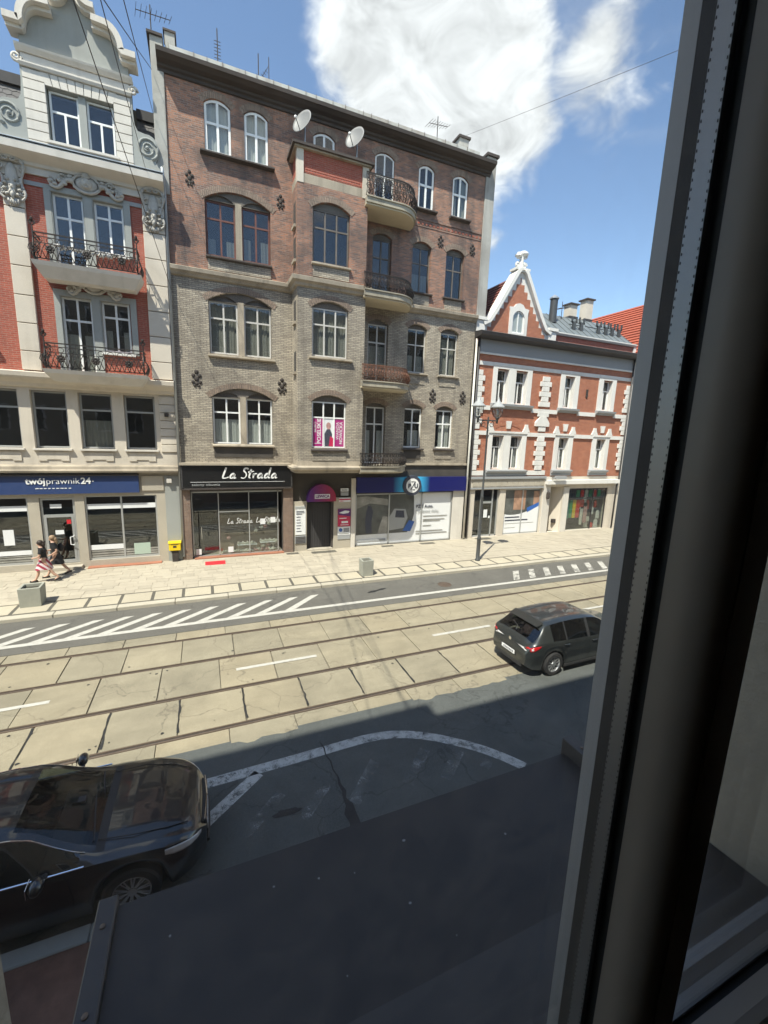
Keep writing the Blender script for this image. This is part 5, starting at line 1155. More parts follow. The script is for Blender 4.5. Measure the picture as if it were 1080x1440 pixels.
# ================================================================== OUR OWN SIDE: house with the window we look out of
OB = thing('own_house', 'beige stuccoed house whose window opening frames the view', 'building')
WY = .422; OX0, OX1, OZ0, OZ1 = -.191, .93, 5.46, 7.72
me = holed(rect(-3.4, 40, 0, 16.6), [rect(OX0, OX1, OZ0, OZ1)], .12, .302, back=True); link('wall', me, 'stucco', OB)
me = holed(rect(-40, -3.4, 0, 17.6), [], .12, .29, back=True); link('wall', me, 'own_facade', OB)
MB().box(-40, -3.4, -14, .92, 17.6, 17.9).build('roof_cornice', 'own_facade', OB); MB().box(-3.4, 40, -14, .92, 16.5, 16.8).build('roof_cornice', 'own_facade', OB)
bx('rear_wall', 'own_facade', OB, -40, 40, -14.2, -14.0, 0, 16.8)
for x0 in [-38+2.3*i for i in range(33)]:
    for z in (5.6, 9.6, 13.4):
        if -2.4 < x0+.6 < 3.0 and z < 6: continue
        fr_ = bx('window', 'frame_white', OB, x0, x0+1.2, WY+.002, WY+.04, z, z+2.0)
        for a in (0, 1): bx('pane', 'print_grey', fr_, x0+.08+.54*a, x0+.56+.54*a, WY+.041, WY+.05, z+.1, z+1.9)
for x0 in [-38+4.2*i for i in range(18)]:
    fr_ = bx('shop_front', 'alu', OB, x0, x0+3.4, WY+.002, WY+.05, .4, 3.2); bx('pane', 'print_grey', fr_, x0+.1, x0+3.3, WY+.051, WY+.06, .5, 3.1)
MB().xprof([(.285, 5.44), (.285, 5.505), (.424, 5.496), (.427, 5.47), (.405, 5.44)], OX0+.001, OX1-.001).build('outer_sill', 'canopy_edge', OB)
rm = MB().box(-2.6, 3.2, -4.6, .118, 4.75, 4.9).build('room_floor', 'room_floor'); tag(rm, kind='structure')
rw = MB().box(-2.6, 3.2, -4.75, -4.6, 4.9, 8.2).box(-2.75, -2.6, -4.75, .118, 4.9, 8.2).box(3.2, 3.35, -4.75, .118, 4.9, 8.2).build('room_wall', 'room_wall'); tag(rw, kind='structure')
rc = MB().box(-2.75, 3.35, -4.75, .118, 8.2, 8.35).build('room_ceiling', 'room_wall'); tag(rc, kind='structure')
# the window: outer frame, mullion, two double-glazed units
WN = thing('window', 'dark framed double glazed window with a central mullion, seen from inside', 'window')
zt_, zb_ = OZ1-.04, 5.558
MX0, MX1 = .360, .422
def post(x0, x1, name):
    # inner, dark part with a rounded bead
    b = MB(); cv = [(.022*(1-math.cos(a*math.pi/14)), .184+.030*(1-math.sin(a*math.pi/14))) for a in range(8)]; pl = [(x0, .2255)]+[(x0+a, q) for a, q in cv]+[(x0+.024, .1845), (x0+.0245, .186), (x0+.0255, .186), (x0+.026, .184), (x1-.004, .184), (x1-.001, .1852), (x1, .188), (x1, .2255)]
    m_ = b.plan(pl, zb_-.075, zt_+.04).build(name, 'pvc_inner', WN, smooth=True, auto=32)
    MB().plan([(x0+.006, .2257), (x1-.006, .2257), (x1-.006, .2653), (x0+.006, .2653)], zb_-.07, zt_+.03).build('core', 'gasket', m_)
    MB().plan([(x0, .2655), (x1, .2655), (x1, .280), (x0, .280)], zb_-.06, zt_+.03).build('outer_lip', 'pvc_outer', m_)
    for s, x in ((1, x0), (-1, x1)):
        a, c = sorted((x, x+s*.005)); bx('gasket', 'gasket', m_, a, c, .2505, .2653, zb_, zt_); bx('gasket', 'gasket', m_, a, c, .2257, .2325, zb_, zt_)
    return m_
mul = post(MX0, MX1, 'mullion')
post(-.235, -.165, 'jamb'); post(.90, .97, 'jamb')
def railb(z, up_, name, x0, x1):
    s = 1 if up_ else -1
    pr = [(.2255, z), (.205, z), (.193, z-s*.003), (.186, z-s*.010), (.184, z-s*.018), (.184, z-s*.08), (.2255, z-s*.08)]
    m_ = MB().xprof(pr, x0, x1).build(name, 'pvc_inner', WN)
    MB().xprof([(.2257, z-s*.006), (.2653, z-s*.006), (.2653, z-s*.08), (.2257, z-s*.08)], x0, x1).build('core', 'gasket', m_)
    MB().xprof([(.2655, z), (.2655, z-s*.08), (.280, z-s*.08), (.280, z)], x0, x1).build('outer_lip', 'pvc_outer', m_)
    a, c = sorted((z, z-s*.005)); bx('gasket', 'gasket', m_, x0, x1, .2505, .2653, a, c); bx('gasket', 'gasket', m_, x0, x1, .2257, .2325, a, c)
    return m_
for x0, x1 in ((-.164, MX0-.001), (MX1+.001, .899)):
    railb(zb_, True, 'bottom_rail', x0, x1); railb(zt_, False, 'top_rail', x0, x1)
    for y0 in (.2326, .2490): bx('pane', 'window_glass', WN, x0, x1, y0, y0+.0014, zb_, zt_)
    sp = MB().box(x0, x0+.006, .2344, .2487, zb_, zt_).box(x1-.006, x1, .2344, .2487, zb_, zt_).box(x0+.006, x1-.006, .2344, .2487, zb_, zb_+.006).build('spacer', 'spacer_alu', WN)
    b = MB(); xs_ = x1-.0062
    for i in range(int((zt_-zb_)/.0065)):
        z = zb_+.01+.0065*i
        for yy in (.2350, .2474): b.box(xs_-.0002, xs_+.0001, yy, yy+.0007, z, z+.0020)
    tag(b.build('perforations', 'gasket', sp), kind='stuff')
# flat canopy below the window
CN = thing('canopy', 'flat dark sheet metal canopy over the entrance below the window', 'canopy')
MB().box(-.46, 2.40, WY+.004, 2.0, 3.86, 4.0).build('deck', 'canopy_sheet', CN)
for i in range(3): bx('seam', 'canopy_sheet', CN, .25+.72*i, .262+.72*i, WY+.01, 1.98, 4.001, 4.006) if i < 0 else None
MB().box(-.545, -.462, WY+.004, 2.06, 3.80, 4.035).build('side_flashing', 'canopy_edge', CN, bevel=.006); MB().box(2.402, 2.50, WY+.004, 2.06, 3.80, 4.11).build('side_flashing', 'canopy_edge', CN, bevel=.006)
for i in range(16):
    x, y, a = random.uniform(-.35, 2.3), random.uniform(.75, 1.95), random.uniform(.003, .009)
    MB().sheet([(x+a*random.uniform(.6, 1.4)*math.cos(q), y+a*random.uniform(.6, 1.4)*math.sin(q)) for q in range(6)], 4.0025).build('dropping', 'dish_grey', CN)
for x in (-.505, 2.45):
    for k in range(5): MB().lathe([(.012, 0), (.012, .006), (.004, .009)], (x, .6+.33*k, 4.035 if x < 0 else 4.11), k=8).build('screw', 'rail_steel', CN)
MB().box(-.46, 2.40, 2.002, 2.03, 3.80, 3.997).build('front_flashing', 'canopy_sheet', CN)

# ================================================================== SIGNS
def stroke(pts, wd, y, mb):
    L, Rr = ribbon2(pts, wd); nn = len(L); vs = []
    for k in range(nn): vs += [(L[k].x, y, L[k].y), (Rr[k].x, y, Rr[k].y), (Rr[k].x, y+.012, Rr[k].y), (L[k].x, y+.012, L[k].y)]
    mb.add(vs, [(4*k+j, 4*k+(j+1) % 4, 4*k+4+(j+1) % 4, 4*k+4+j) for k in range(nn-1) for j in range(4)]+[(0, 1, 2, 3), (4*nn-4, 4*nn-3, 4*nn-2, 4*nn-1)])
S1 = thing('shop_sign', 'long navy blue law office sign over pale stone shopfront', 'sign')
bx('board', 'sign_navy', S1, -9.6, -2.62, FL-.14, FL-.01, 3.38, 4.12); bx('light_strip', 'soot_iron', S1, -9.6, -2.6, FL-.24, FL-.005, 4.125, 4.19)
xt_ = -6.60
for tx, of_, sx_ in (('twój', .010, 1.0), ('prawnik', -.003, 1.0), ('24', .010, 1.0)):
    lt = text(tx, .36, xt_, FL-.15, 3.80, 'letter_white', S1, 'LEFT', off=of_, sx=sx_, base=True); xt_ = max(v.co.x for v in lt.data.vertices)+.025
bx('dot', 'letter_white', S1, xt_+.03, xt_+.07, FL-.152, FL-.142, 3.88, 3.92)
for k in range(9): bx('text_line', 'letter_white', S1, -6.3+.14*k, -6.3+.14*k+random.uniform(.07, .12), FL-.148, FL-.141, 3.60, 3.63)
S2 = thing('shop_sign', 'black shoe shop sign with white brush lettering under the tenement ledge', 'sign')
bx('board', 'sign_black', S2, -.86, 4.0, F-.34, F-.006, 3.55, 4.56); bx('frame', 'roof_dark', S2, -.93, -.861, F-.36, F-.006, 3.55, 4.58); bx('frame', 'roof_dark', S2, 4.001, 4.07, F-.36, F-.006, 3.55, 4.58)
bx('rule', 'letter_white', S2, -.55, 3.7, F-.352, F-.341, 3.815, 3.828)
mb = MB(); X0 = .82; Z0 = 3.98; sz = .52
GL = {'L': [[(.18, 1.0), (.10, .6), (.02, .12), (.10, .04), (.30, .06), (.46, .14)]], 'a': [[(.34, .40), (.20, .42), (.06, .24), (.08, .04), (.22, .06), (.34, .30), (.36, .38)], [(.36, .40), (.33, .12), (.40, .02), (.50, .08)]],
      'S': [[(.50, .86), (.40, .98), (.20, .92), (.18, .72), (.36, .50), (.40, .22), (.24, .02), (.02, .08)]], 't': [[(.22, .86), (.14, .40), (.12, .08), (.24, .04)], [(.0, .56), (.20, .60), (.44, .66)]], 'r': [[(.08, .44), (.06, .02)], [(.07, .26), (.18, .42), (.34, .42)]],
      'd': [[(.34, .38), (.20, .42), (.06, .24), (.08, .04), (.22, .06), (.36, .34)], [(.46, 1.0), (.38, .5), (.34, .12), (.42, .02), (.50, .08)]]}
ADV = {'L': .50, 'a': .52, 'S': .50, 't': .36, 'r': .36, 'd': .54, ' ': .30}
x = X0
for ch in 'La Strada':
    for st in GL.get(ch, []):
        pts = [(x+(a+b*.14)*sz*1.12, Z0+b*sz*(1. if ch != 'S' else .95)) for a, b in smoothp(st, 5)]; n_ = len(pts)
        stroke(pts, [.035+.045*abs(math.sin(1.1+2.6*i/n_)) for i in range(n_)], F-.356, mb)
    x += ADV[ch]*sz*1.18
mb.build('lettering', 'letter_white', S2)
text('salony obuwia', .17, -.5, F-.35, 3.70, 'frame_grey', S2, 'LEFT', sx=1.25)
bx('alarm_box', 'post_yellow', S2, -.99, -.9, F-.42, F-.345, 4.08, 4.26) if False else None
# insurance sign with printed glow behind the roundel
mt, t, p = newmat('sign_glow')
sx = tn(t, 'ShaderNodeSeparateXYZ'); t.links.new(pos(t), sx.inputs[0])
dx = tn(t, 'ShaderNodeMath', operation='SUBTRACT'); t.links.new(sx.outputs[0], dx.inputs[0]); dx.inputs[1].default_value = 10.77
ab = tn(t, 'ShaderNodeMath', operation='ABSOLUTE'); t.links.new(dx.outputs[0], ab.inputs[0])
t.links.new(cmix(t, mrange(t, ab.outputs[0], .55, 1.15), (.06, .42, .75), (.012, .015, .125)), p.inputs['Base Color']); p.inputs['Roughness'].default_value = .3
S3 = thing('shop_sign', 'royal blue insurance sign with round white logo on tenement shopfront', 'sign')
bx('board', 'sign_glow', S3, 7.52, 14.40, F-.22, F-.006, 3.13, 3.96)
MB().lathe([(.56, F-.34), (.57, F-.32), (.57, F-.225)], (10.77, 0, 3.50), 'y', 32).build('roundel_rim', 'letter_dark', S3, smooth=True, auto=40)
MB().lathe([(.40, F-.352), (.40, F-.342)], (10.77, 0, 3.50), 'y', 32).build('roundel', 'letter_white', S3)
text('P', .34, 10.57, F-.36, 3.47, 'letter_dark', S3, off=.012); text('U', .34, 10.99, F-.36, 3.47, 'letter_dark', S3, off=.012)
mb = MB(); stroke([(10.68, 3.72), (10.93, 3.72), (10.66, 3.27), (10.92, 3.27)], .055, F-.366, mb); mb.build('lettering', 'letter_dark', S3)
# insurance office window graphics
w4 = MB(); 
for x in (7.57, 9.55, 11.60, 13.60): w4.box(x-.035, x+.035, F+.02, F+.10, .15, 3.04)
w4.box(7.57, 13.6, F+.02, F+.10, 2.98, 3.04).box(7.57, 13.6, F+.02, F+.10, .15, .22)
w4 = w4.build('shop_window', 'alu', MT)
for a, c in ((7.605, 9.515), (9.585, 11.565), (11.635, 13.565)): bx('pane', 'shop_glass', w4, a, c, F+.078, F+.084, .22, 2.98)
bx('advert_backing', 'paper_white', w4, 7.6, 13.56, F+.070, F+.075, .22, 2.98)
bx('advert_photo', 'print_grey', w4, 7.605, 9.515, F+.063, F+.069, .74, 2.98)
MB().prism([(9.585, .74), (10.75, .74), (11.0, 1.2), (11.15, 1.8), (11.1, 2.98), (9.585, 2.98)], F+.063, F+.069).build('advert_photo', 'print_grey', w4)
MB().prism([(7.61, 2.2), (8.4, 2.5), (9.5, 2.35), (9.5, 2.7), (8.2, 2.9), (7.61, 2.85)], F+.058, F+.062).build('advert_shape', 'print_mid', w4)
MB().prism([(8.2, .8), (8.55, .8), (8.52, 1.5), (8.6, 2.0), (8.48, 2.35), (8.3, 2.38), (8.2, 2.05), (8.14, 1.5)], F+.0575, F+.0579).build('advert_shape', 'letter_dark', w4)
MB().prism([(8.9, .76), (9.5, .76), (9.5, 1.7), (9.2, 1.75), (9.05, 1.3)], F+.058, F+.062).build('advert_shape', 'print_mid', w4)
MB().prism([(9.6, .9), (10.5, 1.0), (10.75, 1.6), (10.6, 2.1), (9.9, 2.15), (9.6, 1.7)], F+.058, F+.062).build('advert_shape', 'frame_grey', w4)
MB().prism([(9.95, 1.65), (10.55, 1.6), (10.5, 2.02), (10.0, 2.05)], F+.0555, F+.0575).build('advert_shape', 'letter_dark', w4)
MB().prism([(10.45, .84), (10.95, .78), (11.2, 1.35), (10.85, 1.45)], F+.0555, F+.0575).build('advert_shape', 'print_blue', w4)
for a, c in ((8.6, 9.3),): MB().tube([(8.3, F+.057, 1.2), (8.5, F+.057, 1.3)], .02, 4)
text('PZU Auto.', .26, 11.25, F+.046, 2.22, 'letter_dark', w4, 'LEFT', off=.005, ext=.002); text('I jedziesz dalej.', .26, 11.25, F+.046, 1.93, 'frame_grey', w4, 'LEFT', ext=.002)
for z, a, c in ((1.62, 11.75, 13.35), (1.42, 11.75, 13.2), (1.33, 11.75, 12.9), (1.05, 11.75, 12.3), (.74, 11.3, 13.1), (.60, 11.3, 13.4)): bx('advert_line', 'print_mid', w4, a, c, F+.045, F+.049, z, z+.045)
bx('sticker', 'grey_trim', w4, 7.7, 9.4, F+.045, F+.049, .34, .46)
# arched party sign
mt, t, p = newmat('sign_party')
sx = tn(t, 'ShaderNodeSeparateXYZ'); t.links.new(pos(t), sx.inputs[0])
t.links.new(cmix(t, mrange(t, sx.outputs[0], 4.9, 6.3), (.085, .02, .17), (.34, .02, .055)), p.inputs['Base Color']); p.inputs['Roughness'].default_value = .45
S4 = thing('door_sign', 'arched purple and red sign over the dark tenement doorway', 'sign')
MB().prism([(4.84, 2.74), (6.36, 2.74)]+[(5.60+.76*math.cos(a*math.pi/16), 2.84+.80*math.sin(a*math.pi/16)) for a in range(17)], F-.30, F-.006).build('board', 'sign_party', S4)
bx('plate', 'letter_white', S4, 5.22, 6.02, F-.312, F-.301, 2.90, 3.13); text('LEWICA', .20, 5.62, F-.32, 3.01, 'print_purple', S4, off=.008, ext=.004)
S5 = thing('info_board', 'tall white price board on the pier beside the shoe shop', 'sign')
bx('board', 'paper_white', S5, 4.26, 4.80, F-.09, F-.062, 1.0, 2.5); bx('heading', 'frame_grey', S5, 4.26, 4.80, F-.10, F-.091, 2.36, 2.50)
for i, wd in enumerate((.4, .42, .3, 0, .22, 0, .2, 0, .22, 0, .24, 0, .2, 0, .26)):
    if wd: bx('text_line', 'letter_dark', S5, 4.32, 4.32+wd, F-.10, F-.091, 2.22-.075*i, 2.25-.075*i)
bx('grille', 'grey_trim', S5, 4.24, 4.82, F-.10, F-.062, .52, .94)
for i in range(5): bx('slat', 'soot_iron', S5, 4.27, 4.79, F-.115, F-.101, .56+.075*i, .59+.075*i)
S6 = thing('poster', 'red and purple campaign poster on the pale pier beside the doorway', 'poster')
bx('sheet', 'print_red', S6, 6.52, 7.22, F-.14, F-.102, 1.34, 2.28); MB().prism([(6.52, 1.98), (7.22, 1.86), (7.22, 2.28), (6.52, 2.28)], F-.146, F-.141).build('print_area', 'print_purple', S6)
MB().prism([(6.56, 2.08), (6.9, 2.2), (7.16, 2.16), (7.1, 2.06), (6.8, 2.02)], F-.152, F-.147).build('print_area', 'paper_white', S6); bx('text_line', 'letter_white', S6, 6.72, 7.08, F-.146, F-.141, 1.51, 1.62); bx('text_line', 'letter_white', S6, 6.6, 7.0, F-.146, F-.141, 1.76, 1.80); bx('text_line', 'letter_white', S6, 6.66, 7.12, F-.146, F-.141, 1.40, 1.43)
S7 = thing('poster', 'small white notice with blue emblem under the red campaign poster', 'poster')
bx('sheet', 'paper_white', S7, 6.52, 7.22, F-.14, F-.102, .86, 1.31); MB().lathe([(.10, F-.148), (.10, F-.141)], (6.68, 0, 1.14), 'y', 16).build('emblem', 'print_blue', S7)
for i in range(4): bx('text_line', 'letter_dark', S7, 6.84, 7.16, F-.146, F-.141, 1.20-.06*i, 1.23-.06*i)
bx('text_line', 'print_mid', S7, 6.58, 7.15, F-.146, F-.141, .91, .94); bx('plinth', 'grey_trim', S7, 6.52, 7.22, F-.13, F-.102, .62, .85)
S8 = thing('name_plate', 'red and white name plates stacked beside the arched doorway sign', 'sign')
bx('plate', 'paper_white', S8, 6.58, 7.20, F-.14, F-.102, 2.66, 2.88); bx('plate', 'paper_white', S8, 6.66, 7.08, F-.14, F-.006, 3.22, 3.38); bx('plate', 'grey_trim', S8, 6.66, 7.08, F-.14, F-.006, 3.0, 3.18); bx('text_line', 'print_red', S8, 6.58, 7.20, F-.146, F-.141, 2.76, 2.83); bx('text_line', 'letter_dark', S8, 6.70, 7.02, F-.146, F-.141, 3.28, 3.32); bx('text_line', 'print_red', S8, 6.62, 6.8, F-.146, F-.141, 2.69, 2.72)
S9 = thing('window_banner', 'magenta campaign banner with woman portrait inside the bay window', 'poster')
yb = YB+.163; wd = (BWX[1]-BWX[0]-.04-.13-.13)/3
xs3 = [BWX[0]+.02+.065+i*(wd+.065) for i in range(3)]; za, zb2 = 5.60, 6.93
for i, x in enumerate(xs3): bx('sheet', 'print_magenta' if i != 1 else 'paper_white', S9, x, x+wd, yb, yb+.005, za, zb2)
text('POSELSKIE', .26, xs3[0]+wd*.66, yb-.004, (za+zb2)/2+.05, 'letter_white', S9, rot=R(90), ext=.002, off=.004); text('BIURO', .17, xs3[0]+wd*.25, yb-.004, 6.5, 'letter_white', S9, rot=R(90), ext=.002)
text('WANDA', .22, xs3[2]+wd*.32, yb-.004, 6.35, 'letter_white', S9, rot=R(90), ext=.002); text('NOWICKA', .22, xs3[2]+wd*.70, yb-.004, 6.25, 'letter_white', S9, rot=R(90), ext=.002, off=.003)
xm = xs3[1]+wd/2; MB().prism([(xm-.18, za), (xm+.16, za), (xm+.18, 6.2), (xm+.08, 6.42), (xm-.08, 6.42), (xm-.2, 6.2)], yb-.004, yb-.001).build('print_area', 'letter_dark', S9)
MB().prism([(xm+.12*math.cos(a*.5), 6.58+.17*math.sin(a*.5)) for a in range(13)], yb-.005, yb-.0045).build('print_area', 'cloth_pink', S9); MB().prism([(xm+.02, za), (xs3[1]+wd, za), (xs3[1]+wd, 6.0), (xm+.08, 6.1)], yb-.006, yb-.0055).build('print_area', 'print_red', S9); bx('rule', 'letter_white', S9, xs3[0]+.05, xs3[0]+wd-.05, yb-.006, yb-.001, 5.72, 5.74)
# shoe shop display: lettering on the glass, stands and shoes
S10 = thing('window_lettering', 'faded white brush lettering repeated across the shoe shop glass', 'lettering')
for x in (1.0, 2.35):
    mb = MB(); xx = x
    for ch in 'La Strada':
        for st in GL.get(ch, []):
            pts = [(xx+(a+b*.14)*.27, 1.72+b*.26) for a, b in smoothp(st, 4)]; stroke(pts, .022, F+.105, mb)
        xx += ADV[ch]*.29
    mb.build('lettering', 'letter_white', S10)
COLN = {'cloth_pale': 'cream', 'curtain_white': 'white', 'cloth_pink': 'pink', 'cloth_red': 'red', 'cloth_black': 'black', 'cloth_teal': 'teal', 'print_green': 'green', 'print_mid': 'grey'}
def shoe(x, y, z, rz, mat, s=1., where='on the floor of'):
    o = tag(MB().ell((0, 0, .05*s), (.13*s, .045*s, .05*s), 8, 5).ell((-.07*s, 0, .09*s), (.055*s, .042*s, .06*s), 8, 5).build('shoe', mat, None, smooth=True), f'{COLN[mat]} shoe displayed {where} the shoe shop window', 'shoe', f'{COLN[mat]} shoes {where} the shoe shop window')
    o.location = (x, y, z); o.rotation_euler = (0, 0, rz); return o
for i in range(22): shoe(.85+.115*i+random.uniform(-.03, .03), F+.24+random.uniform(0, .12), .20, random.uniform(-1, 1), random.choice(('cloth_pale', 'cloth_pale', 'curtain_white', 'cloth_pink')), 1.15)
for k, (x, z, l) in enumerate(((1.45, .55, .95), (2.55, .62, .7))):
    tb = thing('display_stand', ('low white stand of shoes left in the shoe shop window', 'white stand with bags at the right end of the shoe shop window')[k], 'stand')
    bx('top', 'paper_white', tb, x, x+l, F+.22, F+.5, z, z+.03)
    for xx in (x+.05, x+l-.05): bx('leg', 'alu', tb, xx-.01, xx+.01, F+.3, F+.32, .16, z)
    for j in range(4): shoe(x+.12+j*.22, F+.34, z+.03, random.uniform(-.6, .6), 'cloth_pale', 1.1, ('on the low left stand in', 'on the right stand in')[k])
for i, (x, z) in enumerate(((1.05, .95), (2.35, 1.27), (2.62, 1.42), (2.82, 1.45), (3.0, 1.6), (3.1, 1.78), (3.2, 1.95), (3.28, 1.7), (3.2, .55), (2.95, .5), (3.3, .62), (2.7, .45))):
    o = tag(MB().ell((x, F+.3, z), (.11, .05, .085), 8, 5).tube([(x-.06, F+.3, z+.06), (x-.03, F+.3, z+.16), (x+.03, F+.3, z+.16), (x+.06, F+.3, z+.06)], .01, 4).build('handbag', 'cloth_pale' if i % 3 else 'cloth_pink', None, smooth=True), f"{'cream' if i % 3 else 'pink'} handbag {'above the shelf' if z > 1 else 'near the floor'} in the shoe shop window", 'handbag', f"{'cream' if i % 3 else 'pink'} handbags {'above the shelf' if z > 1 else 'near the floor'} in the shoe shop window")
for x, z, lab in ((1.0, .28, 'square white price card low in the shoe shop window'), (2.55, 1.62, 'upper white price card beside the glass lettering'), (3.05, 1.68, 'white card behind the hanging handbags'), (-.45, .26, 'small white card by the shoe shop entrance')):
    tag(bx('price_card', 'paper_white', None, x, x+.24, F+.108, F+.112, z, z+.28), lab, 'card')
tag(MB().box(-.07, .80, 20.22, 20.78, .121, .132).build('doormat', 'carpet_red', None), 'bright red entrance mat lying before the shoe shop', 'mat')
mm = bpy.data.objects['doormat'] if 'doormat' in bpy.data.objects else None
# goods of the clothing shop
gi = 0
for i in range(9):
    x = 23.0+.40*i
    col = random.choice(('cloth_teal', 'print_green', 'cloth_red', 'cloth_pale', 'cloth_black', 'cloth_pink', 'print_mid'))
    tag(MB().prism([(x, 2.42), (x+.30, 2.42), (x+.30, 2.86), (x+.20, 2.94), (x+.10, 2.94), (x, 2.86)], F+.20, F+.24).build('folded_garment', col, None), f'{COLN[col]} folded garment pinned along the top row of the clothing shop window', 'garment', f'{COLN[col]} garments along the top of the clothing shop window')
for x, wd, z0, z1, col, lab in ((22.95, .28, .95, 2.25, 'cloth_teal', 'dark teal beach towel hanging in clothing shop window'), (23.28, .22, 1.0, 2.25, 'print_green', 'green beach towel hanging in clothing shop window'), (23.55, .28, .98, 2.25, 'cloth_yellow', 'yellow beach towel hanging in clothing shop window'), (23.86, .34, .98, 2.25, 'cloth_red', 'bright red beach towel hanging in clothing shop window'),
                                (24.30, .25, .45, 1.6, 'cloth_pale', 'long pale dress hanging low in clothing shop window'), (24.62, .34, .6, 1.75, 'cloth_pink', 'pink patterned dress hanging in clothing shop window')):
    vs, fs = [], []
    for i in range(9):
        xx = x+wd*i/8; yy = F+.17+.02*math.sin(i*1.6)
        vs += [(xx, yy, z0), (xx, yy, z1)]
        if i: fs.append((2*i-2, 2*i, 2*i+1, 2*i-1))
    for i in range(9):
        xx = x+wd*i/8; yy = F+.19+.02*math.sin(i*1.6); vs += [(xx, yy, z0), (xx, yy, z1)]
        if i: fs.append((18+2*i-2, 18+2*i-1, 18+2*i+1, 18+2*i))
    fs += [(0, 1, 19, 18), (16, 34, 35, 17), (1, 17, 35, 19)]
    tag(MB().add(vs, fs).build('hanging_cloth', col, None, smooth=True), lab, 'cloth')
for i in range(16):
    x = random.uniform(24.2, 26.2); z = random.uniform(.35, 2.1)
    if x < 25.1: z = random.uniform(1.7, 2.2)
    w_ = random.uniform(.12, .22); h = random.uniform(.16, .34); col = random.choice(('cloth_pale', 'cloth_pink', 'curtain_white', 'cloth_red', 'cloth_black', 'cloth_teal'))
    tag(MB().prism([(x-w_, z-h), (x+w_, z-h), (x+w_*.9, z+h*.6), (x+w_*.4, z+h), (x-w_*.4, z+h), (x-w_*.9, z+h*.6)], F+.24+.01*i, F+.245+.01*i+.03).build('shirt', col, None), f'small {COLN[col]} shirt hanging at the dark framed right part of the clothing shop window', 'shirt', f'{COLN[col]} shirts hanging in the clothing shop window')

# ================================================================== STREET FURNITURE
LP = thing('street_lamp', 'slim grey street lamp with twin lanterns by the kerb', 'street lamp', (12.70, 17.30, .12))
MB().lathe([(.13, 0), (.13, .06), (.10, .1), (.095, 1.1), (.105, 1.12), (.105, 1.18), (.07, 1.25), (.06, 3.2), (.068, 3.22), (.068, 3.3), (.05, 3.35), (.042, 6.8), (.055, 6.85), (.05, 6.95), (.03, 7.15)], (0, 0, 0), k=12).build('pole', 'lamp_metal', LP, smooth=True, auto=40)
MB().tube([(-.60, 0, 6.98), (.52, 0, 6.98)], .028, 6).tube(spiral(-.25, 6.80, .16, .04, 1.5, 1.3, 0), .018, 5).tube(spiral(.2, 6.80, .16, .04, 1.5, -1.3, 0), .018, 5).tube([(0, 0, 6.6), (-.3, 0, 6.7), (-.58, 0, 6.95)], .016, 5).build('crossarm', 'lamp_metal', LP)
for x in (-.60, .52):
    ln = MB().lathe([(.045, 6.85), (.05, 7.0), (.10, 7.12), (.11, 7.16)], (x, 0, 0), k=12).build('lantern', 'lamp_metal', LP, smooth=True)
    MB().lathe([(.11, 7.165), (.20, 7.38), (.24, 7.60)], (x, 0, 0), k=14).build('lantern_glass', 'lamp_glass', ln, smooth=True)
    MB().lathe([(.33, 7.60), (.33, 7.64), (.22, 7.74), (.12, 7.86), (.08, 7.9), (.03, 8.05), (.012, 8.12)], (x, 0, 0), k=14).build('lantern_hood', 'frame_grey', ln, smooth=True, auto=35)
    MB().lathe([(.04, 7.2), (.06, 7.3), (.05, 7.5)], (x, 0, 0), k=8).build('bulb', 'letter_white', ln, smooth=True)
    b = MB()
    for k in range(3): a = k*2.09; b.tube([(x+.1*math.cos(a), .1*math.sin(a), 7.1), (x+.27*math.cos(a), .27*math.sin(a), 7.3), (x+.29*math.cos(a), .29*math.sin(a), 7.6)], .012, 4)
    b.build('lantern_rib', 'lamp_metal', ln)
def planter(x, y, w_, h, rz, label):
    t_ = thing('planter', label, 'planter', (x, y, .12), rz, None)
    b = MB(); o_, i_ = w_/2, w_/2-.07
    vs = [(sx*o_*.95, sy*o_*.95, 0) for sx, sy in ((-1, -1), (1, -1), (1, 1), (-1, 1))]+[(sx*o_, sy*o_, h) for sx, sy in ((-1, -1), (1, -1), (1, 1), (-1, 1))]+[(sx*i_, sy*i_, h) for sx, sy in ((-1, -1), (1, -1), (1, 1), (-1, 1))]+[(sx*i_, sy*i_, h-.14) for sx, sy in ((-1, -1), (1, -1), (1, 1), (-1, 1))]
    fs = [(i, (i+1) % 4, 4+(i+1) % 4, 4+i) for i in range(4)]+[(4+i, 4+(i+1) % 4, 8+(i+1) % 4, 8+i) for i in range(4)]+[(8+i, 8+(i+1) % 4, 12+(i+1) % 4, 12+i) for i in range(4)]
    b.add(vs, fs).build('box', 'planter_concrete', t_, bevel=.008)
    MB().sheet([(-i_+.002, -i_+.002), (i_-.002, -i_+.002), (i_-.002, i_-.002), (-i_+.002, i_-.002)], h-.10).build('soil', 'soil', t_)
planter(-5.55, 17.36, .62, .66, .03, 'concrete box planter standing near the two walkers'); planter(6.50, 16.92, .52, .70, -.02, 'concrete box planter on the slab strip before the insurance office')
PB = thing('post_box', 'yellow wall letter box beside the shoe shop pier', 'post box')
bx('body', 'post_yellow', PB, -1.58, -1.08, F-.34, F-.105, .66, 1.02, bevel=.02); MB().xprof([(F-.36, 1.0), (F-.36, 1.03), (F-.22, 1.08), (F-.10, 1.08), (F-.10, 1.0)], -1.60, -1.06).build('lid', 'post_yellow', PB); bx('emblem', 'soot_iron', PB, -1.40, -1.26, F-.346, F-.341, .80, .90); bx('slot', 'soot_iron', PB, -1.48, -1.18, F-.346, F-.341, .94, .965)
bx('stand', 'soot_iron', PB, -1.46, -1.2, F-.28, F-.11, .12, .658)
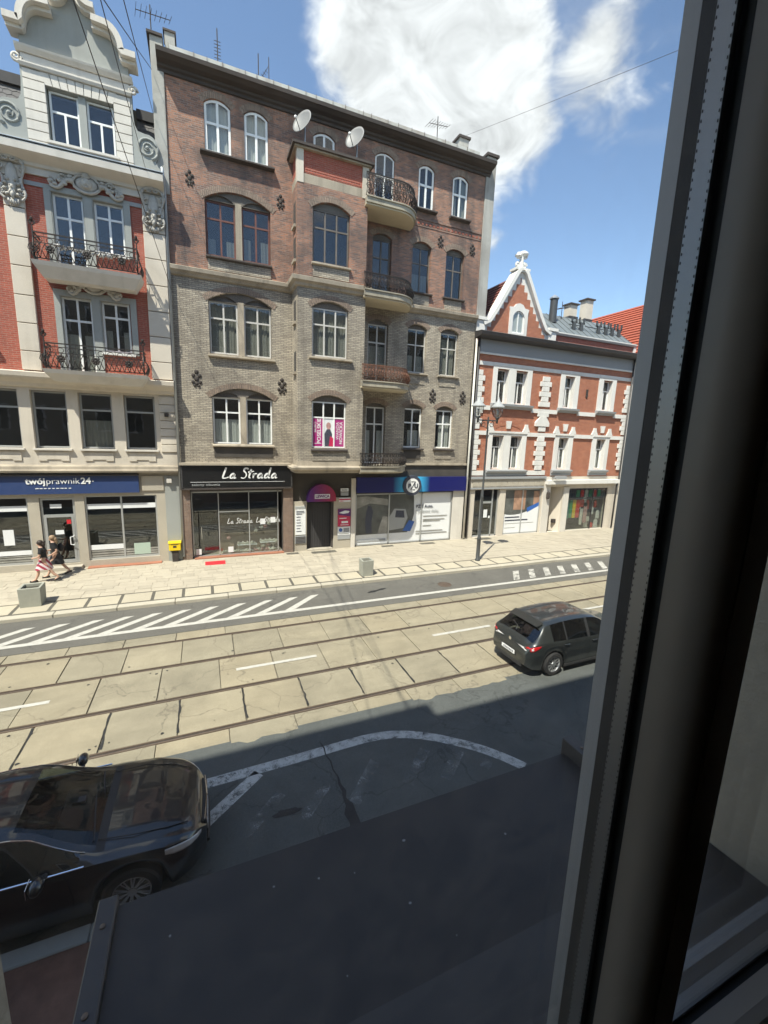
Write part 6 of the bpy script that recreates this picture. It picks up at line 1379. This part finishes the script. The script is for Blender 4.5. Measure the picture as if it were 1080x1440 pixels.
# dishes on the bay
def dish(x, y, z, rad, foot, label):
    t_ = thing('satellite_dish', label, 'satellite dish', (x, y, foot))
    n_ = Vector((-.74, -.58, .34)).normalized(); q = n_.to_track_quat('Z', 'Y')
    prof = [(rad*i/6, .22*rad*(i/6)**2) for i in range(7)]; prof += [(rad*i/6, .22*rad*(i/6)**2-.02) for i in range(6, -1, -1)]
    b = MB().lathe([(max(r_, .002), h) for r_, h in prof], (0, 0, 0), k=28); me = b.mesh('reflector')
    me.transform(Matrix.Translation((0, 0, z-foot)) @ q.to_matrix().to_4x4() @ Matrix.Diagonal((1, 1.1, 1, 1)))
    for f in me.polygons: f.use_smooth = True
    link('reflector', me, 'dish_grey', t_)
    c = Vector((0, 0, z-foot)); dn = q @ Vector((0, -1, 0)); low = c+dn*rad*1.0 if (q @ Vector((0, 1, 0))).z > 0 else c-dn*rad*1.0
    fc = c+n_*rad*.95+(low-c)*.45
    MB().tube([low, fc], .018, 5).build('feed_arm', 'lamp_metal', t_); MB().ell(fc, (.06, .06, .06), 8, 6).build('feed_head', 'letter_white', t_)
    MB().tube([(.1, .12, 0), (.1, .12, z-foot)], .03, 6).tube([(.1, .12, z-foot), tuple(c-n_*.02)], .03, 5).box(-.06, .26, -.04, .28, -.0, .03).build('mast', 'zinc', t_)
dish(4.50, 20.65, 19.16, .47, 18.152, 'satellite dish on the left corner of the bay roof'); dish(6.86, 20.65, 19.18, .47, 18.152, 'satellite dish on the right side of the bay roof')
def antenna(x, y, z0, z1, kind, label):
    t_ = thing('roof_antenna', label, 'antenna', (x, y, z0))
    h = z1-z0; MB().tube([(0, 0, 0), (0, 0, h)], .022, 5).build('mast', 'soot_iron', t_)
    b = MB()
    if kind == 'yagi':
        b.tube([(-.5, 0, h*.75), (.7, .2, h*.9)], .014, 4)
        for i in range(8): c = Vector((-.5+1.2*i/7, .2*i/7, h*(.75+.15*i/7))); b.tube([c+Vector((.06, -.32+.02*i, .02)), c+Vector((-.06, .32-.02*i, -.02))], .009, 4)
    elif kind == 'stack':
        for i in range(6): b.tube([(-.13, 0, h*.4+i*.12), (.13, 0, h*.4+i*.12)], .012, 4)
    else:
        b.tube([(0, 0, h*.25), (.42, 0, h*.75)], .012, 4)
        for i in range(5): b.tube([(.08*i-.06, -.1, h*.3+.1*i), (.08*i+.10, .1, h*.34+.1*i)], .010, 4)
        b.tube([(.44, 0, 0), (.44, 0, h)], .02, 4)
    b.build('elements', 'soot_iron', t_)
antenna(-1.20, 22.0, 21.09, 22.35, 'yagi', 'bristly aerial above the left fire wall of the tenement'); antenna(1.23, 22.0, 20.65, 22.4, 'stack', 'slim upright aerial on the tenement roof near its left chimney'); antenna(2.86, 22.0, 20.65, 22.05, 'pair', 'double mast aerial on the tenement roof above the arched double windows'); antenna(11.82, 22.3, 20.7, 22.4, 'yagi', 'comb shaped aerial on the tenement roof near its right chimney')
antenna(22.6, 23.6, 13.2, 15.4, 'yagi', 'pale comb aerial on the metal roof beside the round flue')
def cable(a, b_, sag, label, r_=.012):
    a, b_ = Vector(a), Vector(b_); pts = [a.lerp(b_, i/24)-Vector((0, 0, sag*4*(i/24)*(1-i/24))) for i in range(25)]
    tag(MB().tube(pts, r_, 4).build('overhead_cable', 'soot_iron', None), label, 'cable')
cable((-.92, 21.36, 11.95), (-2.3, .42, 14.3), .05, 'thin overhead cable meeting the drainpipe between the two left houses', .010); cable((-1.6, 20.85, 16.1), (-1.02, .42, 11.1), .05, 'thin overhead cable meeting the ornate cornice of the left townhouse', .010); cable((-1.24, 21.38, 18.3), (-.7, .42, 9.6), .05, 'thin overhead cable meeting the plaster fire wall of the tenement', .010); cable((-1.22, 21.38, 19.8), (-1.4, .42, 8.3), .05, 'thin overhead cable meeting the fire wall just below its cap', .01); cable((13.13, 21.85, 21.6), (12.92, .42, 14.0), .05, 'thin overhead cable crossing the sky from the right chimney', .006)

# ================================================================== CARS
def lerp_tab(tab, x):
    if x <= tab[0][0]: return tab[0][1]
    for (a, va), (b, vb) in zip(tab[:-1], tab[1:]):
        if x <= b: return va+(vb-va)*(x-a)/(b-a)
    return tab[-1][1]
def sm(tab, x, d=.05): return sum(lerp_tab(tab, x+k*d)*w_ for k, w_ in ((-1.5, .15), (-.75, .2), (0, .3), (.75, .2), (1.5, .15)))
def car(name, label, S, loc, rz):
    """body lofted from cross-sections; local x forward, 0 at the rear bumper, wheels on z = 0"""
    T = thing(name, label, 'car', loc, rz)
    L = S['L']; RW = S['R']; wheels = S['wheels']
    xs = [0, .015, .04, .07, .1, .14, .18, .23, .28]; x = .34
    while x < L-.34: xs.append(x); x += .05
    xs += [L-.32, L-.26, L-.21, L-.16, L-.12, L-.08, L-.05, L-.02, L]
    SUB = 4; grid = []
    for x in xs:
        wd = sm(S['w'], x); zs = sm(S['belt'], x, .04); zt = max(sm(S['top'], x, .03), zs+.012)
        zb = lerp_tab(S['bot'], x); arch_ = zb
        for wx in wheels:
            d = abs(x-wx); ra = RW+.065
            if d < ra: arch_ = max(arch_, RW+math.sqrt(ra*ra-d*d)-.01)
        zb = arch_
        t_ = max(0, min(1, (zt-zs)/.40)); ws = wd*.955
        wr = ws*.90*(1-t_)+S['roofw']*t_
        zr = zs+(zt-zs)*(.35*(1-t_)+.90*t_)
        K = [(wd*.94, zb), (wd*.985, zb+(zs-zb)*.33), (wd, zb+(zs-zb)*.62), (ws, zs), (wr, zr), (wr*.62, zr+(zt-zr)*.72), (0, zt)]
        pts = []
        for i in range(6):
            p0, p1, p2, p3 = K[max(0, i-1)], K[i], K[i+1], (K[i+2] if i < 5 else (-K[5][0], K[5][1]))
            for k in range(SUB):
                q = k/SUB; tt = .55
                pts.append(tuple(b+(c-b)*(q)+tt*.5*((2*a-5*b+4*c-d)*q*q+(-a+3*b-3*c+d)*q**3+(-a+c)*q-(c-b)*q) for a, b, c, d in zip(p0, p1, p2, p3)))
        pts.append(K[6]); grid.append([(x, y, z) for y, z in pts])
    NJ = 6*SUB+1
    parts = {}
    def addf(kind, quad): parts.setdefault(kind, []).append(quad)
    for side in (1, -1):
        for i in range(len(xs)-1):
            xm = (xs[i]+xs[i+1])/2; zt = sm(S['top'], xm, .03); zs = sm(S['belt'], xm, .04)
            for j in range(NJ-1):
                kind = 'body'
                if SUB*3 <= j <= SUB*4-2 and S['side'][0] < xm < S['side'][1] and zt-zs > .16:
                    kind = 'side_window'
                    for a, c in S['pillars']:
                        if a < xm < c: kind = 'pillar'
                if j >= SUB*4 and S['ws'][0] < xm < S['ws'][1] : kind = 'windshield'
                if j >= SUB*4 and S['rw'][0] < xm < S['rw'][1]: kind = 'rear_window'
                if j >= SUB*4 and S['ws'][1] <= xm < S['ws'][1]+.09: kind = 'cowl'
                if j == SUB*4 and kind == 'windshield': kind = 'body'
                q = [grid[i][j], grid[i+1][j], grid[i+1][j+1], grid[i][j+1]]
                addf((kind, side if kind == 'side_window' else 0), [(a, b*side, c) for a, b, c in (q if side == 1 else q[::-1])])
    for end in (0, -1):   # bumper caps
        g_ = grid[end]; full = [(x, y, z) for x, y, z in g_]+[(x, -y, z) for x, y, z in g_[::-1][1:]]
        addf(('body', 0), full)
    mats = {'body': S['paint'], 'side_window': 'car_glass', 'pillar': 'car_plastic', 'cowl': 'car_plastic', 'windshield': 'windshield_glass', 'rear_window': 'car_glass'}
    for (kind, sd_), quads in parts.items():
        b = MB()
        for q in quads: b.add(q, [tuple(range(len(q)))])
        me = bpy.data.meshes.new(kind); me.from_pydata(b.v, [], b.f)
        bm = bmesh.new(); bm.from_mesh(me); bmesh.ops.remove_doubles(bm, verts=bm.verts, dist=.0005); bmesh.ops.recalc_face_normals(bm, faces=bm.faces)
        if kind != 'body':
            pass
        bm.to_mesh(me); bm.free()
        for f in me.polygons: f.use_smooth = True
        me.set_sharp_from_angle(angle=R(38))
        link(kind, me, mats[kind], T)
    # cabin and underbody
    hw = S['hw']
    MB().box(.35, L-.4, -hw+.22, hw-.22, .20, .55).box(.15, L-.15, -hw*.72, hw*.72, .26, .42).build('underbody', 'car_plastic', T)
    sx0 = S['seats']
    for sxx in sx0:
        for s in (-1, 1):
            MB().box(sxx, sxx+.5, s*.36-.24, s*.36+.24, .45, .62).box(sxx-.12, sxx+.04, s*.36-.23, s*.36+.23, .55, 1.12).box(sxx-.13, sxx-.03, s*.36-.12, s*.36+.12, 1.13, 1.28).build('seat', 'seat_dark', T, bevel=.04)
    MB().box(S['ws'][1]-.62, S['ws'][1]-.15, -hw+.25, hw-.25, .62, .86).build('dashboard', 'seat_dark', T, bevel=.04)
    # wheels
    for wx in wheels:
        for s in (-1, 1):
            yc = s*(hw-.115); k = 28
            wh = MB().lathe([(RW*.66, -.09), (RW*.72, -.105), (RW*.93, -.10), (RW, -.075), (RW, .075), (RW*.93, .10), (RW*.72, .105), (RW*.66, .09), (RW*.64, 0), (RW*.66, -.09)], (wx, yc, RW), 'y', k, False).build('wheel', 'rubber', T, smooth=True, auto=30)
            b = MB().lathe([(RW*.67, .0), (RW*.67, .085), (RW*.63, .092), (RW*.60, .06), (RW*.58, 0)], (0, 0, 0), 'y', k, False)
            n_ = S['spokes']
            for q in range(n_):
                a = 2*math.pi*q/n_+.2; offs = (-.10, .10) if S['split'] else (0,)
                for of in offs:
                    d = Vector((math.cos(a+of), 0, math.sin(a+of))); d0 = Vector((math.cos(a+of*.3), 0, math.sin(a+of*.3))); n2_ = Vector((-d.z, 0, d.x)); wd_ = S['spw']
                    p0, p1 = d0*RW*.10, d*RW*.63
                    b.add([p0-n2_*wd_+Vector((0, .07, 0)), p0+n2_*wd_+Vector((0, .07, 0)), p1+n2_*wd_*.9+Vector((0, .082, 0)), p1-n2_*wd_*.9+Vector((0, .082, 0)), p0-n2_*wd_+Vector((0, .03, 0)), p0+n2_*wd_+Vector((0, .03, 0)), p1+n2_*wd_*.9+Vector((0, .03, 0)), p1-n2_*wd_*.9+Vector((0, .03, 0))],
                          [(0, 1, 2, 3), (0, 4, 5, 1), (1, 5, 6, 2), (2, 6, 7, 3), (3, 7, 4, 0), (4, 7, 6, 5)])
            b.lathe([(.055, .03), (.055, .085), (.02, .09)], (0, 0, 0), 'y', 12)
            me = b.mesh('rim')
            if s < 0: me.transform(Matrix.Diagonal((1, -1, 1, 1))); me.flip_normals()
            me.transform(Matrix.Translation((wx, yc, RW))); link('rim', me, S['rim'], wh)
            MB().lathe([(RW*.60, -.03), (RW*.60, .0)], (wx, yc, RW), 'y', 20).build('brake_disc', 'car_plastic', wh)
            # dark inside of the arch
            MB().lathe([(RW+.05, -.04), (RW+.05, .04)], (wx, s*(hw-.27), RW), 'y', 24).build('wheel_arch', 'car_plastic', T)
    # mirrors
    mx = S['mirror']; zm = lerp_tab(S['belt'], mx)+.09
    for s in (-1, 1):
        m_ = MB().ell((mx, s*(hw+.12), zm), (.075, .12, .085), 12, 8).build('mirror', S['paint'], T, smooth=True); MB().tube([(mx+.03, s*(hw-.06), zm-.06), (mx+.01, s*(hw+.06), zm-.03)], .03, 6).build('mirror_stalk', 'car_plastic', m_)
        bx('mirror_glass', 'chrome', m_, mx-.082, mx-.074, min(s*(hw+.05), s*(hw+.2)), max(s*(hw+.05), s*(hw+.2)), zm-.06, zm+.06)
        for hx in S['handles']:
            zh = lerp_tab(S['belt'], hx)-.11; MB().tube([(hx, s*(lerp_tab(S['w'], hx)*.985), zh), (hx+.02, s*(lerp_tab(S['w'], hx)*.985+.035), zh+.005), (hx+.16, s*(lerp_tab(S['w'], hx)*.985+.035), zh+.005), (hx+.18, s*(lerp_tab(S['w'], hx)*.985), zh)], .014, 6).build('handle', S['paint'], T, smooth=True)
    return T, grid, xs
def surf(grid, xs, x, z):
    """half-width of the lofted body at station x and height z"""
    def one(g):
        for a, b in zip(g[:-1], g[1:]):
            if a[2] <= z <= b[2]: return a[1]+(b[1]-a[1])*(z-a[2])/max(1e-6, b[2]-a[2])
        return g[0][1] if z < g[0][2] else g[12][1]*.8
    for i in range(len(xs)-1):
        if xs[i] <= x <= xs[i+1]:
            k = (x-xs[i])/(xs[i+1]-xs[i]); return one(grid[i])*(1-k)+one(grid[i+1])*k
def lamp_patch(name, mat, T, grid, xs, s, prof, off=.008):
    """prof: list of (x, z low, z high); a thin shell lying on the body side"""
    vs = []; nz = 4
    for x, z0, z1 in prof:
        for k in range(nz+1):
            z = z0+(z1-z0)*k/nz; vs.append((x, s*(surf(grid, xs, x, z)+off), z))
    n_ = len(prof); fs = [(i*(nz+1)+k, (i+1)*(nz+1)+k, (i+1)*(nz+1)+k+1, i*(nz+1)+k+1) for i in range(n_-1) for k in range(nz)]
    o = MB().add(vs, fs).build(name, mat, T, smooth=True); md = o.modifiers.new('solid', 'SOLIDIFY'); md.thickness = .012; md.offset = 0; return o
def seams(T, grid, xs, s, where, S):
    for xx in where:
        zb_s = sm(S['belt'], xx, .04)
        MB().tube([(xx+.05*math.sin(k*.5), s*(surf(grid, xs, xx, z_)+.001), z_) for k, z_ in enumerate([.30+(zb_s-.32)*q/8 for q in range(9)])], .005, 4).build('door_seam', 'gasket', T)
H = dict(L=4.46, R=.325, wheels=(.86, 3.50), hw=.875, roofw=.60, paint='car_graphite', rim='rim_silver', spokes=10, split=False, spw=.016,
         w=[(0, .62), (.03, .70), (.07, .765), (.18, .825), (.4, .86), (1, .872), (3.3, .872), (3.9, .83), (4.2, .74), (4.38, .60), (4.46, .46)],
         belt=[(0, .60), (.03, .72), (.07, .86), (.14, .93), (.3, .99), (.6, 1.0), (1.2, .965), (2.4, .925), (3.3, .90), (3.9, .80), (4.25, .66), (4.46, .50)],
         top=[(0, .62), (.03, .80), (.07, .94), (.12, 1.0), (.20, 1.04), (.34, 1.17), (.50, 1.31), (.58, 1.385), (.75, 1.42), (1.2, 1.46), (1.7, 1.47), (2.2, 1.45), (2.5, 1.40), (2.9, 1.22), (3.35, 1.00), (3.6, .955), (4.0, .88), (4.3, .74), (4.46, .58)],
         bot=[(0, .36), (.15, .27), (.5, .22), (4.0, .20), (4.46, .26)], side=(.80, 3.12), pillars=((1.22, 1.30), (2.05, 2.16)), ws=(2.52, 3.30), rw=(.18, .50), seats=(1.3, 2.2), mirror=2.95, handles=(1.15, 2.2))
CR_, grid, xs = car('parked_car', 'dark grey hatchback standing across the near tram rail in sunlight', H, (7.66, 8.70, 0), R(1.0))
for s in (-1, 1):
    lamp_patch('tail_lamp', 'lamp_red', CR_, grid, xs, s, [(.05, .79, .86), (.09, .78, .885), (.14, .79, .905), (.20, .815, .92), (.28, .86, .93), (.36, .905, .935)])
    lamp_patch('tail_lamp_clear', 'lamp_clear', CR_, grid, xs, s, [(.026, .765, .785), (.036, .765, .82), (.048, .78, .85)])
    lamp_patch('tail_lamp_chrome', 'lamp_clear', CR_, grid, xs, s, [(.10, .81, .86), (.15, .82, .87)], .012)
    bx('reflector', 'lamp_red', CR_, .02, .06, min(s*.52, s*.66), max(s*.52, s*.66), .40, .44)
bx('number_plate', 'letter_white', CR_, -.022, -.002, -.26, .26, .50, .60); bx('plate_recess', 'car_plastic', CR_, -.012, .02, -.30, .30, .475, .625)
for k in range(7): bx('plate_mark', 'letter_dark', CR_, -.0245, -.0222, -.20+.058*k, -.20+.058*k+.034, .522, .578)
MB().lathe([(.052, 0), (.052, .014), (.040, .016), (.040, .01)], (0, 0, 0), 'x', 20).build('badge', 'chrome', CR_).location = (.02, 0, .85)
bx('rear_diffuser', 'car_plastic', CR_, -.004, .12, -.52, .52, .25, .37, bevel=.02); bx('tailgate_seam', 'car_plastic', CR_, -.003, .03, -.55, .55, .655, .667)
MB().tube([(.205, 0, 1.065), (.30, .05, 1.15), (.36, .30, 1.20)], .010, 4).build('rear_wiper', 'car_plastic', CR_); MB().add([(.44, -.54, 1.335), (.44, .54, 1.335), (.62, .56, 1.41), (.62, -.56, 1.41), (.40, -.52, 1.345), (.40, .52, 1.345), (.62, .54, 1.432), (.62, -.54, 1.432)], [(0, 1, 2, 3), (4, 7, 6, 5), (0, 4, 5, 1), (0, 3, 7, 4), (1, 5, 6, 2)]).build('spoiler', 'car_graphite', CR_)
for s in (-1, 1):
    seams(CR_, grid, xs, s, (1.24, 2.10, 3.14), H)
    bx('side_skirt', 'car_plastic', CR_, 1.25, 3.1, s*.835-.02, s*.835+.02, .19, .25)
D = dict(L=4.78, R=.345, wheels=(.98, 3.88), hw=.92, roofw=.62, paint='car_black', rim='rim_dark', spokes=10, split=True, spw=.010,
         w=[(0, .62), (.08, .76), (.3, .86), (.8, .905), (3.6, .918), (4.1, .90), (4.4, .85), (4.6, .74), (4.72, .58), (4.78, .40)],
         belt=[(0, .62), (.04, .80), (.12, .92), (.5, .98), (1.5, .96), (3.0, .93), (3.5, .93), (4.1, .88), (4.5, .78), (4.7, .66), (4.78, .54)],
         top=[(0, .64), (.04, .84), (.12, .98), (.45, 1.04), (.8, 1.10), (1.3, 1.30), (1.8, 1.42), (2.3, 1.44), (2.62, 1.41), (2.9, 1.30), (3.3, 1.10), (3.55, 1.01), (3.8, .99), (4.2, .945), (4.5, .86), (4.68, .76), (4.78, .60)],
         bot=[(0, .36), (.15, .28), (.5, .22), (4.3, .19), (4.78, .24)], side=(.95, 3.34), pillars=((1.15, 1.22), (2.02, 2.12)), ws=(2.66, 3.48), rw=(.72, 1.45), seats=(1.5, 2.35), mirror=2.98, handles=(1.3, 2.25))
CL, grid, xs = car('parked_car', 'black saloon with chrome window trim parked in the shade by the kerb', D, (-4.93, 6.29, 0), R(-.6))
b = MB()
for s in (-1, 1):
    pts = [(x, s*(lerp_tab(D['w'], x)*.962), sm(D['belt'], x, .04)+.012) for x in [1.0+.1*i for i in range(25)]]; MB().tube(pts, .011, 5).build('window_trim', 'chrome', CL)
    top_ = []
    for i, x in enumerate(xs):
        if 1.0 < x < 3.40:
            g_ = grid[i][4*4-1]; top_.append((x, s*(g_[1]+.004), g_[2]+.002))
    MB().tube(top_, .009, 4).build('window_trim', 'chrome', CL)
    lamp_patch('headlamp', 'lamp_clear', CL, grid, xs, s, [(4.28, .74, .80), (4.38, .70, .79), (4.48, .67, .765), (4.58, .645, .73), (4.66, .63, .69), (4.71, .62, .65)])
    MB().tube([(3.50, s*.60, 1.005), (3.9, s*.64, .975), (4.3, s*.60, .90), (4.55, s*.52, .83)], .006, 4).build('bonnet_crease', 'car_plastic', CL)
    seams(CL, grid, xs, s, (1.18, 2.07, 3.22), D)
g_ = MB().box(4.70, 4.785, -.42, .42, .44, .68); gr = g_.build('grille', 'car_plastic', CL, bevel=.02)
for i in range(4):
    for j in range(8): bx('grille_bar', 'chrome', gr, 4.786, 4.792, -.38+.10*j, -.33+.10*j, .47+.05*i, .49+.05*i)
MB().tube([(4.76, -.42, .70), (4.79, 0, .72), (4.76, .42, .70)], .012, 5).build('grille_trim', 'chrome', CL); MB().tube([(4.79, -.40, .30), (4.80, 0, .29), (4.79, .40, .30)], .03, 6).build('bumper_lip', 'car_plastic', CL)
bx('number_plate', 'letter_white', CL, 4.786, 4.796, -.26, .26, .36, .46)
MB().tube([(3.46, -.62, 1.02), (3.38, -.1, 1.075), (3.35, .1, 1.08)], .010, 4).tube([(3.46, .05, 1.03), (3.38, .45, 1.06), (3.36, .62, 1.05)], .010, 4).build('wiper', 'car_plastic', CL)
MB().box(3.1, 3.25, -.05, .05, 1.12, 1.17).build('rear_view_mirror', 'car_plastic', CL)

# ================================================================== PEOPLE
def skin_mesh(nodes, edges, name, sub=2):
    me = bpy.data.meshes.new(name); keys = list(nodes); me.from_pydata([nodes[k][0] for k in keys], [(keys.index(a), keys.index(b)) for a, b in edges], [])
    o = bpy.data.objects.new(name, me); C.objects.link(o)
    mdf = o.modifiers.new('skin', 'SKIN'); 
    for k, v in zip(keys, me.skin_vertices[0].data):
        r_ = nodes[k][1]; v.radius = r_ if isinstance(r_, tuple) else (r_, r_); v.use_root = (k == 'pelvis')
    o.modifiers.new('sub', 'SUBSURF').levels = sub; o.modifiers['sub'].render_levels = sub
    dg = bpy.context.evaluated_depsgraph_get(); m2_ = bpy.data.meshes.new_from_object(o.evaluated_get(dg)); bpy.data.objects.remove(o); bpy.data.meshes.remove(me)
    for f in m2_.polygons: f.use_smooth = True
    return m2_
def person(label, loc, rz, hair, stride, skirt, sc=1., bag=False):
    T = thing('person', label, 'person', loc, rz); s = stride
    # local: walking towards -x
    nd = {'pelvis': ((0, 0, .94), (.14, .11)), 'waist': ((-.01, 0, 1.08), (.125, .10)), 'chest': ((-.03, 0, 1.27), (.15, .11)), 'neckb': ((-.05, 0, 1.42), (.07, .065)), 'neck': ((-.06, 0, 1.48), (.05, .05)), 'head': ((-.085, 0, 1.58), (.085, .078)), 'crown': ((-.075, 0, 1.69), (.07, .068)),
          'face': ((-.135, 0, 1.56), (.055, .055)), 'nose': ((-.195, 0, 1.585), (.016, .014))}
    ed = [('pelvis', 'waist'), ('waist', 'chest'), ('chest', 'neckb'), ('neckb', 'neck'), ('neck', 'head'), ('head', 'crown'), ('head', 'face'), ('face', 'nose')]
    for sd, k in ((1, s), (-1, -s)):
        t_ = 'L' if sd > 0 else 'R'
        nd.update({'hip'+t_: ((0, sd*.09, .90), .095), 'knee'+t_: ((-.20*k-.03, sd*.09, .50+.03*abs(k)), .062), 'calf'+t_: ((-.24*k+.06*(1 if k < 0 else 0), sd*.09, .32), .056), 'ankle'+t_: ((-.34*k+(.10 if k < 0 else 0), sd*.09, .10+(.10 if k < 0 else 0)), .038), 'toe'+t_: ((-.34*k+(.10 if k < 0 else 0)-.17, sd*.10, .035+(.02 if k < 0 else .0)), .034),
                   'sho'+t_: ((-.04, sd*.17, 1.38), .062), 'elb'+t_: ((.10*k-.0, sd*.23, 1.12), .043), 'wri'+t_: ((.06*k-.16, sd*.20, .98+.10*(k < 0)), .030), 'hand'+t_: ((.06*k-.23, sd*.19, .95+.12*(k < 0)), (.026, .034)), 'fing'+t_: ((.06*k-.29, sd*.18, .92+.12*(k < 0)), (.016, .026)), 'thumb'+t_: ((.06*k-.25, sd*.15, .97+.12*(k < 0)), .012)})
        ed += [('pelvis', 'hip'+t_), ('hip'+t_, 'knee'+t_), ('knee'+t_, 'calf'+t_), ('calf'+t_, 'ankle'+t_), ('ankle'+t_, 'toe'+t_), ('neckb', 'sho'+t_), ('sho'+t_, 'elb'+t_), ('elb'+t_, 'wri'+t_), ('wri'+t_, 'hand'+t_), ('hand'+t_, 'fing'+t_), ('hand'+t_, 'thumb'+t_)]
    link('body', skin_mesh(nd, ed, 'body'), 'skin', T)
    sh = {k: nd[k] for k in ('pelvis', 'waist', 'chest', 'neckb')}
    g2 = lambda r_, a: tuple(q+a for q in r_) if isinstance(r_, tuple) else r_+a
    sh = {k: (v[0], g2(v[1], .022)) for k, v in sh.items()}
    for t_ in 'LR':
        sh['sho'+t_] = (nd['sho'+t_][0], .082); a, b_ = Vector(nd['sho'+t_][0]), Vector(nd['elb'+t_][0]); sh['slv'+t_] = (tuple(a.lerp(b_, .75)), .066)
    link('shirt', skin_mesh(sh, [('pelvis', 'waist'), ('waist', 'chest'), ('chest', 'neckb'), ('neckb', 'shoL'), ('shoL', 'slvL'), ('neckb', 'shoR'), ('shoR', 'slvR')], 'shirt'), 'cloth_black', T)
    vs, fs = [], []; k = 20; rows_ = 6
    for i in range(rows_+1):
        u = i/rows_; z = .98-.44*u
        for j in range(k):
            a = 2*math.pi*j/k; fold = 1+.06*u*math.sin(5*a); vs.append(((.145+.15*u*abs(s))*math.cos(a)*fold-.02*u, (.135+.07*u)*math.sin(a)*fold, z+.015*math.sin(3*a)*u))
    for i in range(rows_):
        for j in range(k): fs.append((i*k+j, i*k+(j+1) % k, (i+1)*k+(j+1) % k, (i+1)*k+j))
    MB().add(vs, fs).build('skirt' if skirt == 'cloth_striped' else 'shorts', skirt, T, smooth=True)
    h = MB().ell((-.062, 0, 1.635), (.112, .100, .112), 14, 9).ell((.03, 0, 1.56), (.07, .085, .10), 10, 7)
    if hair == 'hair_dark': h.ell((.055, 0, 1.66), (.06, .06, .06), 10, 7)
    else: h.ell((.05, 0, 1.48), (.05, .08, .12), 10, 7)
    h.build('hair', hair, T, smooth=True)
    for sd in (-1, 1): MB().ell((-.163, sd*.035, 1.60), (.010, .012, .008), 6, 4).build('eye', 'cloth_black', T)
    for t_ in 'LR':
        a = Vector(nd['ankle'+t_][0]); b_ = Vector(nd['toe'+t_][0])
        MB().tube([a+Vector((.06, 0, -.055)), a.lerp(b_, .35)+Vector((0, 0, -.035)), b_+Vector((-.02, 0, -.002))], [.042, .046, .036], 8).build('shoe', 'shoe_dark', T, smooth=True)
    if bag:
        MB().ell((.16, .16, 1.18), (.10, .08, .17), 10, 7).tube([(.12, .15, 1.3), (-.02, .15, 1.46), (-.12, .14, 1.3)], .014, 5).build('backpack', 'cloth_black', T, smooth=True)
    T.scale = (sc, sc, sc); return T
person('walker in black shirt and red striped skirt with dark hair tied up', (-5.84, 19.78, .12), R(6), 'hair_dark', 1.0, 'cloth_striped', .97)
person('walker in black with lighter hair on the far side of the striped skirt', (-5.62, 20.42, .12), R(6), 'hair_fair', -.9, 'cloth_black', .99, True)
